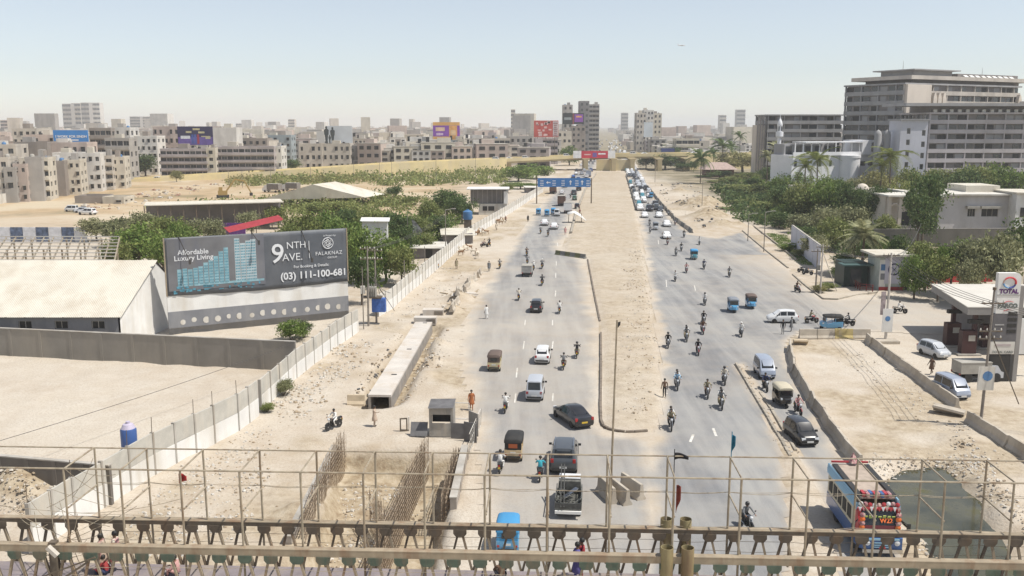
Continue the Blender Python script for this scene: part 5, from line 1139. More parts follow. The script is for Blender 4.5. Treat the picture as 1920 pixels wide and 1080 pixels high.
a, b = at(1484, 462), at(1536, 505); solid_wall('garden_wall', 'pale blue-white garden wall behind the lawn strip', (a.x, a.y, 0), (b.x, b.y, 0), 4.2, 4.0, MLILAC, piers=5)
p = pt(1500, 356, 232); block(1500, 1562, 357, 232, 10, 2, 4, 'cream', 'low cream house half hidden by trees left of the dome', 0, clutter=0); block(1562, 1668, 362, 226, 9, 2, 5, 'pale', 'low pale house under the round dome', 0, clutter=0)
p = pt(1628, 360, 224); dm = thing('dome', 'round cream dome on the roof of the low house', 'dome', (p.x, 228, p.z)); q = MB(); q.lathe([(1.45, -.1), (1.55, .3)] + [(1.55 * math.cos(t), .3 + 1.5 * math.sin(t)) for t in np.linspace(.1, 1.5, 7)], (0, 0, 0), 18); q.build('shell', MHC, dm, 60)
q = MB(); q.lathe([(1.7, 0), (1.7, .25), (.01, .26)], (0, 0, -.2), 18); q.build('ring', MSHADE, dm, 40)
# long brick-roofed shed by the flyover, and houses hidden in trees
a, b = pt(1325, 318, 430), pt(1378, 318, 430); sh = thing('brick_pavilion', 'low brick pavilion with sloping pinkish roof beside the tall palm', 'pavilion', (a.x, 430, 0)); W = b.x - a.x; h = a.z
put(sh, 'wall', M('brick_red', (.20, .11, .085), .9, .2, 1), (W / 2, 6, 0), (W, 9, max(h, 3))); q = MB(); h = max(h, 3); q.loft([[(-1.5, -.5, h), (W + 1.5, -.5, h), (W + 1.5, 12.5, h), (-1.5, 12.5, h)], [(2.5, 4, h + 3), (W - 3, 4, h + 3), (W - 3, 8, h + 3), (2.5, 8, h + 3)]]); q.build('roof', M('faded_roof_pink', (.42, .32, .28), .9), sh)
# ------------------------------------------------------------- kiosk with emblem, fences
a, b = at(1647, 545), at(1712, 548); ks = thing('bank_kiosk', 'small cream roofed booth with white banner and round emblem', 'kiosk', (a.x, a.y, 0)); W = b.x - a.x; kh = pt(1650, 476, a.y).z
put(ks, 'body', M('pale_green_wall', (.42, .46, .42), .9), (W / 2, 2.4, 0), (W, 4.6, kh - .3)); put(ks, 'roof', MTIN, (W / 2 - .3, 2, kh - .3), (W + 1.6, 6, .3))
q = MB(); q.box((W * .46, .02, kh * .55), (W * .6, .06, kh * .72)); q.build('banner', M('banner_lilac', (.55, .54, .62), .7, .15, .5), ks); put(ks, 'poster', MWHITE, (.45, .03, .5), (.9, .06, kh * .75)); put(ks, 'poster_photo', MVB, (.45, -.02, kh * .55), (.6, .04, .9)); put(ks, 'poster_photo', MGREY, (.45, -.02, kh * .3), (.6, .04, .9)); put(ks, 'dark_door', MDARK, (W * .86, .03, .1), (W * .22, .06, kh * .6))
q = MB(); cx, cz = W * .46, kh * .58; q.path([(cx + .78 * math.cos(t), -.03, cz + .78 * math.sin(t)) for t in np.linspace(.3, 2.2, 8)], .1, 5); q.path([(cx + .78 * math.cos(t), -.03, cz + .78 * math.sin(t)) for t in np.linspace(2.5, 4.4, 8)], .1, 5); q.path([(cx + .78 * math.cos(t), -.03, cz + .78 * math.sin(t)) for t in np.linspace(4.6, 6.2, 8)], .1, 5); q.beam((cx - .35, -.03, cz + .3), (cx + .35, -.03, cz - .35), .16, .04); q.beam((cx + .3, -.03, cz + .3), (cx - .2, -.03, cz - .3), .14, .04); q.build('emblem', M('emblem_navy', (.04, .04, .12), .6), ks)['kind'] = 'stuff'
put(ks, 'red_base', M('red_board', (.30, .03, .03), .6), (W * .4, -.05, .0), (W * .8, .1, .55))
a = at(1592, 540); b = at(1628, 542); sg = thing('glass_shop', 'dark green shop under the date palm', 'shop', (a.x, a.y + 1, 0)); W = b.x - a.x; put(sg, 'body', M('dark_green_shop', (.02, .04, .034), .5), (W / 2, 2, 0), (W + 1, 4, 3.6)); put(sg, 'awning', M('teal_awning', (.06, .11, .105), .7), (W / 2 - .2, -.2, 3.3), (W + 2, 2.4, .2)); put(sg, 'door', MGLASS, (W / 2, -.04, .1), (1.6, .06, 2.6))
MRED = M('maroon_paint', (.19, .035, .03), .6, .2, 2)
def rail_fence(label, pts, h=1.0):
    pts = [at(*p) for p in pts]; t = thing('railing', label, 'fence', pts[0]); o = pts[0]
    for a, b in zip(pts[:-1], pts[1:]):
        a = a - o; b = b - o; n = max(2, round((b - a).length / 1.4)); 
        for z in (.35, .68, h): q = MB(); q.beam(a + Vector((0, 0, z)), b + Vector((0, 0, z)), .06); q.build('rail', MRED, t)
        for i in range(n + 1): p = a.lerp(b, i / n); put(t, 'post', MRED, (p.x, p.y, 0), (.1, .1, h + .1))
rail_fence('maroon railing along the pavement left of the booth', [(1578, 522), (1600, 537), (1612, 545), (1636, 548)]); rail_fence('maroon railing right of the booth beside the station', [(1716, 548), (1760, 535)])
a, b = at(1745, 530), at(1860, 528); solid_wall('red_hoarding_wall', 'red painted low wall behind the station canopy', (a.x, a.y, 0), (b.x, b.y, 0), 1.8, 1.8, M('bright_red_wall', (.36, .03, .03), .7), piers=4)
# ------------------------------------------------------------- filling station
MCAN = M('canopy_white', (.58, .55, .49), .7, .08, .4, dirt=(.5, .46, .4), dscale=.3); MFASC = M('canopy_fascia', (.27, .255, .24), .8, .12, .5); MPUMP = M('pump_maroon', (.055, .02, .02), .5, .2, 1)
c1 = at(1815, 577, 5.1); c2 = at(1747, 534, 5.1); sn = thing('filling_station', 'filling station with flat white canopy at the right edge', 'filling station', (c1.x, c1.y, 0)); CW = 24.0; u_ = Vector((c2.x - c1.x, c2.y - c1.y, 0)); vdir = Vector((1, -.02, 0))
P4 = [Vector((0, 0, 0)), vdir * CW, vdir * CW + u_, u_]
q = MB(); q.loft([[p + Vector((0, 0, z)) for p in P4] for z in (4.35, 5.1)]); q.build('fascia', MFASC, sn)
q = MB(); cc = sum(P4, Vector()) / 4; q.loft([[cc + (p - cc) * k + Vector((0, 0, z)) for p in P4] for z, k in ((5.102, 1.004), (5.2, 1.004))]); q.build('canopy_roof', MCAN, sn)
for (u, v) in ((1784, 640), (1823, 662)):
    p = at(u, v) - Vector((c1.x, c1.y, 0)); put(sn, 'column', MPUMP, (p.x, p.y, 0), (.4, .4, 4.36)); put(sn, 'column_sign', MDARK, (p.x, p.y - .1, 3.2), (1.5, .5, .4))
for (u, v) in ((1783, 648), (1812, 664), (1850, 652)):
    p = at(u, v) - Vector((c1.x, c1.y, 0)); pm = put(sn, 'fuel_pump', MPUMP, (p.x, p.y, .15), (1.5, .9, 2.4)); 
    put(sn, 'pump_island', MCONC, (p.x, p.y, 0), (2.4, 1.5, .15)); put(sn, 'pump_screen', MSHADE, (p.x + .2, p.y - .47, 1.5), (.7, .05, .6))
    q = MB(); q.path(sag((p.x + .8, p.y - .3, 1.9), (p.x + .85, p.y - .4, .9), -.2, 6), .04, 5); q.build('pump_hose', MDARK, sn)
p = at(1870, 645) - Vector((c1.x, c1.y, 0)); put(sn, 'shop_wall', MHR, (p.x + 4, p.y + 6, 0), (10, 5, 3.6))
# sign tower
a = at(1868, 715); b = at(1912, 715); a.x = pt(1869, 560, a.y).x; b.x = pt(1912, 560, a.y).x; tt = pt(1870, 512, a.y).z; W = b.x - a.x; tw = thing('price_sign', 'tall white and grey fuel price sign at the right edge', 'sign', (a.x, a.y, 0))
fzv = lambda v: pt(1870, v, a.y).z
q = MB(); R_ = .45; z1, z0 = tt, fzv(588); q.loft([[(0, y, z0), (W, y, z0), (W, y, z1 - R_)] + [(W - R_ + R_ * math.cos(t), y, z1 - R_ + R_ * math.sin(t)) for t in np.linspace(.3, 1.57, 5)] + [(0, y, z1)] for y in (0, .5)]); q.build('upper_panel', MWHITE, tw)
put(tw, 'price_panel', M('price_grey', (.12, .115, .12), .6), (W * .47, .25, fzv(640)), (W * 1.06, .5, z0 - fzv(640) - .03)); put(tw, 'lower_panel', MOFFW, (W * .45, .25, fzv(664)), (W * 1.06, .5, fzv(640) - fzv(664) - .03)); put(tw, 'dark_foot', MDARK, (W * .4, .25, 0), (W * .9, .45, fzv(664) - .03)); put(tw, 'side_post', MFASC, (W + .2, .3, 0), (.4, .6, z1 - 1.2))
q = MB(); q.box((W * .5, -.02, fzv(553)), (W, .04, .05)); q.build('divider', MFASC, tw)
cx, cz, rr = W * .5, fzv(530), W * .27
for nm, c, t0, t1, r_ in (('emblem_red', (.55, .05, .06), -.3, 2.5, .15), ('emblem_orange', (.55, .30, .22), 2.4, 3.4, .09), ('emblem_blue', (.12, .28, .5), 3.3, 4.9, .12), ('emblem_navy_arc', (.05, .06, .25), 4.7, 6.1, .14)):
    q = MB(); q.path([(cx + rr * math.cos(t), -.02, cz + rr * .85 * math.sin(t)) for t in np.linspace(t0, t1, 9)], r_ * W * .33, 6, r_ * W * .2); q.build('emblem_arc', M(nm, c, .5), tw)
text('TOTAL', W * .26, M('sign_purple', (.10, .03, .14), .5), tw, (W * .5, -.02, fzv(551) + .05), align='CENTER', bold=.03); text('PARCO', W * .26, M('sign_grey_text', (.10, .12, .11), .5), tw, (W * .5, -.02, fzv(577)), align='CENTER', bold=.03)
for z_ in (567, 583): q = MB(); q.path([(W * (.35 + .4 * t), -.02, fzv(z_) + .12 * math.sin(3 * t)) for t in np.linspace(0, 1, 6)], .035, 5, .012); q.build('red_swoosh', M('emblem_red', 0), tw)
MSL = M('sign_grey_light', (.40, .39, .38), .6); put(tw, 'sign_line', MSL, (W * .22, -.01, fzv(610)), (W * .4, .03, .1)); put(tw, 'sign_line', MSL, (W * .2, -.01, fzv(622)), (W * .2, .03, .14)); put(tw, 'sign_line', M('sign_dim', (.42, .36, .35), .6), (W * .45, -.01, fzv(649)), (W * .7, .03, .2))
for v_ in (592, 603, 614, 625): put(tw, 'price_window', MDARK, (W * .76, -.01, fzv(v_)), (W * .4, .03, .36))
text('TOTAL CARD', W * .15, M('sign_grey_text', 0), tw, (W * .0, -.02, fzv(662)))
a = at(1905, 722); q = thing('notice_board', 'white notice board behind the fuel price sign', 'sign', (a.x + 1.2, a.y + 3, 0)); put(q, 'board', MWHITE, (1, 0, 2.2), (3, .2, 3.4)); put(q, 'leg', MSTEEL_D, (0, 0, 0), (.12, .12, 2.2)); put(q, 'leg', MSTEEL_D, (2, 0, 0), (.12, .12, 2.2))
# left roadside buildings: open shed, huts, tank, long shed, purple panels, steel frame roof
a, b = pt(878, 353, 248), pt(952, 352, 248); sd = thing('open_shed', 'two storey shed with open dark upper floor and white roof by the wall', 'shed', (a.x, 248, 0)); W = b.x - a.x; h = a.z
put(sd, 'lower_wall', MOFFW, (W * .62, 3, 0), (W * .72, 6, h * .42)); put(sd, 'upper_wall', MHR, (W * .5, 3.4, h * .42), (W * .9, 5, h * .5)); put(sd, 'roof', MWHITE, (W / 2, 3, h - .3), (W * 1.08, 8, .25)); put(sd, 'side_wall', MWHITE, (W * .95, 3, h * .42), (W * .1, 6.4, h * .46))
for x in np.linspace(.12, .84, 7): put(sd, 'post', MSHADE, (W * x, .5, h * .42), (.15, .15, h * .52))
for x, w_ in ((.42, 1.2), (.58, 1.6)): put(sd, 'window', MDARK, (W * x, -.03, h * .16), (w_, .08, 1.2))
a = pt(868, 415, 205); tk = MB(); tk.lathe([(1.0, 0), (1.05, .2), (1.05, 1.7), (.6, 2.0), (.3, 2.1), (.3, 2.25), (.01, 2.26)], (0, 0, 0), 14); wt = thing('water_tank', 'round blue water tank on a stand beside the tin sheds', 'tank', (pt(877, 410, 206).x, 206, 0)); tk.build('drum', MTANK, wt, 50, (0, 0, 3.0)); put(wt, 'stand', MSTEEL_D, (0, 0, 0), (1.6, 1.6, 3.0))
for (u0, u1, v, Y, dep, label, m_) in ((828, 890, 437, 186, 9, 'flat tin roofed shed behind the wall, below the blue tank', MTIN), (770, 838, 462, 165, 7, 'collapsed tin roof shed among the trees behind the wall', MOFFW), (676, 728, 412, 172, 5, 'small white hut with one window between the trees', MWHITE), (985, 1012, 352, 330, 6, 'small hut at the wall near the road sign', MOFFW)):
    a, b = pt(u0, v, Y), pt(u1, v, Y); W = b.x - a.x; t = thing('tin_shed', label, 'shed', (a.x, Y, 0), .1); h = max(a.z, 2.2)
    put(t, 'wall', MHR if m_ is not MWHITE else MWHITE, (W / 2, dep / 2, 0), (W * .9, dep * .9, h - .3)); o = put(t, 'roof', m_, (W / 2, dep / 2, h - .3), (W * 1.05, dep * 1.1, .12)); o.rotation_euler = (.03, .02, 0)
    put(t, 'doorway', MDARK, (W * .5, dep * .05 - .03, .1), (min(1.2, W * .3), .08, 1.6))
a, b = pt(270, 386, 205), pt(545, 386, 215); t = thing('long_shed', 'long low shed with thin pale roof and dark open front behind the trees', 'shed', (a.x, 205, 0), math.atan2(10, b.x - a.x)); W = b.x - a.x; h = max(a.z, 3)
put(t, 'roof', MTIN, (W / 2, 4, h), (W, 9, .2)); put(t, 'back_wall', MHR, (W / 2, 8, 0), (W, .2, h))
for i in range(12): put(t, 'post', MSTEEL_D, (W * i / 11, 0, 0), (.2, .2, h))
for i in range(3): a = pt(420 + i * 16, 420, 185); o = tag(put(None, 'purple_panel', M('purple_cloth', (.13, .045, .20), .8, .2, .6), (a.x, 185, 0), (1.6, .3, max(a.z + .2, 2.2))), ('left', 'middle', 'right')[i] + ' one of three purple cloth panels under the long shed', 'panel', 'purple panels under the long shed')
a, b = pt(430, 436, 172), pt(532, 412, 182); t = thing('red_awning', 'long sloping red awning behind the billboard', 'awning', (a.x, 172, 0), math.atan2(10, b.x - a.x)); W = (b - a).length; q = MB(); q.loft([[(0, 0, a.z), (W, 0, b.z), (W, .15, b.z), (0, .15, a.z)], [(0, 1.6, a.z + .8), (W, 1.6, b.z + .8), (W, 1.75, b.z + .8), (0, 1.75, a.z + .8)]]); q.build('sheet', M('awning_red', (.30, .03, .04), .7), t)
for x in (0, W / 2, W): put(t, 'pole', MSTEEL_D, (x, .4, 0), (.12, .12, max(a.z, 1) + (b.z - a.z) * x / W))
a, b, c = pt(486, 385, 270), pt(585, 355, 290), pt(690, 378, 285); t = thing('tent_roof', 'pale canvas tent roof in the field behind the trees', 'tent', (a.x, 270, 0)); q = MB(); A_, B_, C_ = Vector((0, 0, 2.2)), Vector((pt(595, 356, 280).x - a.x, 4, 6.5)), Vector((pt(690, 378, 285).x - a.x, 10, 2.2))
q.add([A_, B_, C_, A_ + Vector((4, 14, 0)), B_ + Vector((4, 14, 0)), C_ + Vector((4, 14, 0))], [(0, 1, 4, 3), (1, 2, 5, 4), (0, 2, 1), (3, 4, 5)]); q.build('canvas', MTIN, t)
for p in (A_, C_, A_ + Vector((4, 14, 0)), C_ + Vector((4, 14, 0))): put(t, 'tent_pole', MSTEEL_D, (p.x, p.y, 0), (.15, .15, p.z))
a, b = at(-40, 512), at(212, 505); t = thing('steel_roof_frame', 'bare steel roof frame with rafters behind the warehouse', 'roof frame', (pt(-40, 480, 128).x, 128, 0)); W = pt(214, 480, 128).x - pt(-40, 480, 128).x; h = pt(80, 490, 128).z
for i in range(14): x = W * i / 13; q = MB(); q.beam((x, 0, h), (x - 5, 14, h + 1.6), .18); q.build('rafter', MPIPE, t)
for i in range(8): y = 2.0 * i; q = MB(); q.beam((-y * .36, y, h + y * .114 + .2), (W - y * .36, y, h + y * .114 + .2), .13); q.build('purlin', MOFFW, t)
for i in range(8):
    for y in (.5, 7, 13.5): put(t, 'post', MPIPE, (W * i / 7 - y * .36, y, 0), (.2, .2, h + y * .114))
for i in range(7):
    a = pt(8 + i * 24, 446, 190); o = put(None, 'cloth_screen', [M('screen_white', (.6, .6, .62), .8), M('screen_navy', (.10, .13, .2), .8, .6, 1.5)][i % 2], (a.x, 190, 0), (2.5, .2, max(pt(8, 426, 190).z, 2.5))); tag(o, ('white', 'dark patterned')[i % 2] + ' display screen, %s from the left edge behind the steel frame' % ('first', 'second', 'third', 'fourth', 'fifth', 'sixth', 'seventh')[i], 'screen', 'row of display screens')
# yard wall by the excavated field, field hut, houses' boundary wall
a, b = at(-60, 392), at(228, 346); solid_wall('boundary_wall', 'long whitish wall between the excavated field and the pale houses', (a.x, a.y, 0), (b.x, b.y, 0), 3.0, 3.0, MOFFW, piers=24)
block(140, 192, 372, 285, 8, 1, 2, 'brown', 'small brown field hut on the excavated ground', 0, 'blank', clutter=0); block(192, 232, 374, 284, 8, 1, 2, 'cream', 'small cream field hut beside the brown one', 0, clutter=0)
# ================================================================== VEHICLES
MTYRE = P('tyre_rubber', (.02, .02, .02), .85); MRIM = P('rim_metal', (.42, .42, .42), .35, .7); MCGL = P('car_glass', (.012, .015, .018), .08, spec=.6); MHEAD = P('headlight_glass', (.72, .74, .76), .15); MTAIL = P('taillight_red', (.38, .02, .02), .25)
MTRIM = P('black_trim', (.025, .025, .025), .6); MPLATE = P('plate_white', (.6, .6, .58), .5); MPLATEY = P('plate_yellow', (.62, .42, .04), .5); MCHROME = P('chrome', (.55, .55, .55), .2, 1.0)
PAINT = {k: P('paint_' + k, c, .28, .0, .5, .6) for k, c in {'white': (.74, .74, .73), 'black': (.012, .012, .014), 'silver': (.46, .48, .51), 'grey': (.055, .062, .07), 'blue': (.03, .10, .30), 'sky': (.09, .32, .55), 'teal': (.05, .22, .28), 'red': (.32, .03, .03), 'cream': (.55, .47, .27), 'orange': (.62, .47, .27), 'steel': (.30, .34, .42), 'green': (.05, .13, .08), 'maroon': (.12, .02, .02)}.items()}
def wheel_mesh(r, w_, name='wheel'):
    q = MB(); q.lathe([(r * .62, -w_ / 2), (r * .93, -w_ / 2), (r, -w_ / 2 + .03), (r, w_ / 2 - .03), (r * .93, w_ / 2), (r * .62, w_ / 2)], (0, 0, 0), 14, 'X'); t = q.mesh('tyre', MTYRE, 40)
    q = MB(); q.lathe([(.01, -w_ / 2 + .03), (r * .61, -w_ / 2 + .02), (r * .61, w_ / 2 - .02), (.01, w_ / 2 - .03)], (0, 0, 0), 10, 'X'); return t, q.mesh('rim', MRIM, 40)
WH = {}
def wheel(parent, x, y, r, w_=.19):
    if (r, w_) not in WH: WH[(r, w_)] = wheel_mesh(r, w_)
    a, b = WH[(r, w_)]; o = link('wheel', a, parent, (x, y, r)); link('rim', b, o); return o
STYLES = {  # L, W, H, stations (y, zbottom, belt, top, half width factor, top width factor), windshield stations, rear glass stations, cabin range
 'hatch': (3.6, 1.50, 1.58, [(-1.80, .36, .62, .74, .88, .80), (-1.74, .26, .84, .95, .97, .82), (-1.62, .24, .90, 1.06, 1.0, .80), (-1.36, .22, .92, 1.52, 1.0, .76), (-.4, .22, .92, 1.58, 1.0, .75), (.42, .22, .90, 1.53, 1.0, .75), (1.12, .22, .90, .99, 1.0, .86), (1.6, .24, .76, .84, .96, .80), (1.76, .28, .62, .68, .88, .74), (1.8, .36, .5, .55, .8, .7)], (5, 6), (2, 3)),
 'sedan': (4.5, 1.74, 1.45, [(-2.25, .38, .66, .74, .86, .8), (-2.18, .26, .84, .93, .95, .84), (-1.6, .22, .88, .98, 1.0, .84), (-.85, .22, .88, 1.38, 1.0, .70), (-.3, .22, .88, 1.45, 1.0, .69), (.3, .22, .86, 1.42, 1.0, .69), (1.12, .22, .86, .96, 1.0, .84), (1.95, .24, .74, .80, .95, .8), (2.2, .28, .6, .65, .84, .74), (2.25, .36, .48, .54, .76, .7)], (5, 6), (2, 3)),
 'suv': (4.75, 1.88, 1.84, [(-2.37, .5, .8, .9, .9, .84), (-2.3, .36, 1.0, 1.08, .98, .84), (-2.2, .32, 1.06, 1.16, 1.0, .82), (-1.95, .30, 1.08, 1.76, 1.0, .76), (-.6, .30, 1.08, 1.84, 1.0, .75), (.4, .30, 1.06, 1.79, 1.0, .75), (1.15, .30, 1.06, 1.16, 1.0, .86), (2.1, .32, .94, 1.04, .97, .84), (2.33, .4, .74, .84, .9, .8), (2.37, .48, .6, .66, .84, .78)], (5, 6), (2, 3)),
 'van': (3.5, 1.48, 1.85, [(-1.75, .42, .8, .86, .94, .9), (-1.72, .3, .96, 1.0, .99, .88), (-1.7, .28, .98, 1.05, 1.0, .86), (-1.58, .26, 1.0, 1.78, 1.0, .82), (-.5, .26, 1.0, 1.85, 1.0, .82), (.85, .26, .98, 1.8, 1.0, .82), (1.45, .26, .98, 1.06, .98, .9), (1.66, .3, .82, .90, .95, .86), (1.73, .34, .62, .68, .93, .84), (1.75, .4, .5, .54, .9, .82)], (5, 6), (2, 3))}
def car_proto(style, far=False):
    L, W, H_, st, ws, rs = STYLES[style]; hw = W / 2
    def ring(y, zb, be, tp, a, b): return [(-hw * a * .9, y, zb), (hw * a * .9, y, zb), (hw * a, y, zb + .14), (hw * a, y, be - .06), (hw * (a * .55 + b * .45) if tp - be < .2 else hw * a * .97, y, be), (hw * b, y, tp - .04 if tp - be > .3 else tp), (hw * b * .6, y, tp + .02), (-hw * b * .6, y, tp + .02), (-hw * b, y, tp - .04 if tp - be > .3 else tp), (-hw * (a * .55 + b * .45) if tp - be < .2 else -hw * a * .97, y, be), (-hw * a, y, be - .06), (-hw * a, y, zb + .14)]
    rings = [ring(*s_) for s_ in st]; paint = PAINT['white']
    t = thing('car', 'x', 'car') if not far else None
    body = MB(); body.loft(rings)
    def panel(P_, k=.008, mat=None):
        q = MB(); c = sum((Vector(p) for p in P_), Vector()) / 4; n = (Vector(P_[1]) - Vector(P_[0])).cross(Vector(P_[3]) - Vector(P_[0])).normalized()
        if n.dot(c - Vector((0, 0, .8))) < 0: n = -n
        I_ = [c + (Vector(p) - c) * .9 for p in P_]; q.loft([[p - n * .004 for p in I_], [p + n * k for p in I_]]); return q
    def topedge(i, f=.6): r_ = rings[i]; return Vector(r_[8]).lerp(Vector(r_[5]), .04), Vector(r_[8]).lerp(Vector(r_[5]), .96)
    glass = []
    a0, a1 = topedge(ws[0]); b0, b1 = topedge(ws[1]); glass.append(('windshield', panel([b0, b1, a1, a0], .02)))
    a0, a1 = topedge(rs[0]); b0, b1 = topedge(rs[1]); glass.append(('rear_window', panel([a0, a1, b1, b0], .02)))
    for s_ in (0, 1):
        lo = 4 if s_ else 9; hi = 5 if s_ else 8
        for i in range(rs[1], ws[0]):
            A, B, C, D = Vector(rings[i][lo]), Vector(rings[i + 1][lo]), Vector(rings[i + 1][hi]), Vector(rings[i][hi]); q = panel([A.lerp(D, .04), B.lerp(C, .04), B.lerp(C, .86), A.lerp(D, .86)], .012); glass.append(('side_window', q))
        i = ws[0]; A, B, C = Vector(rings[i][lo]), Vector(rings[i + 1][lo]), Vector(rings[i][hi]); glass.append(('side_window', panel([A.lerp(C, .05), A.lerp(B, .6).lerp(C, .05), A.lerp(C, .75).lerp(B, .12), A.lerp(C, .8)], .012)))
    fy, ry = L / 2, -L / 2; r = .30 if style != 'suv' else .38; lamps = []
    for s_ in (-1, 1):
        q = MB(); z = .72 if style != 'suv' else .92; q.box((s_ * hw * .66, fy - .1, z - (.06 if style != 'van' else .1)), (.30, .16, .17)); lamps.append(('headlight', q, MHEAD))
        q = MB(); q.box((s_ * hw * .80, ry + .07, .82 if style != 'suv' else 1.02), (.20, .14, .24)); lamps.append(('taillight', q, MTAIL))
        q = MB(); q.box((s_ * (hw + .1), st[ws[1]][0] - .32, st[ws[1]][2] + .08), (.2, .1, .15)); lamps.append(('mirror', q, MTRIM))
    q = MB(); q.box((0, ry + .01, .56), (.5, .04, .16)); lamps.append(('number_plate', q, MPLATE)); q = MB(); q.box((0, fy - .0, .46), (.5, .04, .13)); lamps.append(('number_plate', q, MPLATE))
    q = MB(); q.box((0, ry + .02, .42), (W * .84, .12, .16)); lamps.append(('bumper', q, MTRIM)); q = MB(); q.box((0, fy - .06, .56), (W * .5, .06, .14)); lamps.append(('grille', q, MTRIM))
    if far:
        allq = MB(); mats = [paint, MCGL, MTYRE, MHEAD, MTAIL, MTRIM]
        allq.add(body.v, body.f)
        allq.mi = 1
        for _, q in glass: allq.add(q.v, q.f)
        for nme, q, m_ in lamps:
            if m_ in mats: allq.mi = mats.index(m_); allq.add(q.v, q.f)
        allq.mi = 2
        for x in (-hw + .08, hw - .08):
            for y in (ry + .75, fy - .72): allq.lathe([(.01, -.1), (r, -.1), (r, .1), (.01, .1)], (x, y, r), 10, 'X')
        return allq.mesh('car', mats, 35)
    body.build('body', paint, t, 32)
    for nme, q in glass: q.build(nme, MCGL, t)
    for nme, q, m_ in lamps: q.build(nme, m_, t)
    for x in (-hw + .085, hw - .085):
        for y in (ry + .75, fy - .72): wheel(t, x, y, r)
    if style == 'suv':
        for s_ in (-1, 1): q = MB(); q.beam((s_ * hw * .68, -1.7, 1.9), (s_ * hw * .68, .2, 1.88), .05); q.build('roof_rail', MCHROME, t)
    return t
PROTO = {}
def place(proto, name, label, cat, loc, rz, swap=None, group=None):
    if proto.get('used'): o = copy_tree(proto, None, swap or {})
    else:
        proto['used'] = 1; o = proto
        if swap:
            for ch in list(proto.children_recursive):
                for i, m_ in enumerate(ch.data.materials):
                    if m_ in swap: ch.material_slots[i].link = 'OBJECT'; ch.material_slots[i].material = swap[m_]
    o.name = name; o.location = loc; o.rotation_euler = (0, 0, rz)
    for k in ('group', 'label', 'category'):
        if k in o: del o[k]
    if 'used' in o and o is not proto: del o['used']
    return tag(o, label, cat, group)
CARP = {k: car_proto(k) for k in STYLES}; CARF = {k: car_proto(k, True) for k in STYLES}
def swaps(c): return {PAINT['white']: PAINT[c]} if c != 'white' else None
def car(style, u, v, rz, colour, label, cat='car', plate=None):
    L = STYLES[style][0]; p = at(u, v); d = Vector((-math.sin(rz), math.cos(rz), 0)); k = abs(math.cos(rz)) * L / 2 + abs(math.sin(rz)) * .75
    sw = swaps(colour) or {}
    if plate: sw[MPLATE] = plate
    return place(CARP[style], cat.replace(' ', '_'), label, cat, (p.x, p.y + k, .012), rz, sw)
T = math.pi + ROAD
car('hatch', 1007, 588, ROAD, 'black', 'black hatchback driving away in the middle lane of the left carriageway'); car('hatch', 1019, 685, ROAD, 'white', 'white hatchback driving away, nearest of the white ones on the left carriageway'); car('van', 1005, 755, ROAD, 'silver', 'silver tall hatchback driving away behind the black saloon', 'car')
car('sedan', 1077, 808, ROAD + math.radians(27), 'black', 'black saloon turning off beside the rounded nose of the median', plate=MPLATEY); car('suv', 1062, 893, ROAD, 'grey', 'dark grey sport utility car waiting below the black saloon')
car('sedan', 1022, 424, ROAD, 'white', 'white saloon on the left of a pair near the blue rickshaws'); car('sedan', 1040, 431, ROAD, 'white', 'white saloon on the right of a pair near the blue rickshaws')
car('van', 1045, 406, ROAD, 'white', 'white van just below the blue rickshaws', 'van'); car('hatch', 1083, 392, ROAD, 'black', 'black car far up the left carriageway beside the white truck'); car('hatch', 1078, 376, ROAD, 'green', 'dark green car far up the left carriageway'); car('suv', 1077, 366, ROAD, 'grey', 'dark car below the right end of the blue road sign'); car('hatch', 1054, 365, ROAD, 'white', 'white car under the blue road sign')
car('suv', 1086, 358, ROAD, 'black', 'black high car at the kerb under the blue road sign'); car('hatch', 1060, 352, ROAD, 'silver', 'silver car right under the blue road sign')
car('sedan', 1253, 449, T, 'white', 'white car coming nearest on the right carriageway, darker grille'); car('sedan', 1253, 426, T, 'white', 'white car coming behind the nearest white one beside the barriers'); car('sedan', 1238, 409, T, 'white', 'white car coming, right one of two below the queue'); car('hatch', 1240, 398, T, 'grey', 'dark grey car between white ones by the barrier'); car('sedan', 1211, 409, T, 'white', 'white car coming on the left lane of the right carriageway')
car('hatch', 1470, 607, math.pi / 2 - .05, 'white', 'white hatchback crossing left out of the side street'); car('van', 1442, 714, T + .05, 'steel', 'bluish silver car coming down the slip road first in the queue', 'car'); car('hatch', 1515, 841, T + .2, 'black', 'black small hatchback coming down the slip road towards the bus')
car('hatch', 1766, 676, T + .35, 'silver', 'silver hatchback standing under the station canopy'); car('van', 1802, 754, T + .25, 'steel', 'white and grey minivan behind the barriers by the station', 'van')
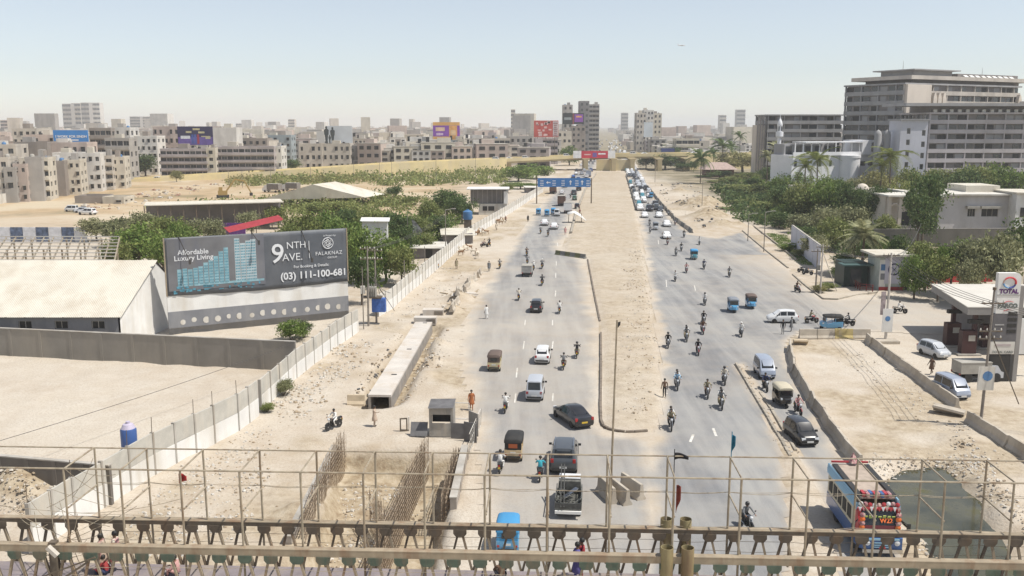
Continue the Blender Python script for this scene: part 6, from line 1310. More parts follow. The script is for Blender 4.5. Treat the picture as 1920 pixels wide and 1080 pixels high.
# far traffic: parts too small to see
G3 = 'far traffic on the right carriageway'; r = random.Random(5)
LAB = {}
def farcar(u, v, rz, c, label, group):
    LAB[label] = LAB.get(label, -1) + 1; label = ORD[LAB[label]] + ' ' + label
    st = r.choice(['hatch', 'sedan', 'hatch', 'van', 'suv']); p = at(u, v); o = link('car', CARF[st], None, (p.x, p.y + 2, .012), rz)
    if c != 'white': o.material_slots[0].link = 'OBJECT'; o.material_slots[0].material = PAINT[c]
    return tag(o, label, 'car', group)
right_edge = lambda v: (1180 + (v - 350) * .3, 1214 + (v - 350) * .58)
for v in [318, 321, 324, 327, 330, 333, 337, 341, 346, 352, 358, 364, 371, 379, 388, 396]:
    a_, b_ = right_edge(v); lanes = 3
    for k in range(lanes):
        if r.random() < .12: continue
        c = r.choice(['white', 'white', 'white', 'silver', 'black', 'grey', 'teal', 'silver', 'silver']); u = a_ + (b_ - a_) * (k + .5 + r.uniform(-.15, .15)) / lanes; vv = v + r.uniform(-1.5, 1.5)
        farcar(u, vv, T + r.uniform(-.05, .05), c, '%s car in the long queue of the right carriageway, %s' % (c, ('left lane', 'middle lane', 'right lane by the barriers')[k]), G3)
for v in (300, 304, 308, 312, 316, 322, 328, 334, 340):
    for k in range(3):
        if r.random() < .25: continue
        u = 1100 - (v - 300) * .75 + k * (9 + (v - 300) * .12) + r.uniform(-2, 2); c = r.choice(['white', 'white', 'silver', 'grey', 'blue', 'black']); farcar(u, v, ROAD, c, '%s car far up the left carriageway beyond the blue sign' % c, 'far traffic on the left carriageway')
FARC = {}
for v in sorted((r.uniform(262, 296) for i in range(120)), reverse=True):
    k = r.choice((-1, 1)); p = at(1128, v); s_ = r.uniform(2, 14) if k > 0 else r.uniform(-14, -2); x = 13 + s_ * 1.3 + .096 * (p.y - 100); c = r.choice(['white', 'white', 'white', 'silver', 'grey', 'black'])
    if p.y > 1600: continue
    o = link('car', CARF[r.choice(['hatch', 'sedan', 'van'])], None, (x, p.y, .012), ROAD if k < 0 else T)
    if c != 'white': o.material_slots[0].link = 'OBJECT'; o.material_slots[0].material = PAINT[c]
    FARC[(c, k)] = FARC.get((c, k), -1) + 1; tag(o, '%s %s car of the dense hazy traffic beyond the flyover, %s side' % (ORD[FARC[(c, k)]], c, 'left' if k < 0 else 'right'), 'car', 'dense traffic beyond the flyover')
for (u, Y, st) in ((985, 494, 'van'), (1062, 503, 'van'), (1186, 508, 'van'), (1208, 508, 'sedan'), (1300, 512, 'sedan'), (955, 492, 'sedan'), (930, 490, 'van'), (1380, 518, 'sedan')):
    # on the flyover deck
    best = min(range(len(fp) - 1), key=lambda i: abs((fp[i].x + fp[i + 1].x) / 2 - pt(u, 290, Y).x)); a, b = fp[best], fp[best + 1]; x = pt(u, 290, Y).x; t_ = min(max((x - a.x) / (b.x - a.x), 0), 1); c = a.lerp(b, t_)
    o = link('car', CARF[st], None, (x, c.y + 5, c.z - .95), -math.pi / 2); tag(o, 'white vehicle driving on the flyover deck, %s' % {985: 'third from its left', 1062: 'just left of the banner', 1186: 'just right of the banner', 1208: 'second right of the banner', 1300: 'above the wide dark tree', 955: 'second from its left', 930: 'leftmost', 1380: 'rightmost, above the palms'}[u], 'car', 'vehicles on the flyover')
for (u, v) in ((128, 398), (146, 400), (158, 404), (420, 330), (380, 333), (290, 338), (225, 338)):
    o = farcar(u, v, r.uniform(1.2, 1.9), r.choice(['white', 'silver', 'black']), 'parked car on the excavated ground at the left' if u < 200 else 'car passing on the road below the apartment blocks', 'cars left of the field')
# ------------------------------------------------------------- rickshaws
def rick_proto():
    t = thing('auto_rickshaw', 'x', 'rickshaw'); main, dark, cano = PAINT['sky'], MTRIM, P('canopy_grey', (.10, .10, .105), .8)
    q = MB(); S = lambda y, hw, z0, z1: [(-hw * .94, y, z0), (hw * .94, y, z0), (hw, y, z0 + .1), (hw, y, z1), (-hw, y, z1), (-hw, y, z0 + .1)]
    q.loft([S(-1.28, .58, .36, .92), S(-1.2, .63, .30, .98), S(-.2, .64, .28, .95), S(.45, .60, .30, .72), S(.62, .56, .30, .74)]); q.build('body', main, t, 30)
    q = MB(); q.loft([S(.62, .54, .34, .95), S(.95, .44, .36, 1.0), S(1.18, .26, .42, .92), S(1.26, .16, .5, .8)]); q.build('nose', main, t, 30)
    arch = lambda y, hw, z0, zt: [(-hw, y, z0), (hw, y, z0), (hw, y, zt - .16), (hw * .86, y, zt - .05), (hw * .45, y, zt), (-hw * .45, y, zt), (-hw * .86, y, zt - .05), (-hw, y, zt - .16)]
    q = MB(); q.loft([arch(-1.3, .58, 1.42, 1.66), arch(-1.22, .64, 1.40, 1.74), arch(-.2, .66, 1.42, 1.80), arch(.72, .62, 1.46, 1.76), arch(.84, .56, 1.52, 1.70)]); q.build('canopy', cano, t, 45)
    q = MB(); q.loft([arch(-1.27, .58, .90, 1.5), arch(-1.20, .60, .9, 1.52)]); q.build('rear_curtain', cano, t)
    q = MB(); q.box((0, -1.285, 1.22), (.62, .03, .3)); q.build('rear_window', MCGL, t)
    q = MB(); q.box((0, -.85, .9), (1.1, .6, .5)); q.box((0, -.55, .6), (1.1, .3, .5)); q.build('seat', dark, t)
    for s_ in (-1, 1):
        q = MB(); q.beam((s_ * .56, .74, .9), (s_ * .58, .70, 1.55), .05); q.build('front_post', main, t); q = MB(); q.beam((s_ * .62, -.35, .9), (s_ * .63, -.35, 1.5), .05); q.build('side_post', main, t)
        wheel(t, s_ * .56, -.85, .23, .13); q = MB(); q.box((s_ * .5, -1.30, .62), (.13, .05, .12)); q.build('taillight', MTAIL, t); q = MB(); q.box((s_ * .42, 1.0, .82), (.14, .16, .16)); q.build('headlight', MHEAD, t)
    q = MB(); q.loft([[(-.52, .76, .98), (.52, .76, .98), (.52, .79, .98), (-.52, .79, .98)], [(-.5, .70, 1.52), (.5, .70, 1.52), (.5, .73, 1.52), (-.5, .73, 1.52)]]); q.build('windshield', MCGL, t)
    q = MB(); q.box((0, -1.31, .42), (1.05, .06, .12)); q.build('bumper', dark, t); wheel(t, 0, 1.02, .23, .12); q = MB(); q.box((0, -1.30, .72), (.4, .03, .12)); q.build('number_plate', MPLATE, t)
    q = MB(); q.box((0, .25, 1.1), (.36, .26, .62)); q.lathe([(.01, -.13), (.11, -.08), (.12, .05), (.01, .13)], (0, .25, 1.5), 8); q.build('driver_shape', P('driver_cloth', (.2, .19, .17), .9), t) if False else None
    return t, main, cano
RK, RKC, RKN = rick_proto()
def rick(u, v, rz, colour, canopy, label, dy=1.3, name='auto_rickshaw', cat='rickshaw', back=None):
    p = at(u, v); sw = {MCGL: back} if back else {}
    if colour != 'sky': sw[RKC] = PAINT[colour]
    if canopy: sw[RKN] = P('canopy_' + canopy, {'cream': (.5, .45, .34), 'black': (.02, .02, .02), 'brown': (.12, .085, .07), 'blue': (.05, .26, .50), 'steel': (.2, .22, .25)}[canopy], .8)
    return place(RK, name, label, cat, (p.x, p.y + dy, .012), rz, sw)
rick(928, 698, ROAD, 'cream', 'brown', 'yellow auto rickshaw with brown hood driving away on the left'); rick(965, 868, ROAD, 'orange', 'black', 'orange-cream auto rickshaw with black hood above the footbridge rail', back=P('orange_curtain', (.42, .10, .03), .7)); rick(953, 1045, ROAD + .05, 'sky', 'blue', 'bright blue painted auto rickshaw seen through the footbridge truss')
rick(1010, 404, ROAD, 'sky', 'blue', 'leftmost of three blue rickshaws in a row near the blue road sign'); rick(1026, 406, ROAD, 'sky', 'blue', 'middle one of three blue rickshaws in a row'); rick(1038, 403, ROAD, 'sky', 'blue', 'rightmost of three blue rickshaws in a row')
rick(1304, 488, T, 'teal', 'blue', 'teal rickshaw coming alone on the right carriageway'); rick(1379, 588, T, 'sky', 'steel', 'blue rickshaw with light hood, left one of the pair in the junction'); rick(1413, 581, T, 'sky', 'brown', 'blue rickshaw with dark hood, right one of the pair in the junction')
rick(1231, 432, T, 'silver', 'steel', 'grey rickshaw coming left of the white cars'); rick(1561, 620, math.pi / 2, 'sky', 'black', 'blue rickshaw crossing behind the row of barrier blocks', .8); rick(1476, 768, T + .1, 'black', 'cream', 'black rickshaw with cream sheet roof on the slip road')
rick(1222, 372, T, 'sky', 'blue', 'blue rickshaw inside the far queue'); 
# loader tricycle and white box truck
def box_truck(name, label, u, v, rz, L, W, H_, zf, col, cab, cat):
    p = at(u, v); t = thing(name, label, cat, (p.x, p.y + L / 2, .012), rz)
    q = MB(); q.box((0, -L * .14, zf + (H_ - zf) / 2), (W, L * .7, H_ - zf)); bxo = q.build('cargo_box', col, t)
    q = MB(); q.box((0, -L * .14, H_ + .05), (W + .06, L * .7 + .06, .08)); q.build('box_lid', MSHADE, t)
    q = MB(); q.loft([[(-W * .46, y, .35), (W * .46, y, .35), (W * .46, y, z), (-W * .46, y, z)] for y, z in ((L * .22, H_ * .86), (L * .36, H_ * .84), (L * .44, H_ * .55), (L * .5, H_ * .5))]); q.build('cab', cab, t, 30)
    q = MB(); q.loft([[(-W * .4, y, z), (W * .4, y, z), (W * .4, y + .02, z), (-W * .4, y + .02, z)] for y, z in ((L * .435, H_ * .58), (L * .37, H_ * .8))]); q.build('windshield', MCGL, t)
    q = MB(); q.box((0, 0, .42), (W * .6, L * .9, .16)); q.build('chassis', MTRIM, t); q = MB(); q.box((0, -L * .5 + .02, zf - .1), (W * .9, .06, .16)); q.build('bumper', MTRIM, t)
    for x in (-W / 2 + .12, W / 2 - .12):
        for y in (-L * .3, L * .34): wheel(t, x, y, .3 if L < 4 else .42, .2)
    for s_ in (-1, 1): q = MB(); q.box((s_ * W * .42, -L * .5 + .0, zf - .02), (.16, .08, .12)); q.build('taillight', MTAIL, t)
    return t
box_truck('loader_tricycle', 'grey loader with boxed cargo followed by motorcycles on the left carriageway', 989, 520, ROAD, 3.2, 1.6, 1.75, .7, M('dull_cargo', (.34, .33, .31), .8, .2, 2), PAINT['grey'], 'loader'); box_truck('box_truck', 'white box truck beside the torn tent on the left carriageway', 1066, 401, ROAD, 5.5, 2.1, 2.9, .9, PAINT['white'], PAINT['white'], 'truck')
box_truck('cargo_truck', 'brown loaded truck far up the left carriageway', 1054, 387, ROAD, 6, 2.2, 3.0, .9, M('brown_cargo', (.13, .08, .06), .9), PAINT['maroon'], 'truck'); box_truck('cargo_truck', 'dark brown truck at the roadside under the blue road sign', 1038, 364, ROAD, 7, 2.3, 3.2, 1, M('brown_cargo', 0), PAINT['maroon'], 'truck')
box_truck('dump_truck', 'grey dump truck on the field road, left one', 506, 362, 1.2, 7, 2.4, 3.0, 1, M('dump_grey', (.22, .2, .18), .8), PAINT['white'], 'truck'); box_truck('dump_truck', 'grey dump truck on the field road, right one', 541, 360, 1.2, 7, 2.4, 3.0, 1, M('dump_grey', 0), PAINT['white'], 'truck')
box_truck('small_truck', 'white small pickup truck parked beside the station under sheets', 1852, 724, -1.5, 4.2, 1.7, 1.8, .8, MSHADE, PAINT['silver'], 'truck')  # grey box colour stands in for the shade lying on the white truck
box_truck('city_bus', 'pale blue bus far up the left carriageway before the flyover', 1105, 332, ROAD, 9, 2.4, 3.0, .6, PAINT['steel'], PAINT['silver'], 'bus')
# open pickup crowded with bent metal, seen from behind
p = at(1071, 974); t = thing('pickup_truck', 'open grey pickup with stripped bed and ladder pipes close to the footbridge', 'pickup', (p.x, p.y + 2.0, .012), ROAD)
MSCR = M('scrap_grey', (.15, .15, .135), .55, .4, 5, .3); MSCR2 = M('scrap_dark', (.07, .07, .065), .6, .4, 5)
q = MB(); q.box((0, -.85, .62), (1.55, 2.3, .12)); q.build('bed_floor', MSCR, t)
for s_ in (-1, 1): q = MB(); q.box((s_ * .78, -.85, .86), (.06, 2.3, .44)); q.build('bed_side', MSCR, t)
q = MB(); q.box((0, -2.0, .84), (1.55, .06, .36)); q.build('tailgate', MSCR2, t); q = MB(); q.box((0, -2.06, .46), (1.6, .14, .18)); q.build('bumper', MWHITE, t)
q = MB(); S = lambda y, hw, z0, z1: [(-hw, y, z0), (hw, y, z0), (hw * .86, y, z1), (-hw * .86, y, z1)]; q.loft([S(.32, .78, .35, 1.5), S(.45, .78, .35, 1.62), S(1.1, .78, .35, 1.6), S(1.55, .78, .35, .95), S(2.0, .74, .4, .75)]); q.build('cab', MSCR, t, 30)
q = MB(); q.box((0, .80, 1.66), (1.35, .8, .05)); q.build('cab_roof', PAINT['white'], t); q = MB(); q.box((0, .345, 1.3), (1.1, .04, .34)); q.build('rear_window', MCGL, t)
for i in range(22):
    q = MB(); a_ = Vector((random.uniform(-.7, .7), random.uniform(-1.9, .2), .75 + random.uniform(0, .25))); d_ = Vector((random.uniform(-.9, .9), random.uniform(-.9, .9), random.uniform(-.05, .35))); b_ = a_ + d_; b_.x = max(-.74, min(.74, b_.x)); b_.y = max(-1.95, min(.25, b_.y)); q.beam(a_, b_, random.choice((.05, .09, .3)), .04); q.build('scrap_piece', random.choice([MSCR, MSCR2, MCHROME]), t)
for s_ in (-.78, .78):
    for y in (-1.9, -1.2, -.4, .25): q = MB(); q.beam((s_, y, .8), (s_, y, 1.32), .05); q.build('stake', MSCR2, t)
    q = MB(); q.beam((s_, -1.95, 1.32), (s_, .28, 1.34), .05); q.build('side_rail', MSCR, t)
q = MB(); q.beam((-.45, -2.1, .8), (-.55, 1.1, 2.3), .06); q.beam((-.25, -2.1, .8), (-.35, 1.1, 2.3), .06)
for k in range(8): y = -1.8 + k * .38; q.beam((-.46 - .03 * k * .3, y, .94 + .18 * k), (-.26 - .03 * k * .3, y, .94 + .18 * k), .04)
q.build('ladder', MSCR2, t)
for x in (-.68, .68):
    for y in (-1.3, 1.35): wheel(t, x, y, .3)
# decorated bus below right
rr0 = at(1596, 872, 3.05); rr1 = at(1652, 938, 3.05); d = rr1 - rr0; BLn = 6.6; rzb = math.atan2(-d.x, d.y); c = (rr0 + rr1) / 2
bus = thing('decorated_bus', 'painted passenger bus with chrome ribs and red ornaments behind the footbridge truss', 'bus', (c.x - .1, c.y - .3, .012), rzb); hw, hL = 1.2, BLn / 2
MBUSB = P('bus_blue', (.03, .10, .28), .35, coat=.5); MBUSS = P('bus_sky', (.28, .48, .62), .3, .2); MBUSC = P('bus_cream', (.55, .50, .38), .5); MBUSR = P('bus_red', (.42, .04, .05), .4); MBUSP = M('bus_pattern', (.45, .20, .22), .6, .9, 9, dirt=(.7, .65, .5), dscale=6); MBUST = P('bus_teal', (.05, .33, .32), .4); MORG = P('bus_orange', (.75, .16, .03), .5); MLIME = P('bus_lime', (.45, .5, .12), .5)
q = MB(); S = lambda y, z0, z1, k=1: [(-hw * k, y, z0), (hw * k, y, z0), (hw * k, y, z1), (-hw * k, y, z1)]; q.loft([S(-hL, .45, 1.25), S(hL - 1.1, .45, 1.25), S(hL - .25, .5, 1.25, .96), S(hL, .6, 1.2, .9)]); q.build('lower_body', MBUSB, bus, 30)
q = MB(); q.loft([S(-hL + .05, 1.252, 2.45, .98), S(hL - 1.2, 1.252, 2.45, .98)]); q.build('upper_body', MBUSC, bus)
q = MB(); q.loft([S(hL - 1.2, 1.252, 2.5, .98), S(hL - .95, 1.252, 2.5, .97), S(hL - .6, 1.252, 1.7, .94)]); q.build('front_cab', MBUSR, bus, 30)
for s_ in (-1, 1):
    for i in range(5): q = MB(); y = -hL + .7 + i * .92; q.box((s_ * hw * .985, y, 1.85), (.05, .64, .75)); q.build('side_window', MDARK, bus)
    for i in range(5): q = MB(); q.tube((s_ * (hw * .99 + .02 * math.sin(i)), -hL, 2.50 + i * .12), (s_ * (hw * .99 - i * .03), hL - 1.0, 2.50 + i * .12), .075, 6); q.build('chrome_rib', MBUSS, bus, 50)
    q = MB(); q.box((s_ * .95, -.5, 3.1), (.3, BLn - 1.8, .12)); q.build('roof_border', MTRIM, bus)
    for i in range(5): q = MB(); q.lathe([(.01, 0), (.14, .02), (.10, .06), (.16, .1), (.01, .16)], (0, 0, 0), 8, 'Y'); q.build('rosette', MORG if i % 2 else MBUSP, bus, 40, (s_ * .98, hL - .62 + .02, 1.35 + i * .24))
    q = MB(); q.box((s_ * 1.06, hL - .85, 2.0), (.16, .12, 1.1)); q.build('front_pillar', MBUSR, bus); q = MB(); q.lathe([(.01, -.05), (.15, -.04), (.15, .05), (.01, .09)], (s_ * .8, hL - .02, .92), 10, 'Y'); q.build('headlight', MHEAD, bus, 40)
    q = MB(); q.beam((s_ * 1.15, hL - .7, 2.0), (s_ * 1.5, hL - .4, 1.8), .04); q.box((s_ * 1.5, hL - .38, 1.72), (.2, .06, .34)); q.build('mirror', MTRIM, bus)
q = MB(); q.box((0, -.6, 2.98), (2.0, BLn - 1.5, .12)); q.build('roof', M('bus_roof_dust', (.40, .33, .27), .9, .2, 2), bus)
q = MB(); q.loft([[(-hw * .78, hL - .90, 2.42), (hw * .78, hL - .90, 2.42), (hw * .78, hL - .93, 2.42), (-hw * .78, hL - .93, 2.42)], [(-hw * .8, hL - .56, 1.7), (hw * .8, hL - .56, 1.7), (hw * .8, hL - .6, 1.7), (-hw * .8, hL - .6, 1.7)]]); q.build('windscreen', MCGL, bus)
q = MB(); q.box((0, hL - .38, 1.40), (hw * 1.7, .7, .12)); q.build('teal_bonnet', MBUST, bus); q = MB(); q.box((0, hL + .0, 1.14), (hw * 1.5, .1, .1)); q.build('sky_stripe', MBUSS, bus)
for i in range(3): q = MB(); q.box((0, hL + .03, .70 + i * .12), (.9, .08, .06)); q.build('grille_bar', MBUSS, bus)
q = MB(); q.add([(-.2, hL + .09, .62), (.2, hL + .09, .62), (0, hL + .09, .98), (-.2, hL + .06, .62), (.2, hL + .06, .62), (0, hL + .06, .98)], [(0, 1, 2), (5, 4, 3), (0, 3, 4, 1), (1, 4, 5, 2), (2, 5, 3, 0)]); q.build('warning_triangle', MBUSR, bus)
q = MB(); q.box((0, hL + .05, .5), (hw * 1.8, .16, .2)); q.build('bumper', MCHROME, bus)
# the crest over the windscreen, with fringe and plumes
for i in range(9): q = MB(); x = -1.0 + i * .25; q.lathe([(.01, 0), (.13, .02), (.13, .07), (.01, .12)], (0, 0, 0), 8, 'Y'); q.build('crest_disc', (MBUSR, MBUSP, MVW)[i % 3], bus, 40, (x, hL - .92, 2.78 + .05 * math.sin(i)))
for i in range(11): q = MB(); x = -1.05 + i * .21; q.add([(x - .1, hL - .8, 2.66), (x + .1, hL - .8, 2.66), (x, hL - .78, 2.40), (x - .1, hL - .83, 2.66), (x + .1, hL - .83, 2.66), (x, hL - .81, 2.40)], [(0, 1, 2), (5, 4, 3), (0, 3, 4, 1), (1, 4, 5, 2), (2, 5, 3, 0)]); q.build('fringe', (MBUSP, MVW, MBUSR)[i % 3], bus)
for i in range(8): q = MB(); x = -.7 + i * .2; q.box((x, hL - 1.5 - .1 * (i % 2), 3.14), (.17, .5, .22)); q.build('roof_ornament', (MBUSP, MBUSR, MBUSB)[i % 3], bus)
q = MB(); q.box((0, -hL + .2, 3.22), (2.2, .1, .1)); q.build('rear_rail', MBUSR, bus); q = MB(); q.lathe([(.32, 0), (.2, .25), (.02, .6)], (-.2, -hL + .2, 3.2), 6); q.build('rear_plume', MBUSP, bus)
q = MB(); q.lathe([(.12, 0), (.16, .2), (.02, .45)], (1.12, hL - 1.0, 2.9), 7); q.build('side_plume', MTRIM, bus)
def bus_text(s_, size, mat, loc):
    o = text(s_, size, mat, bus, loc, align='CENTER', bold=.01); o.rotation_euler = (-.42, 0, math.pi); return o
bus_text('W22', .34, MORG, (-.35, hL - .56, 1.86))
for i in range(7): q = MB(); q.box((-.75 + i * .25, hL - .66 + .02 * (i % 2), 2.16), (.17, .03, .1 + .05 * (i % 3)), rx=-.42); q.build('lime_ornament', MLIME, bus)
for x in (-1.0, 1.0):
    for y in (-hL + 1.7, hL - 1.3): wheel(bus, x, y, .46, .28)
# excavator on the field
p = at(418, 371); t = thing('excavator', 'yellow-brown excavator with raised boom on the excavated field', 'excavator', (p.x, p.y, 0), .3); MEX = P('excavator_ochre', (.33, .22, .07), .6)
q = MB(); q.box((0, 0, 1.6), (3, 2.6, 1.5)); q.box((-.6, -.6, 2.9), (1.2, 1.2, 1.3)); q.build('house', MEX, t); q = MB(); q.box((0, 1.1, .5), (4, .7, .9)); q.build('track', MTRIM, t); q = MB(); q.box((0, -1.1, .5), (4, .7, .9)); q.build('track', MTRIM, t)
q = MB(); q.beam((1.2, 0, 2.2), (4.0, 0, 6.0), .5); q.beam((4.0, 0, 6.0), (7.0, 0, 5.4), .45); q.build('boom', MEX, t); q = MB(); q.beam((7.0, 0, 5.5), (9.0, 0, 1.5), .4); q.build('arm', MEX, t); q = MB(); q.box((9.0, 0, 1.0), (1.0, 1.2, 1.0)); q.build('bucket', MTRIM, t)
# ================================================================== BARRIERS, DRAIN, REBAR, POLES, RUBBLE
MBAR = M('barrier_concrete', (.45, .40, .33), .9, .2, .8, bmp=.15, dirt=(.35, .29, .22), dscale=.5); MBARY = M('barrier_yellow_worn', (.50, .40, .18), .9, .2, 1, dirt=(.45, .4, .33), dscale=.8); MBARG = M('barrier_green_worn', (.17, .17, .09), .9, .2, 1.2); MBARD = M('barrier_grey_dark', (.20, .195, .18), .9, .2, 1.2)
def jersey(L, mat, h=.95):
    q = MB(); prof = [(-.32, -.08), (-.32, .1), (-.16, .34), (-.1, h - .02), (-.08, h), (.08, h), (.1, h - .02), (.16, .34), (.32, .1), (.32, -.08)]
    q.loft([[(x, y, z) for y, z in prof] for x in (-L / 2, L / 2)]); q.mi = 0
    return q.mesh('concrete_barrier', mat)
JB = {}
def barrier_row(pts, label, L=2.4, mats=(MBAR,), h=.95, gap=.05, wob=.08, group=None, start=0):
    pts = [at(*p) for p in pts]; n = 0
    for a, b in zip(pts[:-1], pts[1:]):
        d = b - a; k = max(1, round(d.length / (L + gap))); st = d / k
        for i in range(k):
            m_ = mats[n % len(mats)]; key = (round(st.length - gap, 1), m_.name, h)
            if key not in JB: JB[key] = jersey(st.length - gap, m_, h)
            c = a + st * (i + .5); o = link('concrete_barrier', JB[key], None, (c.x + random.uniform(-wob, wob) * .5, c.y + random.uniform(-wob, wob) * .5, max(0, height(c.x, c.y))), math.atan2(st.y, st.x) + random.uniform(-wob, wob))
            tag(o, label % ORD[n + start], 'barrier', group); n += 1
barrier_row([(1479, 652), (1490, 700), (1530, 768), (1585, 846), (1612, 880)], '%s concrete barrier from the top in the row left of the sandy island', group='barriers left of the sandy island')
barrier_row([(1624, 640), (1690, 690), (1762, 744), (1795, 768)], '%s concrete barrier from the top in the row between sandy island and station', group='barriers beside the station'); barrier_row([(1815, 792), (1862, 822), (1990, 905)], '%s lower concrete barrier beside the shaded lane right of the gap', group='barriers of the lower right lane')
barrier_row([(1498, 634), (1632, 634)], '%s block from the left in the row of five closing the sandy island', 1.9, (MBAR, MBAR, MBARY, MBAR, MBAR), 1.05, group='five barrier blocks at the junction')
barrier_row([(1200, 355), (1215, 352)][1:] + [(1240, 384), (1268, 414), (1298, 437)], '%s barrier from the far end of the row right of the oncoming traffic', 5.0, (MBARD, MBAR), .9, group='barriers right of the oncoming cars')
barrier_row([(1174, 330), (1184, 360), (1193, 394)], '%s barrier from the far end of the row along the median edge', 4, (MBARD,), .7, group='barriers along the far median')
barrier_row([(902, 512), (880, 535), (860, 562), (846, 592)], '%s tilted pale barrier from the far end beside the heap of sand', 2.2, (MBAR,), .9, wob=.2, group='tilted barriers beside the sand heap')
barrier_row([(1042, 477), (1098, 485)], '%s barrier from the left in the short row across the median gap', 1.3, (MBARG, MBARD, MBARG, MBARD), .8, wob=.03, group='barriers across the median gap')
for i, (u, v) in enumerate(((1148, 945), (1172, 948), (1196, 938))):
    p = at(u, v); o = link('concrete_barrier', JB.setdefault('H', jersey(2.4, MBAR, 1.05)), None, (p.x - .25, p.y + 1.1, 0), math.pi / 2 + .3 + i * .06); tag(o, ('left', 'middle', 'right')[i] + ' of three loose concrete barriers standing on the crossing', 'barrier', 'three loose barriers')
p = at(668, 758); o = link('concrete_barrier', JB.setdefault('K', jersey(1.5, M('beige_block', (.5, .41, .29), .9), .85)), None, (p.x, p.y, 0), -.05); tag(o, 'single beige barrier block at the lower end of the box drain', 'barrier')
p = at(1500, 645); o = link('concrete_barrier', JB['K'], None, (p.x, p.y, .25), -.1); o.rotation_euler = (1.2, 0, -.15); tag(o, 'fallen block lying in front of the row of five', 'barrier')
p = at(1780, 775); o = link('concrete_barrier', JB['H'], None, (p.x, p.y, .28), -.7); o.rotation_euler = (1.3, .1, -.6); tag(o, 'toppled barrier lying in the gap beside the minivan', 'barrier')
# box drain
a0, a1 = at(712, 752), at(795, 612); d = a1 - a0; L = d.length; rz = math.atan2(d.y, d.x); t = thing('box_drain', 'long precast concrete box drain laid beside the left road edge', 'drain', (a0.x, a0.y, 0), rz); MDRN = M('drain_concrete', (.55, .51, .46), .9, .12, .6, dirt=(.47, .40, .32), dscale=.5); MDRS = M('drain_side_shade', (.27, .25, .23), .9, .25, 1.2, dirt=(.38, .33, .27), dscale=.9)  # side walls get a darker copy of the concrete, painting in their shade
n = 7
for i in range(n): q = MB(); x0, x1 = L * i / n, L * (i + 1) / n - .02; q.box(((x0 + x1) / 2, 0, .46), (x1 - x0, 2.0, .2)); q.build('cover_slab', MDRN, t)
for y in (-.9, .9): q = MB(); q.box((L / 2, y, -.25), (L, .2, 1.2)); q.build('side_wall', MDRS, t)
for x in (L * .22, L * .55, L * .98): q = MB(); q.box((x, -.2, .565), (.35, .5, .012)); q.build('manhole_slot', MDARK, t)
# manhole boxes at the top end of the drain
for (u, v, w_, lab, grid) in ((797, 607, 2.7, 'nearer precast box with grating at the head of the drain', 1), (812, 592, 2.6, 'farther precast box with iron grating at the head of the drain', 1)):
    p = at(u, v); t = thing('inspection_chamber', lab, 'concrete box', (p.x, p.y + .6, 0)); q = MB(); q.box((0, 0, .3), (w_, 1.3, .9)); q.build('box', MDRN, t)
    for i in range(9): q = MB(); q.box((w_ * .08 + i * .12, -.67, .34), (.05, .04, .55)); q.build('grating_bar', MSTEEL_D, t)
# wooden planks and slabs thrown on the sand heap
t = thing('plank_heap', 'heap of broken planks and slabs on the sand beside the road', 'plank heap', at(858, 572)); o0_ = at(858, 572); MWOOD = M('grey_plank', (.40, .32, .22), .9, .3, 3)
for i in range(22):
    u, v = random.uniform(832, 892), random.uniform(545, 590); p = at(u, v); z = height(p.x, p.y); q = MB(); q.box((0, 0, 0), (random.uniform(.8, 2.0), random.uniform(.15, .5), .07)); o = q.build('plank', MWOOD if i % 3 else MDRN, t, loc=(p.x - o0_.x, p.y - o0_.y, z + .1)); o.rotation_euler = (random.uniform(-.3, .3), random.uniform(-.4, .4), random.uniform(0, 3))
# rebar curtains in the pit
MREB = M('rusty_rebar', (.36, .28, .20), .8, .25, 3); MFORM = M('formwork_grey', (.34, .30, .26), .9, .2, 1.5)
def curtain(pts, label, h=1.75, sp=.14, base=-1.9):
    pts = [at(*p) for p in pts]; o = pts[0]; t = thing('rebar_curtain', label, 'rebar', o); q = MB(); q2 = MB()
    for a, b in zip(pts[:-1], pts[1:]):
        n = int((b - a).length / sp); nn = Vector(((b - a).y, -(b - a).x, 0)).normalized()
        for i in range(n):
            c = a.lerp(b, i / n) - o
            for k in (0, .28): j = Vector((random.uniform(-.03, .03), random.uniform(-.03, .03), 0)); q.tube(c + nn * k + Vector((0, 0, base)), c + nn * k + j * 3 + Vector((0, 0, base + h + random.uniform(-.25, .35))), .013, 3)
        for z in np.arange(.2, h, .3): q2.beam(a - o + Vector((0, 0, base + z)), b - o + Vector((0, 0, base + z)), .03); q2.beam(a - o + nn * .28 + Vector((0, 0, base + z + .1)), b - o + nn * .28 + Vector((0, 0, base + z + .1)), .03)
    r1 = q.build('upright_rods', MREB, t); r1['kind'] = 'stuff'; r2 = q2.build('cross_rods', MREB, t); r2['kind'] = 'stuff'
curtain([(648, 838), (622, 885), (596, 945), (572, 1010)], 'left curtain of rusty reinforcing rods in the pit', 3.0); curtain([(803, 850), (776, 905), (748, 970), (722, 1030)], 'middle curtain of rusty reinforcing rods in the pit', 3.0)
curtain([(700, 940), (730, 985), (712, 1040)], 'short curtain of rods standing between the two long ones', 2.6); curtain([(862, 862), (846, 910), (836, 955)], 'right curtain of rods beside the left carriageway', 2.9)
for (ua, va, ub, vb, h, lab) in ((628, 848, 540, 1020, .5, 'concrete footing wall left of the rebar pit'), (872, 858, 850, 955, .9, 'broken concrete retaining slab right of the rebar pit')):
    a, b = at(ua, va), at(ub, vb); solid_wall('retaining_wall', lab, (a.x, a.y, 0), (b.x, b.y, 0), h, h * .8, MFORM, .4, 3, cat='retaining wall')
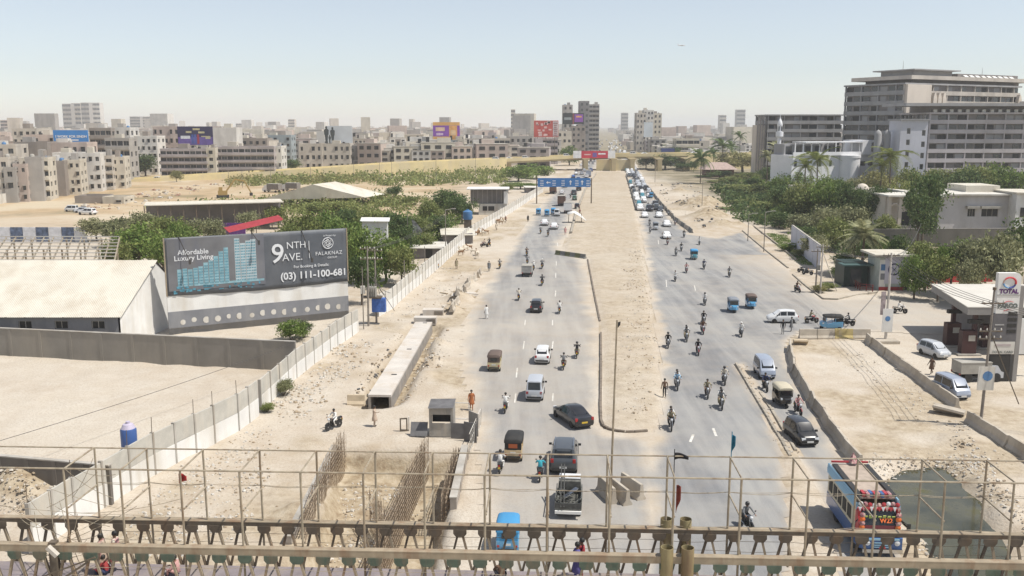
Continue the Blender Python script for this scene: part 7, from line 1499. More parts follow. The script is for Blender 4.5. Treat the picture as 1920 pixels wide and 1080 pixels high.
# torn sheet-metal shack and fence panels by the pit
p = at(828, 818); t = thing('metal_shack', 'patched sheet metal shack with dark window at the pit edge', 'shack', (p.x, p.y + .6, 0), -.05); MSHT = M('dull_sheet_metal', (.33, .315, .29), .6, .25, 1.5, .2, dirt=(.45, .4, .33), dscale=1); MSHT2 = M('dark_sheet_metal', (.16, .155, .155), .6, .25, 1.5, .2)
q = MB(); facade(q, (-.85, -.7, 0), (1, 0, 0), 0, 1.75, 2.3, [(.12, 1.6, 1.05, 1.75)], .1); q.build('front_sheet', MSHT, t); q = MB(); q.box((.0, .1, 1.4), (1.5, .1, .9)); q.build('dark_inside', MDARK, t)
for x in (-.88, .93): q = MB(); q.box((x, .0, 1.15), (.05, 1.4, 2.3)); q.build('side_sheet', MSHT, t)
q = MB(); q.loft([[(-.95, -.95, 2.3), (1.0, -.95, 2.36), (1.0, -.9, 2.4), (-.95, -.9, 2.34)], [(-.95, .8, 2.5), (1.0, .8, 2.55), (1.0, .8, 2.6), (-.95, .8, 2.55)]]); q.build('roof_sheet', MSHT2, t); q = MB(); q.box((-1.7, -.6, .55), (1.3, .06, 1.1), rx=-.5); q.build('leaning_sheet', MSHT2, t)
for i, (u, v, w_, h, rzz, m_) in enumerate(((862, 822, 1.35, 1.2, -.15, MSHT2), (882, 828, 1.1, 1.5, -.5, MSHT2), (888, 815, 1.2, 1.8, -.9, MSHT), (862, 806, 1.5, 2.2, -.1, None))):
    p = at(u, v)
    if m_: q = MB(); q.box((0, 0, h / 2), (w_, .06, h)); o = q.build('sheet_panel', m_, loc=(p.x, p.y, 0), rz=rzz)
    else:
        q = MB()
        for x in (-w_ / 2, w_ / 2): q.beam((x, 0, 0), (x, 0, h), .05)
        for z in (.9, h): q.beam((-w_ / 2, 0, z), (w_ / 2, 0, z), .05)
        o = q.build('empty_frame', MWHITE, loc=(p.x, p.y, 0), rz=rzz)
    tag(o, ('low dark sheet panel next to the shack', 'dark sheet panel leaning at the fence corner', 'tall grey sheet panel facing the road', 'empty white frame standing beside the shack')[i], 'panel')
a, b = at(901, 800), at(880, 850); t = thing('mesh_fence', 'bent light steel fence sloping down along the road at the pit', 'fence', (a.x, a.y, 0)); d = b - a
for i in range(9): p = d * (i / 8); q = MB(); q.beam((p.x, p.y, 0), (p.x + .1, p.y, 1.5), .045); q.build('picket', MOFFW, t)
for z in (.1, .8, 1.45): q = MB(); q.beam((0, 0, z), (d.x, d.y, z), .04); q.build('rail', MOFFW, t)
p = at(757, 808); t = thing('door_frame', 'dark wooden frame standing open on the sand', 'frame', (p.x, p.y, 0), .2)
for x in (-.25, .25): q = MB(); q.box((x, 0, .5), (.1, .08, 1.0)); q.build('jamb', MSTEEL_D, t)
q = MB(); q.box((0, 0, 1.0), (.6, .09, .1)); q.build('lintel', MSTEEL_D, t); q = MB(); q.box((0, 0, .05), (.6, .09, .1)); q.build('sill', MSTEEL_D, t); q = MB(); q.box((.42, .12, .55), (.05, .35, 1.1)); q.build('leaf', MOFFW, t)
# torn tent at the median
p = at(1078, 418); t = thing('torn_tent', 'torn white canvas shelter on poles at the edge of the median', 'tent', (p.x, p.y, 0)); 
for (x, y) in ((-1.6, 0), (1.6, -.4), (-1.4, 2.2), (1.7, 2.0)): q = MB(); q.tube((x, y, 0), (x * .95, y, 2.3), .05, 5); q.build('tent_pole', MSTEEL_D, t)
q = MB(); q.loft([[(-2, -.5, 2.1), (-.3, -.8, 2.5), (1.2, -1.0, 1.7), (2.6, -1.4, .6)], [(-1.8, 1, 2.6), (0, 1, 2.9), (1.3, .6, 2.0), (2.7, .3, .8)], [(-1.7, 2.5, 2.2), (0, 2.6, 2.5), (1.6, 2.4, 1.9), (2.2, 2.4, 1.2)]], cap=False, closed=False); o = q.build('canvas', MWHITE, t, 60); sl = o.modifiers.new('t', 'SOLIDIFY'); sl.thickness = .04
# water
q = MB(); c = sum((Vector((p.x, p.y, 0)) for p in POND), Vector()) / len(POND); me_p = [c + (Vector((p.x, p.y, 0)) - c) * 1.06 for p in POND]
q.add([(p.x, p.y, -.50) for p in me_p], [tuple(range(len(me_p)))]); m, nt, b = new_mat('murky_water'); b.inputs['Roughness'].default_value = .08
nt.links.new(ramp(nt, noise(nt, worldpos(nt), .35, 5), [(.35, (.04, .042, .025)), (.6, (.085, .08, .045)), (.72, (.09, .08, .012))]), b.inputs['Base Color']); bump(nt, b, noise(nt, worldpos(nt), 3), .05, .02); struct(q.build('water', m))
# rubble: too many stones to count
STONE = M('broken_concrete', (.50, .455, .39), .95, .35, 2.5); STONE2 = M('earth_clod', (.36, .285, .20), .95, .3, 2.5); TRASH = M('pale_litter', (.52, .49, .44), .8, .3, 6); TRASH2 = M('dark_litter', (.10, .10, .10), .8, .6, 6)
def scatter(name, label, poly, n, s0, s1, mats, seed, flatn=.6, power=3.5):
    r = np.random.default_rng(seed); P_ = np.array([tuple(p) for p in PX(poly)]); lo, hi = P_.min(0), P_.max(0); pts = []
    while len(pts) < n: c = r.uniform(lo, hi, (n * 3, 2)); pts += list(c[poly_sd(c[:, 0], c[:, 1], P_) > 0])
    q = MB()
    clus = np.array(pts[:max(6, n // 25)])
    for i in range(n):
        x, y = pts[i]
        if i % 3: k = clus[r.integers(len(clus))]; x, y = k + r.normal(size=2) * .7
        s_ = s0 + (s1 - s0) * .6 * r.random() ** power; q.mi = int(r.integers(len(mats))); z = height(x, y)
        v = [Vector((a * s_ * r.uniform(.5, 1), b_ * s_ * r.uniform(.5, 1), c_ * s_ * flatn * r.uniform(.5, 1))) for a, b_, c_ in ((-1, -1, -.6), (1, -1, -.6), (1, 1, -.6), (-1, 1, -.6), (-.6, -.6, .8), (.6, -.6, .8), (.6, .6, .8), (-.6, .6, .8))]
        R = Matrix.Rotation(r.uniform(0, 6.28), 3, 'Z') @ Matrix.Rotation(r.uniform(-.6, .6), 3, 'X'); q.add([R @ p + Vector((x, y, z + s_ * .25)) for p in v], [(0, 3, 2, 1), (4, 5, 6, 7), (0, 1, 5, 4), (1, 2, 6, 5), (2, 3, 7, 6), (3, 0, 4, 7)])
    o = q.build(name, mats); o['kind'] = 'stuff'; o['label'] = label
    return o
scatter('rubble', 'stones and clods along the right edge of the median', [(1180, 470), (1206, 470), (1225, 620), (1238, 760), (1190, 790), (1175, 640)], 900, .04, .26, [STONE, STONE2], 61)
scatter('rubble', 'scattered stones over the rest of the median', [(1132, 620), (1215, 480), (1236, 700), (1225, 800), (1140, 800)], 600, .03, .14, [STONE, STONE2, SAND and STONE2], 62)
scatter('rubble', 'broken concrete strewn in front of the slab wall', [(500, 770), (560, 715), (640, 650), (680, 632), (700, 650), (640, 720), (560, 790)], 1100, .04, .3, [STONE, TRASH, STONE2], 63)
scatter('rubble', 'spoil thrown up on both sides of the box drain', [(735, 752), (812, 620), (830, 640), (826, 690), (770, 745)], 420, .05, .35, [STONE, STONE2], 64); scatter('rubble', 'clods along the left side of the box drain', [(660, 740), (760, 622), (778, 618), (690, 748)], 420, .05, .35, [STONE2, STONE2, TRASH2], 65)
scatter('litter', 'litter and stones at the foot of the lower left wall', [(250, 960), (400, 850), (480, 800), (520, 830), (470, 960), (380, 1075), (200, 1075)], 1300, .04, .22, [TRASH, STONE, STONE2], 66); scatter('rubble', 'white rubble lying in the rebar pit', [(640, 860), (790, 860), (740, 1000), (600, 1060)], 700, .05, .3, [STONE, TRASH, STONE2], 67)
scatter('litter', 'pale litter floating and lying on the near shore of the pond', [(1630, 862), (1810, 850), (1850, 885), (1800, 900), (1690, 880), (1660, 905)], 900, .04, .2, [TRASH, STONE, STONE2], 68, .3); scatter('litter', 'band of litter along the left and lower shore of the pond', [(1690, 940), (1745, 1000), (1830, 1060), (1790, 1075), (1700, 1000), (1670, 945)], 600, .04, .2, [TRASH, STONE2, STONE], 69, .3)
scatter('litter', 'dark and pale litter on the earth right of the pond', [(1810, 870), (1860, 930), (1920, 1020), (1935, 990), (1870, 880), (1790, 780)], 600, .05, .25, [TRASH, STONE, STONE2], 70, .4); scatter('rubble', 'stones on the sandy island near the barriers', [(1590, 660), (1680, 690), (1760, 770), (1720, 790), (1600, 700)], 350, .03, .2, [STONE, TRASH, STONE2], 71, .4)
scatter('rubble', 'rubble and litter by the sand heap and wall', [(700, 620), (830, 500), (880, 500), (860, 560), (760, 600)], 500, .04, .25, [STONE, STONE2, TRASH], 72); scatter('rubble', 'roadside dump of stones beyond the oncoming traffic', [(1225, 345), (1300, 345), (1345, 380), (1360, 430), (1320, 430), (1250, 380)], 420, .2, .9, [STONE2, STONE, TRASH2], 73)
scatter('rubble', 'heap of rubble in the lower left corner', [(0, 930), (95, 930), (120, 985), (0, 985)], 400, .05, .25, [STONE, STONE2], 74); scatter('rubble', 'loose stones along the slip road divider', [(1385, 690), (1400, 690), (1505, 850), (1480, 860)], 200, .04, .22, [STONE, STONE2], 75); scatter('rubble', 'debris over the fields below the apartment blocks', [(120, 395), (300, 352), (420, 345), (300, 380), (180, 400)], 300, .3, 1.4, [STONE2, STONE, M('red_rubble', (.3, .17, .12), .9)], 76)
scatter('rubble', 'pebbles lying on the dusty left road edge', [(840, 700), (890, 560), (960, 480), (1000, 420), (970, 480), (905, 600), (900, 780)], 300, .03, .1, [STONE, STONE2], 77)
# ------------------------------------------------------------- poles and wires
MPOLE = M('weathered_pole', (.24, .21, .18), .8, .25, 1.5); MPOLEW = M('whitewashed_pole', (.52, .48, .43), .8, .2, 1)
def pole(name, label, u, vb, vt, r_=.11, mat=None, lean=0.0, arm=None, cat='pole'):
    p = at(u, vb); h = pt(u, vt, p.y).z; t = thing(name, label, cat, p); q = MB(); q.tube((0, 0, -.3), (lean, 0, h), r_, 8, r_ * .62); q.build('shaft', mat or MPOLE, t, 40)
    if arm:
        for z in arm: q = MB(); q.beam((lean - .9, 0, h - z), (lean + .9, 0, h - z), .1); q.build('cross_arm', MSTEEL_D, t)
        for z in arm:
            for x in (-.8, -.3, .3, .8): q = MB(); q.lathe([(.05, 0), (.07, .08), (.03, .2)], (lean + x, 0, h - z + .05), 6); q.build('insulator', MOFFW, t)
    return t, p, h
def lamp(u, vb, vt, label, side=1): 
    t, p, h = pole('street_lamp', label, u, vb, vt, .1, cat='street lamp'); q = MB(); q.tube((0, 0, h), (side * 1.2, 0, h + .25), .05, 5); q.box((side * 1.5, 0, h + .25), (.7, .25, .12)); q.build('lamp_head', MSHADE, t)
lamp(836, 490, 394, 'tall lamp post at the slab wall below the blue tank'); lamp(1742, 452, 362, 'lamp post in front of the big house'); lamp(1402, 452, 402, 'lamp post at the upper end of the right pavement'); lamp(1432, 472, 398, 'lamp post at the right pavement beside the garden')
for i, (u, vb, vt) in enumerate(((455, 352, 316), (583, 340, 304), (664, 340, 302), (712, 336, 296), (735, 342, 300), (818, 344, 300), (892, 340, 292), (1110, 300, 262), (1316, 392, 340), (1228, 342, 300), (872, 300, 276), (430, 352, 318), (508, 345, 312))): lamp(u, vb, vt, '%s thin lamp post from the left in the scrub field' % ORD[i] if i < 7 else ('thin lamp post at the flyover approach', 'lamp post under the far palm', 'lamp post beside the far median', 'lamp post at the ramp', 'lamp post left of the dump trucks', 'lamp post between the dump trucks and the long flats')[i - 7])
t1, p1, h1 = pole('electric_pole', 'left pole of the transformer pair at the slab wall', 691, 612, 462, .13, MPOLE, .1, (.3, 1.5)); t2, p2, h2 = pole('electric_pole', 'right pole of the transformer pair at the slab wall', 706, 606, 464, .13, MPOLE, 0, (.4, 1.4))
tf = thing('transformer', 'grey power transformer on a platform between two poles', 'transformer', (0, 0, 0)); c = (p1 + p2) / 2; tf.location = (c.x, c.y, 3.3); q = MB(); q.box((0, 0, .08), (2.4, 1.2, .15)); q.build('platform', MSTEEL_D, tf); q = MB(); q.box((0, 0, .75), (1.1, .8, 1.15)); q.build('tank', MSHADE, tf)
for i in range(5): q = MB(); q.box((-.5 + i * .25, -.48, .7), (.05, .2, .95)); q.build('cooling_fin', MSHADE, tf)
for x in (-.3, 0, .3): q = MB(); q.lathe([(.08, 0), (.05, .3), (.02, .4)], (x, 0, 1.32), 6); q.build('bushing', MBARD, tf)
q = MB(); q.box((-1.0, -.3, 1.0), (.5, .4, .9)); q.build('switch_box', MOFFW, tf); q = MB(); q.box((.8, .2, -.9), (1.6, 1.0, 1.6)); q.build('cable_box', M('blue_poster_box', (.06, .14, .42), .7, .3, 3), tf)
for i in range(8): q = MB(); a = Vector((random.uniform(-1, 1), random.uniform(-.3, .3), random.uniform(1, 3.5))); q.path(sag(a, a + Vector((random.uniform(-1, 2.2), .3, random.uniform(-4, -1))), random.uniform(-.2, .4), 7), .03, 4); q.build('cable', MWIRE, tf)
for i, (u, vb, vt, rr) in enumerate(((759, 556, 488, .09), (776, 536, 482, .08), (797, 522, 462, .09), (765, 470, 396, .07), (682, 618, 500, .07))): pole('pole', ('dark post against the slab wall beyond the transformer', 'second dark post against the slab wall', 'third dark post against the slab wall', 'flag pole among the trees', 'thin post left of the transformer')[i], u, vb, vt, rr, MPOLE)
p = pt(772, 410, 175); q = MB(); q.loft([[(0, 0, 0), (.1, 0, -2.6)], [(1.0, .1, -.9), (.9, .1, -2.9)], [(1.9, 0, -2.2), (1.6, 0, -3.2)]], cap=False, closed=False); o = q.build('flag', M('black_white_cloth', (.25, .25, .24), .9, .9, 1.2), loc=p); sl = o.modifiers.new('t', 'SOLIDIFY'); sl.thickness = .03; tag(o, 'black and white flag hanging from a pole among the trees', 'flag')
eA = pole('electric_pole', 'left one of two electric poles at the hedge', 1529, 548, 466, .14, MPOLE, 0, (.4,)); eB = pole('electric_pole', 'right one of two electric poles at the hedge', 1538, 550, 458, .15, MPOLEW, 0, (.4,)); q = MB(); p = at(1569, 546); q.beam(Vector((eB[1].x, eB[1].y, eB[2] - 1.0)), Vector((p.x, p.y, 0)), .08); tag(q.build('stay_strut', MPOLEW), 'sloping strut propping the electric poles', 'strut')
q = MB(); q.box((0, 0, 0), (.5, .4, .7)); tag(q.build('switch_box', MBARD, loc=(eA[1].x + .1, eA[1].y - .3, 3.6)), 'black switch box on the electric poles', 'box')
eC = pole('electric_pole', 'tall pole with pasted posters at the junction', 1660, 640, 474, .17, MPOLEW, 0, (.3,)); q = MB(); q.box((0, -.2, 2.4), (1.15, .06, 2.6)); pr = q.build('poster', MWHITE, eC[0]); q = MB(); q.lathe([(.01, 0), (.3, .01), (.3, .02), (.01, .03)], (0, -.25, 2.6), 10, 'Y'); q.build('poster_ring', MVB, pr); q = MB(); q.box((-.55, -.05, 4.3), (.5, .08, 2.6)); q.build('hanging_banner', M('banner_red_grey', (.36, .30, .30), .8, .5, 2), eC[0]);
q = MB(); p = at(1660, 642); q.box((p.x, p.y, .12), (2.6, 1.6, .35)); tag(q.build('pole_plinth', MBAR), 'low concrete plinth round the foot of the poster pole', 'plinth')
eD = pole('electric_pole', 'dark electric pole in front of the station with a bracket of insulators', 1838, 800, 545, .13, MPOLE, .15, (1.0, 3.2, 3.8)); q = MB(); q.lathe([(.01, 0), (.14, .05), (.14, .25), (.01, .3)], (.15, 0, eD[2]), 8); q.build('cap', MSTEEL_D, eD[0]); q = MB(); q.box((0, -.22, 4.0), (1.3, .05, 1.9)); pr = q.build('poster', MOFFW, eD[0]); q = MB(); q.lathe([(.01, 0), (.4, .01), (.4, .02), (.01, .03)], (.1, -.27, 4.2), 10, 'Y'); q.build('poster_ring', MVB, pr); q = MB(); q.beam((.1, 0, eD[2] - 3.2), (2.6, -.5, 2.0), .07); q.build('stay', MSTEEL_D, eD[0])
wt = [(eC, eD, .5), (eC, eD, .9), (eB, eC, .5), (eA, eC, .7)]; nw = 0
def wire(a, b, s_, label, r_=.022): q = MB(); q.path(sag(a, b, s_, 14), r_, 4); tag(q.build('wire', MWIRE), label, 'wire')
top = lambda e, dx=0, dz=-.3: Vector((e[1].x + dx, e[1].y, e[2] + dz))
for k, dx in enumerate((-.8, -.3, .3, .8)): wire(top(eC, dx), top(eD, dx, -1.0), .6, '%s wire from the left between the poster pole and the station pole' % ORD[k]); wire(top(eB, dx), top(eC, dx), .7, '%s wire from the left between the hedge poles and the poster pole' % ORD[k])
for k in range(4): a = top(eD, (-.8, -.3, .3, .8)[k], -1.0); wire(a, Vector((56 + k, 62, 6.5)), .5, '%s wire from the left leaving the station pole at the right edge' % ORD[k])
pL = pt(1742, 430, 150); wire(top(eC), Vector((pt(1742, 372, 198).x, 198, pt(1742, 372, 198).z)), 3.2, 'thick sagging cable from the poster pole up to the house lamp', .05)
for k in range(3): wire(Vector((p1.x + k * .3, p1.y, h1 - .3)), Vector((at(836, 490).x, at(836, 490).y, 8.5 - k * .3)), .8, '%s wire from the top between transformer and lamp post' % ORD[k])
wire(at(-80, 850, 2.9), at(556, 641, 2.7), .3, 'long drooping wire across the empty yard', .02)
# flag pole lashed to the footbridge
pA = at(1145, 860, 10.4); pB = pt(1157, 600, pA.y); q = MB(); q.tube(pA - Vector((0, 0, 3.0)), pB, .05, 6, .035); t = thing('flagpole', 'tall thin bent pole lashed to the footbridge cage with dark rags', 'pole', (0, 0, 0)); q.build('shaft', MPIPE, t)
q = MB(); q.loft([[pB + Vector((0, 0, -.1)), pB + Vector((0, 0, -.35))], [pB + Vector((.14, 0, -.06)), pB + Vector((.13, 0, -.2))]], cap=False, closed=False); o = q.build('rag', MTRIM, t); sl = o.modifiers.new('t', 'SOLIDIFY'); sl.thickness = .01
# blue barrel with white lid behind the wall
p = at(250, 868); t = thing('water_drum', 'blue drum with white top behind the slab wall', 'drum', (p.x - .4, p.y + .5, 0)); q = MB(); q.lathe([(.5, 0), (.55, .3), (.55, 1.5), (.5, 1.6), (.01, 1.6)], (0, 0, .8), 16); q.build('drum', P('drum_blue', (.05, .12, .34), .5), t, 40); q = MB(); q.lathe([(.5, 0), (.35, .3), (.15, .35), (.15, .5), (.01, .5)], (0, 0, 2.4), 14); q.build('lid', P('drum_lid', (.5, .45, .55), .5), t, 40); q = MB(); q.box((0, 0, .4), (1.3, 1.3, .8)); q.build('plinth', MCEM, t)
# airliner
p = pt(1278, 85, 3800); t = thing('airliner', 'tiny white airliner low in the pale sky', 'airplane', p, -1.2); MPL = P('plane_white', (.6, .6, .62), .4); q = MB(); q.lathe([(.05, -18), (1.6, -13), (1.9, -8), (1.9, 10), (1.3, 15), (.1, 17)], (0, 0, 0), 10, 'Y'); q.build('fuselage', MPL, t, 50)
for s_ in (-1, 1): q = MB(); q.loft([[(s_ * 1.5, 3, -.4), (s_ * 1.5, -3, -.4), (s_ * 1.5, -3, 0), (s_ * 1.5, 3, 0)], [(s_ * 16, -5, .6), (s_ * 16, -7, .6), (s_ * 16, -7, .75), (s_ * 16, -5, .75)]]); q.build('wing', MPL, t); q = MB(); q.lathe([(.8, -2), (1, 1.5), (.6, 2)], (s_ * 5.5, 1, -1.4), 8, 'Y'); q.build('engine', MTRIM, t)
q = MB(); q.loft([[(-.15, -13, 1.4), (.15, -13, 1.4), (.15, -17.5, 1.4), (-.15, -17.5, 1.4)], [(-.1, -17, 6.5), (.1, -17, 6.5), (.1, -19, 6.5), (-.1, -19, 6.5)]]); q.build('fin', MPL, t); q = MB(); q.box((0, -16.5, .6), (12, 2, .25)); q.build('tailplane', MPL, t)
# ================================================================== PEOPLE, MOTORCYCLES, GOATS
MSKIN = M('skin_brown', (.22, .125, .08), .6, .1, 6, wpos=False); MHAIR = P('hair_black', (.012, .011, .01), .6); MSHOE = P('sandal_dark', (.05, .04, .035), .7)
CLOTH = {k: M('cloth_' + k, c, .9, .14, 5, wpos=False) for k, c in {'white': (.68, .67, .64), 'black': (.022, .022, .024), 'grey': (.17, .175, .18), 'cyan': (.05, .36, .44), 'blue': (.30, .46, .60), 'navy': (.035, .045, .10), 'orange': (.36, .13, .05), 'beige': (.46, .36, .28), 'red': (.33, .05, .05), 'pink': (.52, .30, .28), 'brown': (.14, .085, .055), 'khaki': (.30, .26, .17), 'purple': (.10, .09, .26), 'cream': (.58, .52, .42), 'darkred': (.20, .02, .03)}.items()}
def skin_mesh(name, J, E, cls, root, mats, sub=1):
    """J: joint -> (pos, radius x, radius y); E: bones; one continuous skinned surface, faces coloured by the nearest bone"""
    names = list(J); ix = {n: i for i, n in enumerate(names)}; me = bpy.data.meshes.new(name); me.from_pydata([J[n][0] for n in names], [(ix[a], ix[b]) for a, b in E], [])
    o = bpy.data.objects.new(name, me); COL.objects.link(o); md = o.modifiers.new('s', 'SKIN'); md.use_smooth_shade = True; md.branch_smoothing = .4
    for i, n in enumerate(names): sv = me.skin_vertices[0].data[i]; sv.radius = (J[n][1], J[n][2]); sv.use_root = (n == root)
    if sub: s_ = o.modifiers.new('u', 'SUBSURF'); s_.levels = s_.render_levels = sub
    dg = bpy.context.evaluated_depsgraph_get(); dg.update(); out = bpy.data.meshes.new_from_object(o.evaluated_get(dg)); bpy.data.objects.remove(o); out.name = name; out.materials.clear()
    for m_ in mats: out.materials.append(m_)
    A = np.array([J[a][0] for a, b in E]); B = np.array([J[b][0] for a, b in E]); C = np.array([cls.get((a, b), 0) for a, b in E]); D = B - A; DD = (D ** 2).sum(1) + 1e-9
    mi = []
    for p in out.polygons: c = np.array(p.center); t = np.clip(((c - A) * D).sum(1) / DD, 0, 1); mi.append(int(C[np.argmin(((A + D * t[:, None] - c) ** 2).sum(1))]))
    out.polygons.foreach_set('material_index', mi); out.polygons.foreach_set('use_smooth', [True] * len(mi)); return out
def human(name, pelvis, chest, neck, head, sho, elb, wri, hip, kne, ank, toe, face=(0, 1)):
    """sho..toe: pairs (left, right)"""
    V = Vector; J = {'pel': (pelvis, .15, .115), 'bel': (V(pelvis).lerp(V(chest), .5), .14, .105), 'che': (chest, .165, .11), 'nek': (neck, .055, .055), 'hd0': (V(neck).lerp(V(head), .55), .07, .08), 'hd1': (head, .085, .10), 'hd2': (V(head) + V((0, -.01, .10)), .06, .075), 'nos': (V(head) + V((face[0] * .105, face[1] * .105, -.015)), .018, .02)}
    E = [('pel', 'bel'), ('bel', 'che'), ('che', 'nek'), ('nek', 'hd0'), ('hd0', 'hd1'), ('hd1', 'hd2'), ('hd1', 'nos')]; cls = {('nek', 'hd0'): 0, ('hd0', 'hd1'): 0, ('hd1', 'hd2'): 3, ('hd1', 'nos'): 0, ('pel', 'bel'): 1, ('bel', 'che'): 1, ('che', 'nek'): 1}
    for k in (0, 1):
        s_ = 'LR'[k]; sg = -1 if k == 0 else 1
        for n, p, r in (('sh', sho[k], .07), ('el', elb[k], .05), ('wr', wri[k], .033)): J[n + s_] = (p, r, r)
        d = (V(wri[k]) - V(elb[k])).normalized(); pal = V(wri[k]) + d * .07; J['pa' + s_] = (pal, .036, .02); E += [('che', 'sh' + s_), ('sh' + s_, 'el' + s_), ('el' + s_, 'wr' + s_), ('wr' + s_, 'pa' + s_)]
        cls[('che', 'sh' + s_)] = cls[('sh' + s_, 'el' + s_)] = 1; cls[('el' + s_, 'wr' + s_)] = 1; cls[('wr' + s_, 'pa' + s_)] = 0
        side = d.cross(V((0, 0, 1)) if abs(d.z) < .8 else V((0, 1, 0))).normalized()
        for f_ in range(4):
            b_ = pal + side * (-.027 + .018 * f_) + d * .03; e_ = b_ + d * (.045, .055, .05, .038)[f_] + V((0, .012, -.014)); J['f%d%s' % (f_, s_)] = (b_, .009, .009); J['g%d%s' % (f_, s_)] = (e_, .008, .008); E += [('pa' + s_, 'f%d%s' % (f_, s_)), ('f%d%s' % (f_, s_), 'g%d%s' % (f_, s_))]
        J['th' + s_] = (V(wri[k]) + d * .05 + side * .05, .010, .010); E.append(('wr' + s_, 'th' + s_))
        for n, p, r in (('hi', hip[k], .095), ('kn', kne[k], .062), ('an', ank[k], .042), ('to', toe[k], .034)): J[n + s_] = (p, r, r)
        E += [('pel', 'hi' + s_), ('hi' + s_, 'kn' + s_), ('kn' + s_, 'an' + s_), ('an' + s_, 'to' + s_)]; cls[('pel', 'hi' + s_)] = 2; cls[('hi' + s_, 'kn' + s_)] = 2; cls[('kn' + s_, 'an' + s_)] = 2; cls[('an' + s_, 'to' + s_)] = 4
    return skin_mesh(name, J, E, cls, 'pel', [MSKIN, CLOTH['white'], CLOTH['white'], MHAIR, MSHOE])
mir = lambda x, y, z: ((-x, y, z), (x, y, z))
BODY = {'walk': human('person', (0, 0, .94), (0, .02, 1.28), (0, .02, 1.46), (0, .04, 1.60), mir(.18, .01, 1.40), ((-.25, -.10, 1.14), (.25, .08, 1.14)), ((-.27, -.06, .90), (.26, .24, .95)), mir(.09, 0, .90), ((-.10, .14, .50), (.10, -.02, .50)), ((-.10, .18, .09), (.10, -.30, .14)), ((-.11, .33, .04), (.11, -.18, .04))),
        'stand': human('person', (0, 0, .94), (0, .01, 1.28), (0, .01, 1.46), (0, .02, 1.60), mir(.18, .0, 1.40), mir(.25, -.02, 1.14), mir(.26, .06, .90), mir(.09, 0, .90), mir(.10, .02, .49), mir(.10, -.02, .08), mir(.12, .14, .035)),
        'point': human('person', (0, 0, .94), (0, .01, 1.28), (0, .01, 1.46), (0, .02, 1.60), mir(.18, .0, 1.40), ((-.25, -.02, 1.14), (.30, .20, 1.24)), ((-.26, .06, .90), (.34, .46, 1.30)), mir(.09, 0, .90), mir(.10, .02, .49), mir(.10, -.02, .08), mir(.12, .14, .035)),
        'ride': human('person', (0, -.26, .88), (0, -.14, 1.20), (0, -.08, 1.38), (0, -.04, 1.51), mir(.18, -.11, 1.32), mir(.30, .10, 1.10), mir(.30, .36, 1.02), mir(.10, -.22, .85), mir(.22, .20, .74), mir(.17, .02, .36), mir(.18, .16, .31)),
        'pillion': human('person', (0, -.66, .93), (0, -.60, 1.25), (0, -.57, 1.43), (0, -.54, 1.56), mir(.17, -.58, 1.37), mir(.26, -.42, 1.12), mir(.17, -.22, 1.02), mir(.10, -.62, .90), mir(.24, -.28, .76), mir(.20, -.40, .40), mir(.21, -.27, .35)),
        'sit': human('person', (0, 0, .16), (0, .10, .46), (0, .14, .63), (0, .18, .76), mir(.17, .11, .58), mir(.27, .24, .36), mir(.18, .42, .34), mir(.10, .02, .16), mir(.24, .36, .36), mir(.14, .40, .08), mir(.15, .52, .04))}
def tunic_mesh(pose):
    q = MB(); n = 14; rings = []
    for z, rx, ry, y in ((1.43, .10, .07, .015), (1.39, .20, .115, .012), (1.25, .195, .135, .012), (1.05, .185, .13, .01), (.9, .205, .15, .015), (.72, .235, .19, .02), (.52, .262, .225, .03), (.50, .25, .215, .03)):
        rings.append([(rx * math.cos(2 * math.pi * i / n) * (1 + .05 * math.sin(i * 3) * (1.3 - z)), y + ry * math.sin(2 * math.pi * i / n) * (1 + .05 * math.cos(i * 4) * (1.3 - z)), z) for i in range(n)])
    q.loft(rings); return q.mesh('tunic', CLOTH['white'], 70)
TUN = tunic_mesh('walk')
q = MB(); q.lathe([(.098, -.06), (.108, .0), (.10, .05), (.06, .095), (.01, .11)], (0, 0, 0), 12); CAP = q.mesh('hair', MHAIR, 60)
q = MB(); q.lathe([(.12, -.09), (.135, .0), (.125, .06), (.08, .115), (.01, .135)], (0, 0, 0), 12); HELM = q.mesh('helmet', P('helmet_black', (.02, .02, .022), .3), 60)
q = MB(); q.lathe([(.13, -.02), (.15, .0), (.15, .03), (.11, .05), (.10, .1), (.01, .12)], (0, 0, 0), 12); CAPW = q.mesh('cap', CLOTH['white'], 60)
HEADP = {'walk': (0, .04, 1.60), 'stand': (0, .02, 1.60), 'point': (0, .02, 1.60), 'ride': (0, -.04, 1.51), 'pillion': (0, -.54, 1.56), 'sit': (0, .18, .76)}
def person(label, pose, loc, rz, top, bottom=None, tunic=None, hat='hair', group=None, scale=1.0):
    bottom = bottom or top; t = thing('person', label, 'person', loc, rz, group); t.scale = (scale,) * 3; o = link('body', BODY[pose], t)
    for i, m_ in ((1, CLOTH[top]), (2, CLOTH[bottom])): o.material_slots[i].link = 'OBJECT'; o.material_slots[i].material = m_
    if tunic and pose in ('walk', 'stand', 'point'): g = link('tunic', TUN, t); g.material_slots[0].link = 'OBJECT'; g.material_slots[0].material = CLOTH[tunic]
    h = Vector(HEADP[pose]) + Vector((0, -.022, .035)); link({'hair': 'hair', 'helmet': 'helmet', 'cap': 'cap'}[hat], {'hair': CAP, 'helmet': HELM, 'cap': CAPW}[hat], t, h); return t
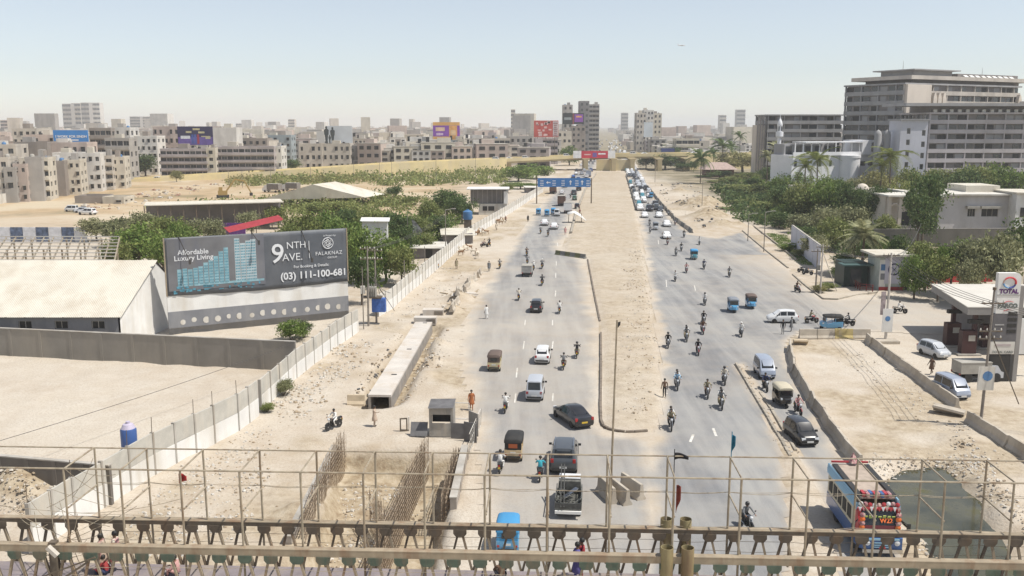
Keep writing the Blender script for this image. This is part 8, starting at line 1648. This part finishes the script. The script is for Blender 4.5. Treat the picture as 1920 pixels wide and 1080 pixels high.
# ------------------------------------------------------------- motorcycle
def bike_proto():
    t = thing('motorcycle', 'x', 'motorcycle'); P_ = PAINT['red']; blk = MTRIM
    q = MB(); q.lathe([(.235, -.035), (.285, -.045), (.30, -.02), (.30, .02), (.285, .045), (.235, .035)], (0, 0, 0), 16, 'X'); tw = q.mesh('wheel', MTYRE, 40); q = MB()
    for i in range(6): a = i * math.pi / 6; q.beam((0, math.cos(a) * .24, math.sin(a) * .24), (0, -math.cos(a) * .24, -math.sin(a) * .24), .012)
    q.lathe([(.01, -.06), (.06, -.05), (.06, .05), (.01, .06)], (0, 0, 0), 8, 'X'); spk = q.mesh('spokes', MRIM)
    for y in (-.62, .62): o = link('wheel', tw, t, (0, y, .30)); link('spokes', spk, o)
    q = MB(); q.loft([[(-.06, y, z0), (.06, y, z0), (.06, y, z1), (-.06, y, z1)] for y, z0, z1 in ((-.32, .42, .62), (.0, .30, .66), (.25, .32, .70), (.36, .5, .78))]); q.box((0, .08, .36), (.26, .28, .26)); q.build('engine_frame', blk, t, 40)
    q = MB(); q.loft([[(a * w_, y, z + b_ * h_) for a, b_ in ((-1, -.5), (1, -.5), (1, .2), (.6, .5), (-.6, .5), (-1, .2))] for y, w_, z, h_ in ((-.06, .08, .80, .12), (.08, .125, .83, .2), (.26, .125, .85, .2), (.38, .06, .86, .12))]); q.build('fuel_tank', P_, t, 50)
    q = MB(); q.loft([[(-w_, y, .74), (w_, y, .74), (w_ * .9, y, z), (-w_ * .9, y, z)] for y, w_, z in ((-.86, .09, .86), (-.7, .13, .84), (-.2, .125, .82), (-.03, .08, .82))]); q.build('seat', blk, t, 50)
    q = MB()
    for s_ in (-.07, .07): q.tube((s_, .62, .30), (s_ * .9, .40, .92), .022, 6)
    q.build('fork', MCHROME, t); q = MB(); q.path([(-.36, .28, 1.02), (-.28, .36, 1.04), (-.1, .42, .97), (.1, .42, .97), (.28, .36, 1.04), (.36, .28, 1.02)], .016, 6); q.build('handlebar', MCHROME, t)
    q = MB(); q.lathe([(.01, -.1), (.08, -.06), (.1, .04), (.08, .06), (.01, .07)], (0, .53, .90), 10, 'Y'); q.build('headlamp', MHEAD, t, 40); q = MB(); q.box((0, -.9, .74), (.12, .05, .1)); q.build('tail_lamp', MTAIL, t); q = MB(); q.box((0, -.92, .6), (.16, .02, .14)); q.build('number_plate', MPLATEY, t)
    for y in (-.62, .62): q = MB(); q.path([(0, y + .34 * math.cos(a), .30 + .34 * math.sin(a)) for a in np.linspace(.5, 2.7, 7)], .045, 6); q.build('mudguard', P_ if y > 0 else blk, t)
    q = MB(); q.tube((.13, .1, .24), (.14, -.8, .36), .035, 7); q.build('exhaust', MCHROME, t, 40)
    for s_ in (-1, 1): q = MB(); q.beam((s_ * .26, .38, 1.04), (s_ * .32, .36, 1.2), .012); q.box((s_ * .32, .36, 1.22), (.1, .02, .07)); q.build('mirror', blk, t)
    return t, P_
BK, BKP = bike_proto()
def biker(u, v, rz, top, bottom, where, hat='hair', paint='red', pill=None, tunic=None):
    p = at(u, v); k = .9 * abs(math.cos(rz)) + .1; loc = (p.x, p.y + k, .014 + max(0, height(p.x, p.y + k)))
    place(BK, 'motorcycle', 'motorcycle ' + where + ', ridden in %s' % top, 'motorcycle', loc, rz, {BKP: PAINT[paint]}, 'motorcycles on the road')
    person('%s clad rider on motorcycle ' % top + where, 'ride', loc, rz, top, bottom, None, hat, 'motorcycle riders')
    if pill: person('%s clad passenger on motorcycle ' % pill + where, 'pillion', loc, rz, pill, bottom, None, 'hair', 'pillion passengers')
A_ = ROAD
for a in [
    # left carriageway, driving away
    (1083, 674, A_, 'black', 'khaki', 'right of the white hatchback', 'helmet', 'black'), (1058, 696, A_, 'grey', 'brown', 'close right behind the white hatchback', 'hair', 'red'), (948, 778, A_, 'white', 'white', 'left of the silver tall hatchback', 'hair', 'black', None),
    (938, 895, A_, 'white', 'white', 'left below the orange rickshaw', 'hair', 'black'), (1014, 908, A_, 'cyan', 'grey', 'between orange rickshaw and grey pickup', 'hair', 'red'), (1050, 590, A_, 'white', 'white', 'right of the black hatchback', 'hair', 'black'),
    (973, 565, A_, 'cream', 'white', 'left above the black hatchback', 'hair', 'red'), (1017, 537, A_, 'black', 'black', 'right below the loader', 'helmet', 'black'), (1017, 505, A_, 'grey', 'black', 'right beside the loader', 'cap', 'black'), (989, 497, A_, 'grey', 'grey', 'directly ahead of the loader', 'hair', 'black'),
    (988, 481, A_, 'brown', 'grey', 'second ahead of the loader', 'hair', 'black'), (1001, 508, A_, 'white', 'white', 'half hidden right of the loader box', 'cap', 'black'), (937, 505, A_, 'grey', 'khaki', 'at the left road edge near the walker', 'hair', 'red'), (1014, 439, A_, 'grey', 'grey', 'left behind the pair of white saloons', 'cap', 'black'), (1028, 444, A_, 'black', 'brown', 'just behind the right white saloon', 'hair', 'red'),
    (917, 463, A_ + .4, 'black', 'grey', 'parked beside the goats, right one', 'hair', 'black'), (908, 464, A_ + 1.2, 'beige', 'grey', 'parked beside the goats, left one', 'hair', 'red'),
    (1070, 372, A_, 'grey', 'black', 'far up beside the brown truck', 'hair', 'black'), (1060, 378, A_, 'black', 'black', 'far up left of the dark green car', 'hair', 'black'),
    # right carriageway, coming
    (1255, 655, T, 'black', 'black', 'leftmost in the lane beside the median rubble', 'helmet', 'black'), (1290, 643, T, 'grey', 'khaki', 'second from the median in the middle group', 'helmet', 'black', 'white'), (1321, 629, T, 'brown', 'grey', 'in the middle of the junction group', 'hair', 'red', 'grey'), (1322, 611, T, 'black', 'black', 'just behind another rider in the junction group', 'hair', 'black'),
    (1312, 669, T, 'black', 'black', 'alone below the junction group', 'helmet', 'red'), (1273, 735, T, 'blue', 'grey', 'beside the dark walker at the median', 'hair', 'black', 'white'), (1362, 725, T, 'cream', 'grey', 'at the tip of the slip road divider', 'helmet', 'black'), (1330, 751, T, 'khaki', 'brown', 'left of the divider, upper of a pair', 'hair', 'black'), (1357, 772, T, 'grey', 'khaki', 'left of the divider, lower of a pair', 'helmet', 'black', 'white'),
    (1262, 812, T, 'khaki', 'black', 'with two people at the lower end of the median', 'hair', 'black', 'white'), (1393, 634, T, 'white', 'grey', 'alone right of the junction group', 'cap', 'black'), (1324, 574, T, 'white', 'grey', 'above the junction group', 'helmet', 'black'), (1268, 529, T, 'white', 'white', 'beside the median opposite the heap', 'hair', 'black'), (1289, 513, T, 'pink', 'grey', 'right above the white clad rider', 'hair', 'red'),
    (1322, 506, T, 'navy', 'black', 'right of the pink clad rider below the teal rickshaw', 'hair', 'black'), (1370, 521, T, 'grey', 'khaki', 'far right in the open junction', 'hair', 'black'), (1279, 472, T, 'black', 'grey', 'left of the teal rickshaw', 'hair', 'black'), (1269, 481, T, 'grey', 'black', 'left below the first one beside the teal rickshaw', 'hair', 'black'), (1253, 460, T, 'brown', 'black', 'just below the nearest white car', 'hair', 'red'),
    (1313, 460, T, 'white', 'white', 'alone right of the nearest white car', 'hair', 'black'), (1284, 446, T, 'black', 'grey', 'right of the nearest white car', 'hair', 'black'), (1220, 438, T, 'grey', 'black', 'left of the grey rickshaw', 'hair', 'black'), (1219, 424, T, 'black', 'black', 'above left of the grey rickshaw', 'hair', 'black'), (1267, 423, T, 'grey', 'black', 'at the barrier beside the white car', 'hair', 'red'), (1228, 385, T, 'black', 'black', 'within the lower queue', 'hair', 'black'), (1216, 390, T, 'grey', 'black', 'at the left of the lower queue', 'hair', 'black'),
    (1205, 383, T, 'brown', 'black', 'between the median and the lower queue', 'hair', 'black'), (1254, 405, T, 'grey', 'grey', 'at the barrier ahead of the queue', 'hair', 'black'),
    # side street and slip road
    (1523, 607, -math.pi / 2 + .2, 'khaki', 'grey', 'right of the white hatchback in the side street', 'hair', 'red'), (1589, 612, math.pi / 2, 'grey', 'black', 'right of the crossing blue rickshaw', 'hair', 'black'), (1689, 589, -math.pi / 2 - .3, 'white', 'white', 'alone in the side street right of the poster pole', 'hair', 'black'), (1499, 550, T + .3, 'brown', 'black', 'in the shadow of the hedge poles', 'hair', 'red'),
    (1440, 738, T + .1, 'navy', 'black', 'beside the bluish car on the slip road', 'hair', 'black'), (1503, 783, T + .15, 'pink', 'grey', 'between cream roofed rickshaw and black hatchback', 'hair', 'red'), (1408, 1005, T + .3, 'grey', 'black', 'behind the footbridge truss left of the bus', 'helmet', 'black'), (622, 811, math.pi - .6 + .0, 'white', 'white', 'on the sand left of the pit', 'hair', 'black')]: biker(*a)
# parked bikes at the hedge
for i, (u, v) in enumerate(((1506, 512), (1515, 516))): p = at(u, v); place(BK, 'motorcycle', ('left', 'right')[i] + ' one of two motorcycles parked at the pavement garden', 'motorcycle', (p.x, p.y + .3, .014), .9, {BKP: PAINT['black']}, 'parked motorcycles')
for i, (u, v) in enumerate(((810, 504), (816, 503))): p = at(u, v); place(BK, 'motorcycle', ('left', 'right')[i] + ' one of two motorcycles parked at the slab wall', 'motorcycle', (p.x, p.y + .3, height(p.x, p.y)), .7, {BKP: PAINT['maroon']}, 'parked motorcycles')
# walkers
def walker(u, v, rz, pose, top, bottom, tunic, label, hat='hair'): p = at(u, v); person(label, pose, (p.x, p.y + .1, max(.012, height(p.x, p.y))), rz, top, bottom, tunic, hat)
for a in [(702, 801, -1.7, 'point', 'beige', 'beige', 'beige', 'man in pinkish beige tunic gesturing on the sand by the pit'), (884, 769, math.pi, 'walk', 'orange', 'orange', 'orange', 'walker in orange-brown tunic above the sheet metal shack'), (912, 598, .2, 'walk', 'white', 'white', 'white', 'man in white tunic walking on the left carriageway edge'), (917, 509, math.pi, 'stand', 'grey', 'grey', 'grey', 'man in dark grey tunic standing beside the left road edge'), (856, 505, .3, 'stand', 'brown', 'brown', 'khaki', 'man in khaki standing on the sand near the goats'),
          (1246, 746, .1, 'stand', 'brown', 'black', None, 'man in dark shirt standing at the right edge of the median'), (1468, 627, 2.6, 'stand', 'black', 'grey', None, 'person in dark clothes at the end of the barriers'), (1484, 622, 1.2, 'stand', 'grey', 'grey', 'grey', 'person in grey tunic beside the barrier blocks'), (1747, 702, 2.0, 'walk', 'brown', 'brown', 'brown', 'man in dark brown tunic walking in front of the station'), (990, 416, .4, 'stand', 'black', 'black', 'black', 'dark figure standing left of the three blue rickshaws'),
          (1087, 405, 2.8, 'stand', 'darkred', 'black', None, 'person at the median just right of the white truck'), (931, 432, .6, 'stand', 'brown', 'brown', 'cream', 'herder standing among the white goats'), (948, 418, -.6, 'walk', 'red', 'brown', 'brown', 'herder in brown walking behind the goats'), (1060, 440, 0, 'stand', 'pink', 'pink', 'pink', 'person standing at the median edge below the torn tent')]: walker(*a)
# people on the footbridge deck
def on_deck(u, v, rz, pose, top, bottom, tunic, label, hat='hair', y=.5): 
    x = bx(u, v, ZCH); p = Vector((n0_.x, n0_.y, 0)) + bd * x + bn * (BW * y); person(label, pose, (p.x, p.y, ZDK + .0), rz, top, bottom, tunic, hat)
br = math.atan2(bd.y, bd.x)
on_deck(1082, 1010, br - math.pi / 2 + .2, 'walk', 'purple', 'purple', 'purple', 'woman in patterned purple dress walking on the footbridge'); on_deck(1092, 1006, br + math.pi / 2, 'stand', 'darkred', 'darkred', 'red', 'companion in dark red close behind the purple dress on the footbridge', y=.66)
on_deck(182, 1000, br + math.pi / 2, 'walk', 'pink', 'darkred', 'beige', 'woman in beige shawl with red trousers on the footbridge, left of two'); on_deck(206, 998, br + math.pi / 2, 'walk', 'cream', 'cream', 'pink', 'woman in pale pink striped dress on the footbridge, right of two', y=.6); on_deck(306, 1024, br + math.pi / 2, 'sit', 'pink', 'pink', None, 'person in pink crouching on the footbridge deck', y=.5); on_deck(160, 1030, br + math.pi / 2, 'sit', 'red', 'navy', None, 'child in red crouching on the footbridge deck', y=.45)
on_deck(938, 1030, br + .3, 'sit', 'brown', 'grey', None, 'person in brown sitting low on the footbridge near the blue rickshaw', y=.55)
# ------------------------------------------------------------- goats
def goat_mesh(name, mat):
    J = {'rump': ((0, -.36, .60), .13, .14), 'bel': ((0, -.05, .58), .15, .16), 'che': ((0, .26, .60), .13, .17), 'nek': ((0, .42, .78), .075, .085), 'hd': ((0, .52, .92), .06, .07), 'mz': ((0, .68, .85), .035, .04), 'tl': ((0, -.50, .70), .02, .02), 'tl2': ((0, -.55, .76), .012, .012), 'eL': ((-.12, .50, .92), .015, .012), 'eR': ((.12, .50, .92), .015, .012), 'hnL': ((-.04, .46, 1.06), .012, .012), 'hnR': ((.04, .46, 1.06), .012, .012)}
    E = [('rump', 'bel'), ('bel', 'che'), ('che', 'nek'), ('nek', 'hd'), ('hd', 'mz'), ('rump', 'tl'), ('tl', 'tl2'), ('hd', 'eL'), ('hd', 'eR'), ('hd', 'hnL'), ('hd', 'hnR')]; cls = {}
    for s_, x in (('L', -.1), ('R', .1)):
        J['fk' + s_] = ((x, .28, .36), .045, .05); J['fc' + s_] = ((x, .27, .18), .026, .026); J['ff' + s_] = ((x, .29, .02), .026, .028); J['hk' + s_] = ((x, -.28, .40), .06, .07); J['hc' + s_] = ((x, -.44, .24), .028, .03); J['hf' + s_] = ((x, -.40, .02), .026, .028)
        E += [('che', 'fk' + s_), ('fk' + s_, 'fc' + s_), ('fc' + s_, 'ff' + s_), ('rump', 'hk' + s_), ('hk' + s_, 'hc' + s_), ('hc' + s_, 'hf' + s_)]
    return skin_mesh(name, J, E, cls, 'rump', [mat])
GT = [goat_mesh('goat', M('goat_white', (.62, .56, .46), .9, .15, 6, wpos=False)), goat_mesh('goat', M('goat_brown', (.24, .14, .075), .9, .2, 6, wpos=False)), goat_mesh('goat', M('goat_pied', (.45, .33, .22), .9, .8, 3, wpos=False))]
r = random.Random(4); k = 0
for (cu, cv, n, spr, nm) in ((905, 441, 8, (13, 3), 'middle flock beside the far wall'), (941, 416, 9, (16, 5), 'far flock near the open shed'), (872, 474, 6, (9, 5), 'near flock beside the lamp post'), (893, 480, 4, (9, 4), 'flock lying near the road edge')):
    for i in range(n):
        p = at(cu + r.uniform(-1, 1) * spr[0], cv + r.uniform(-1, 1) * spr[1]); c = r.choice((0, 0, 1, 2)); o = link('goat', GT[c], None, (p.x, p.y, height(p.x, p.y)), r.uniform(0, 6.28), (1.25,) * 3); k = LAB[(c, nm)] = LAB.get((c, nm), -1) + 1; tag(o, '%s %s goat of the %s' % (ORD[k], ('white', 'brown', 'pied')[c], nm), 'goat', 'goats in the ' + nm)
# ================================================================== HAZE
mb = MB(); mb.box((0, 3950, 36.5), (13000, 9600, 80))
hz = mb.build('haze', []); hz['kind'] = 'stuff'; hz['label'] = 'thin dusty haze hanging over the whole city'
m = bpy.data.materials.new('dusty_haze'); m.use_nodes = True; nt = m.node_tree
nt.nodes.remove(nt.nodes['Principled BSDF'])
pv = nt.nodes.new('ShaderNodeVolumePrincipled'); pv.inputs['Color'].default_value = (.92, .94, .97, 1); pv.inputs['Density'].default_value = .00019; pv.inputs['Anisotropy'].default_value = .25
nt.links.new(pv.outputs[0], nt.nodes['Material Output'].inputs['Volume']); hz.data.materials.append(m)
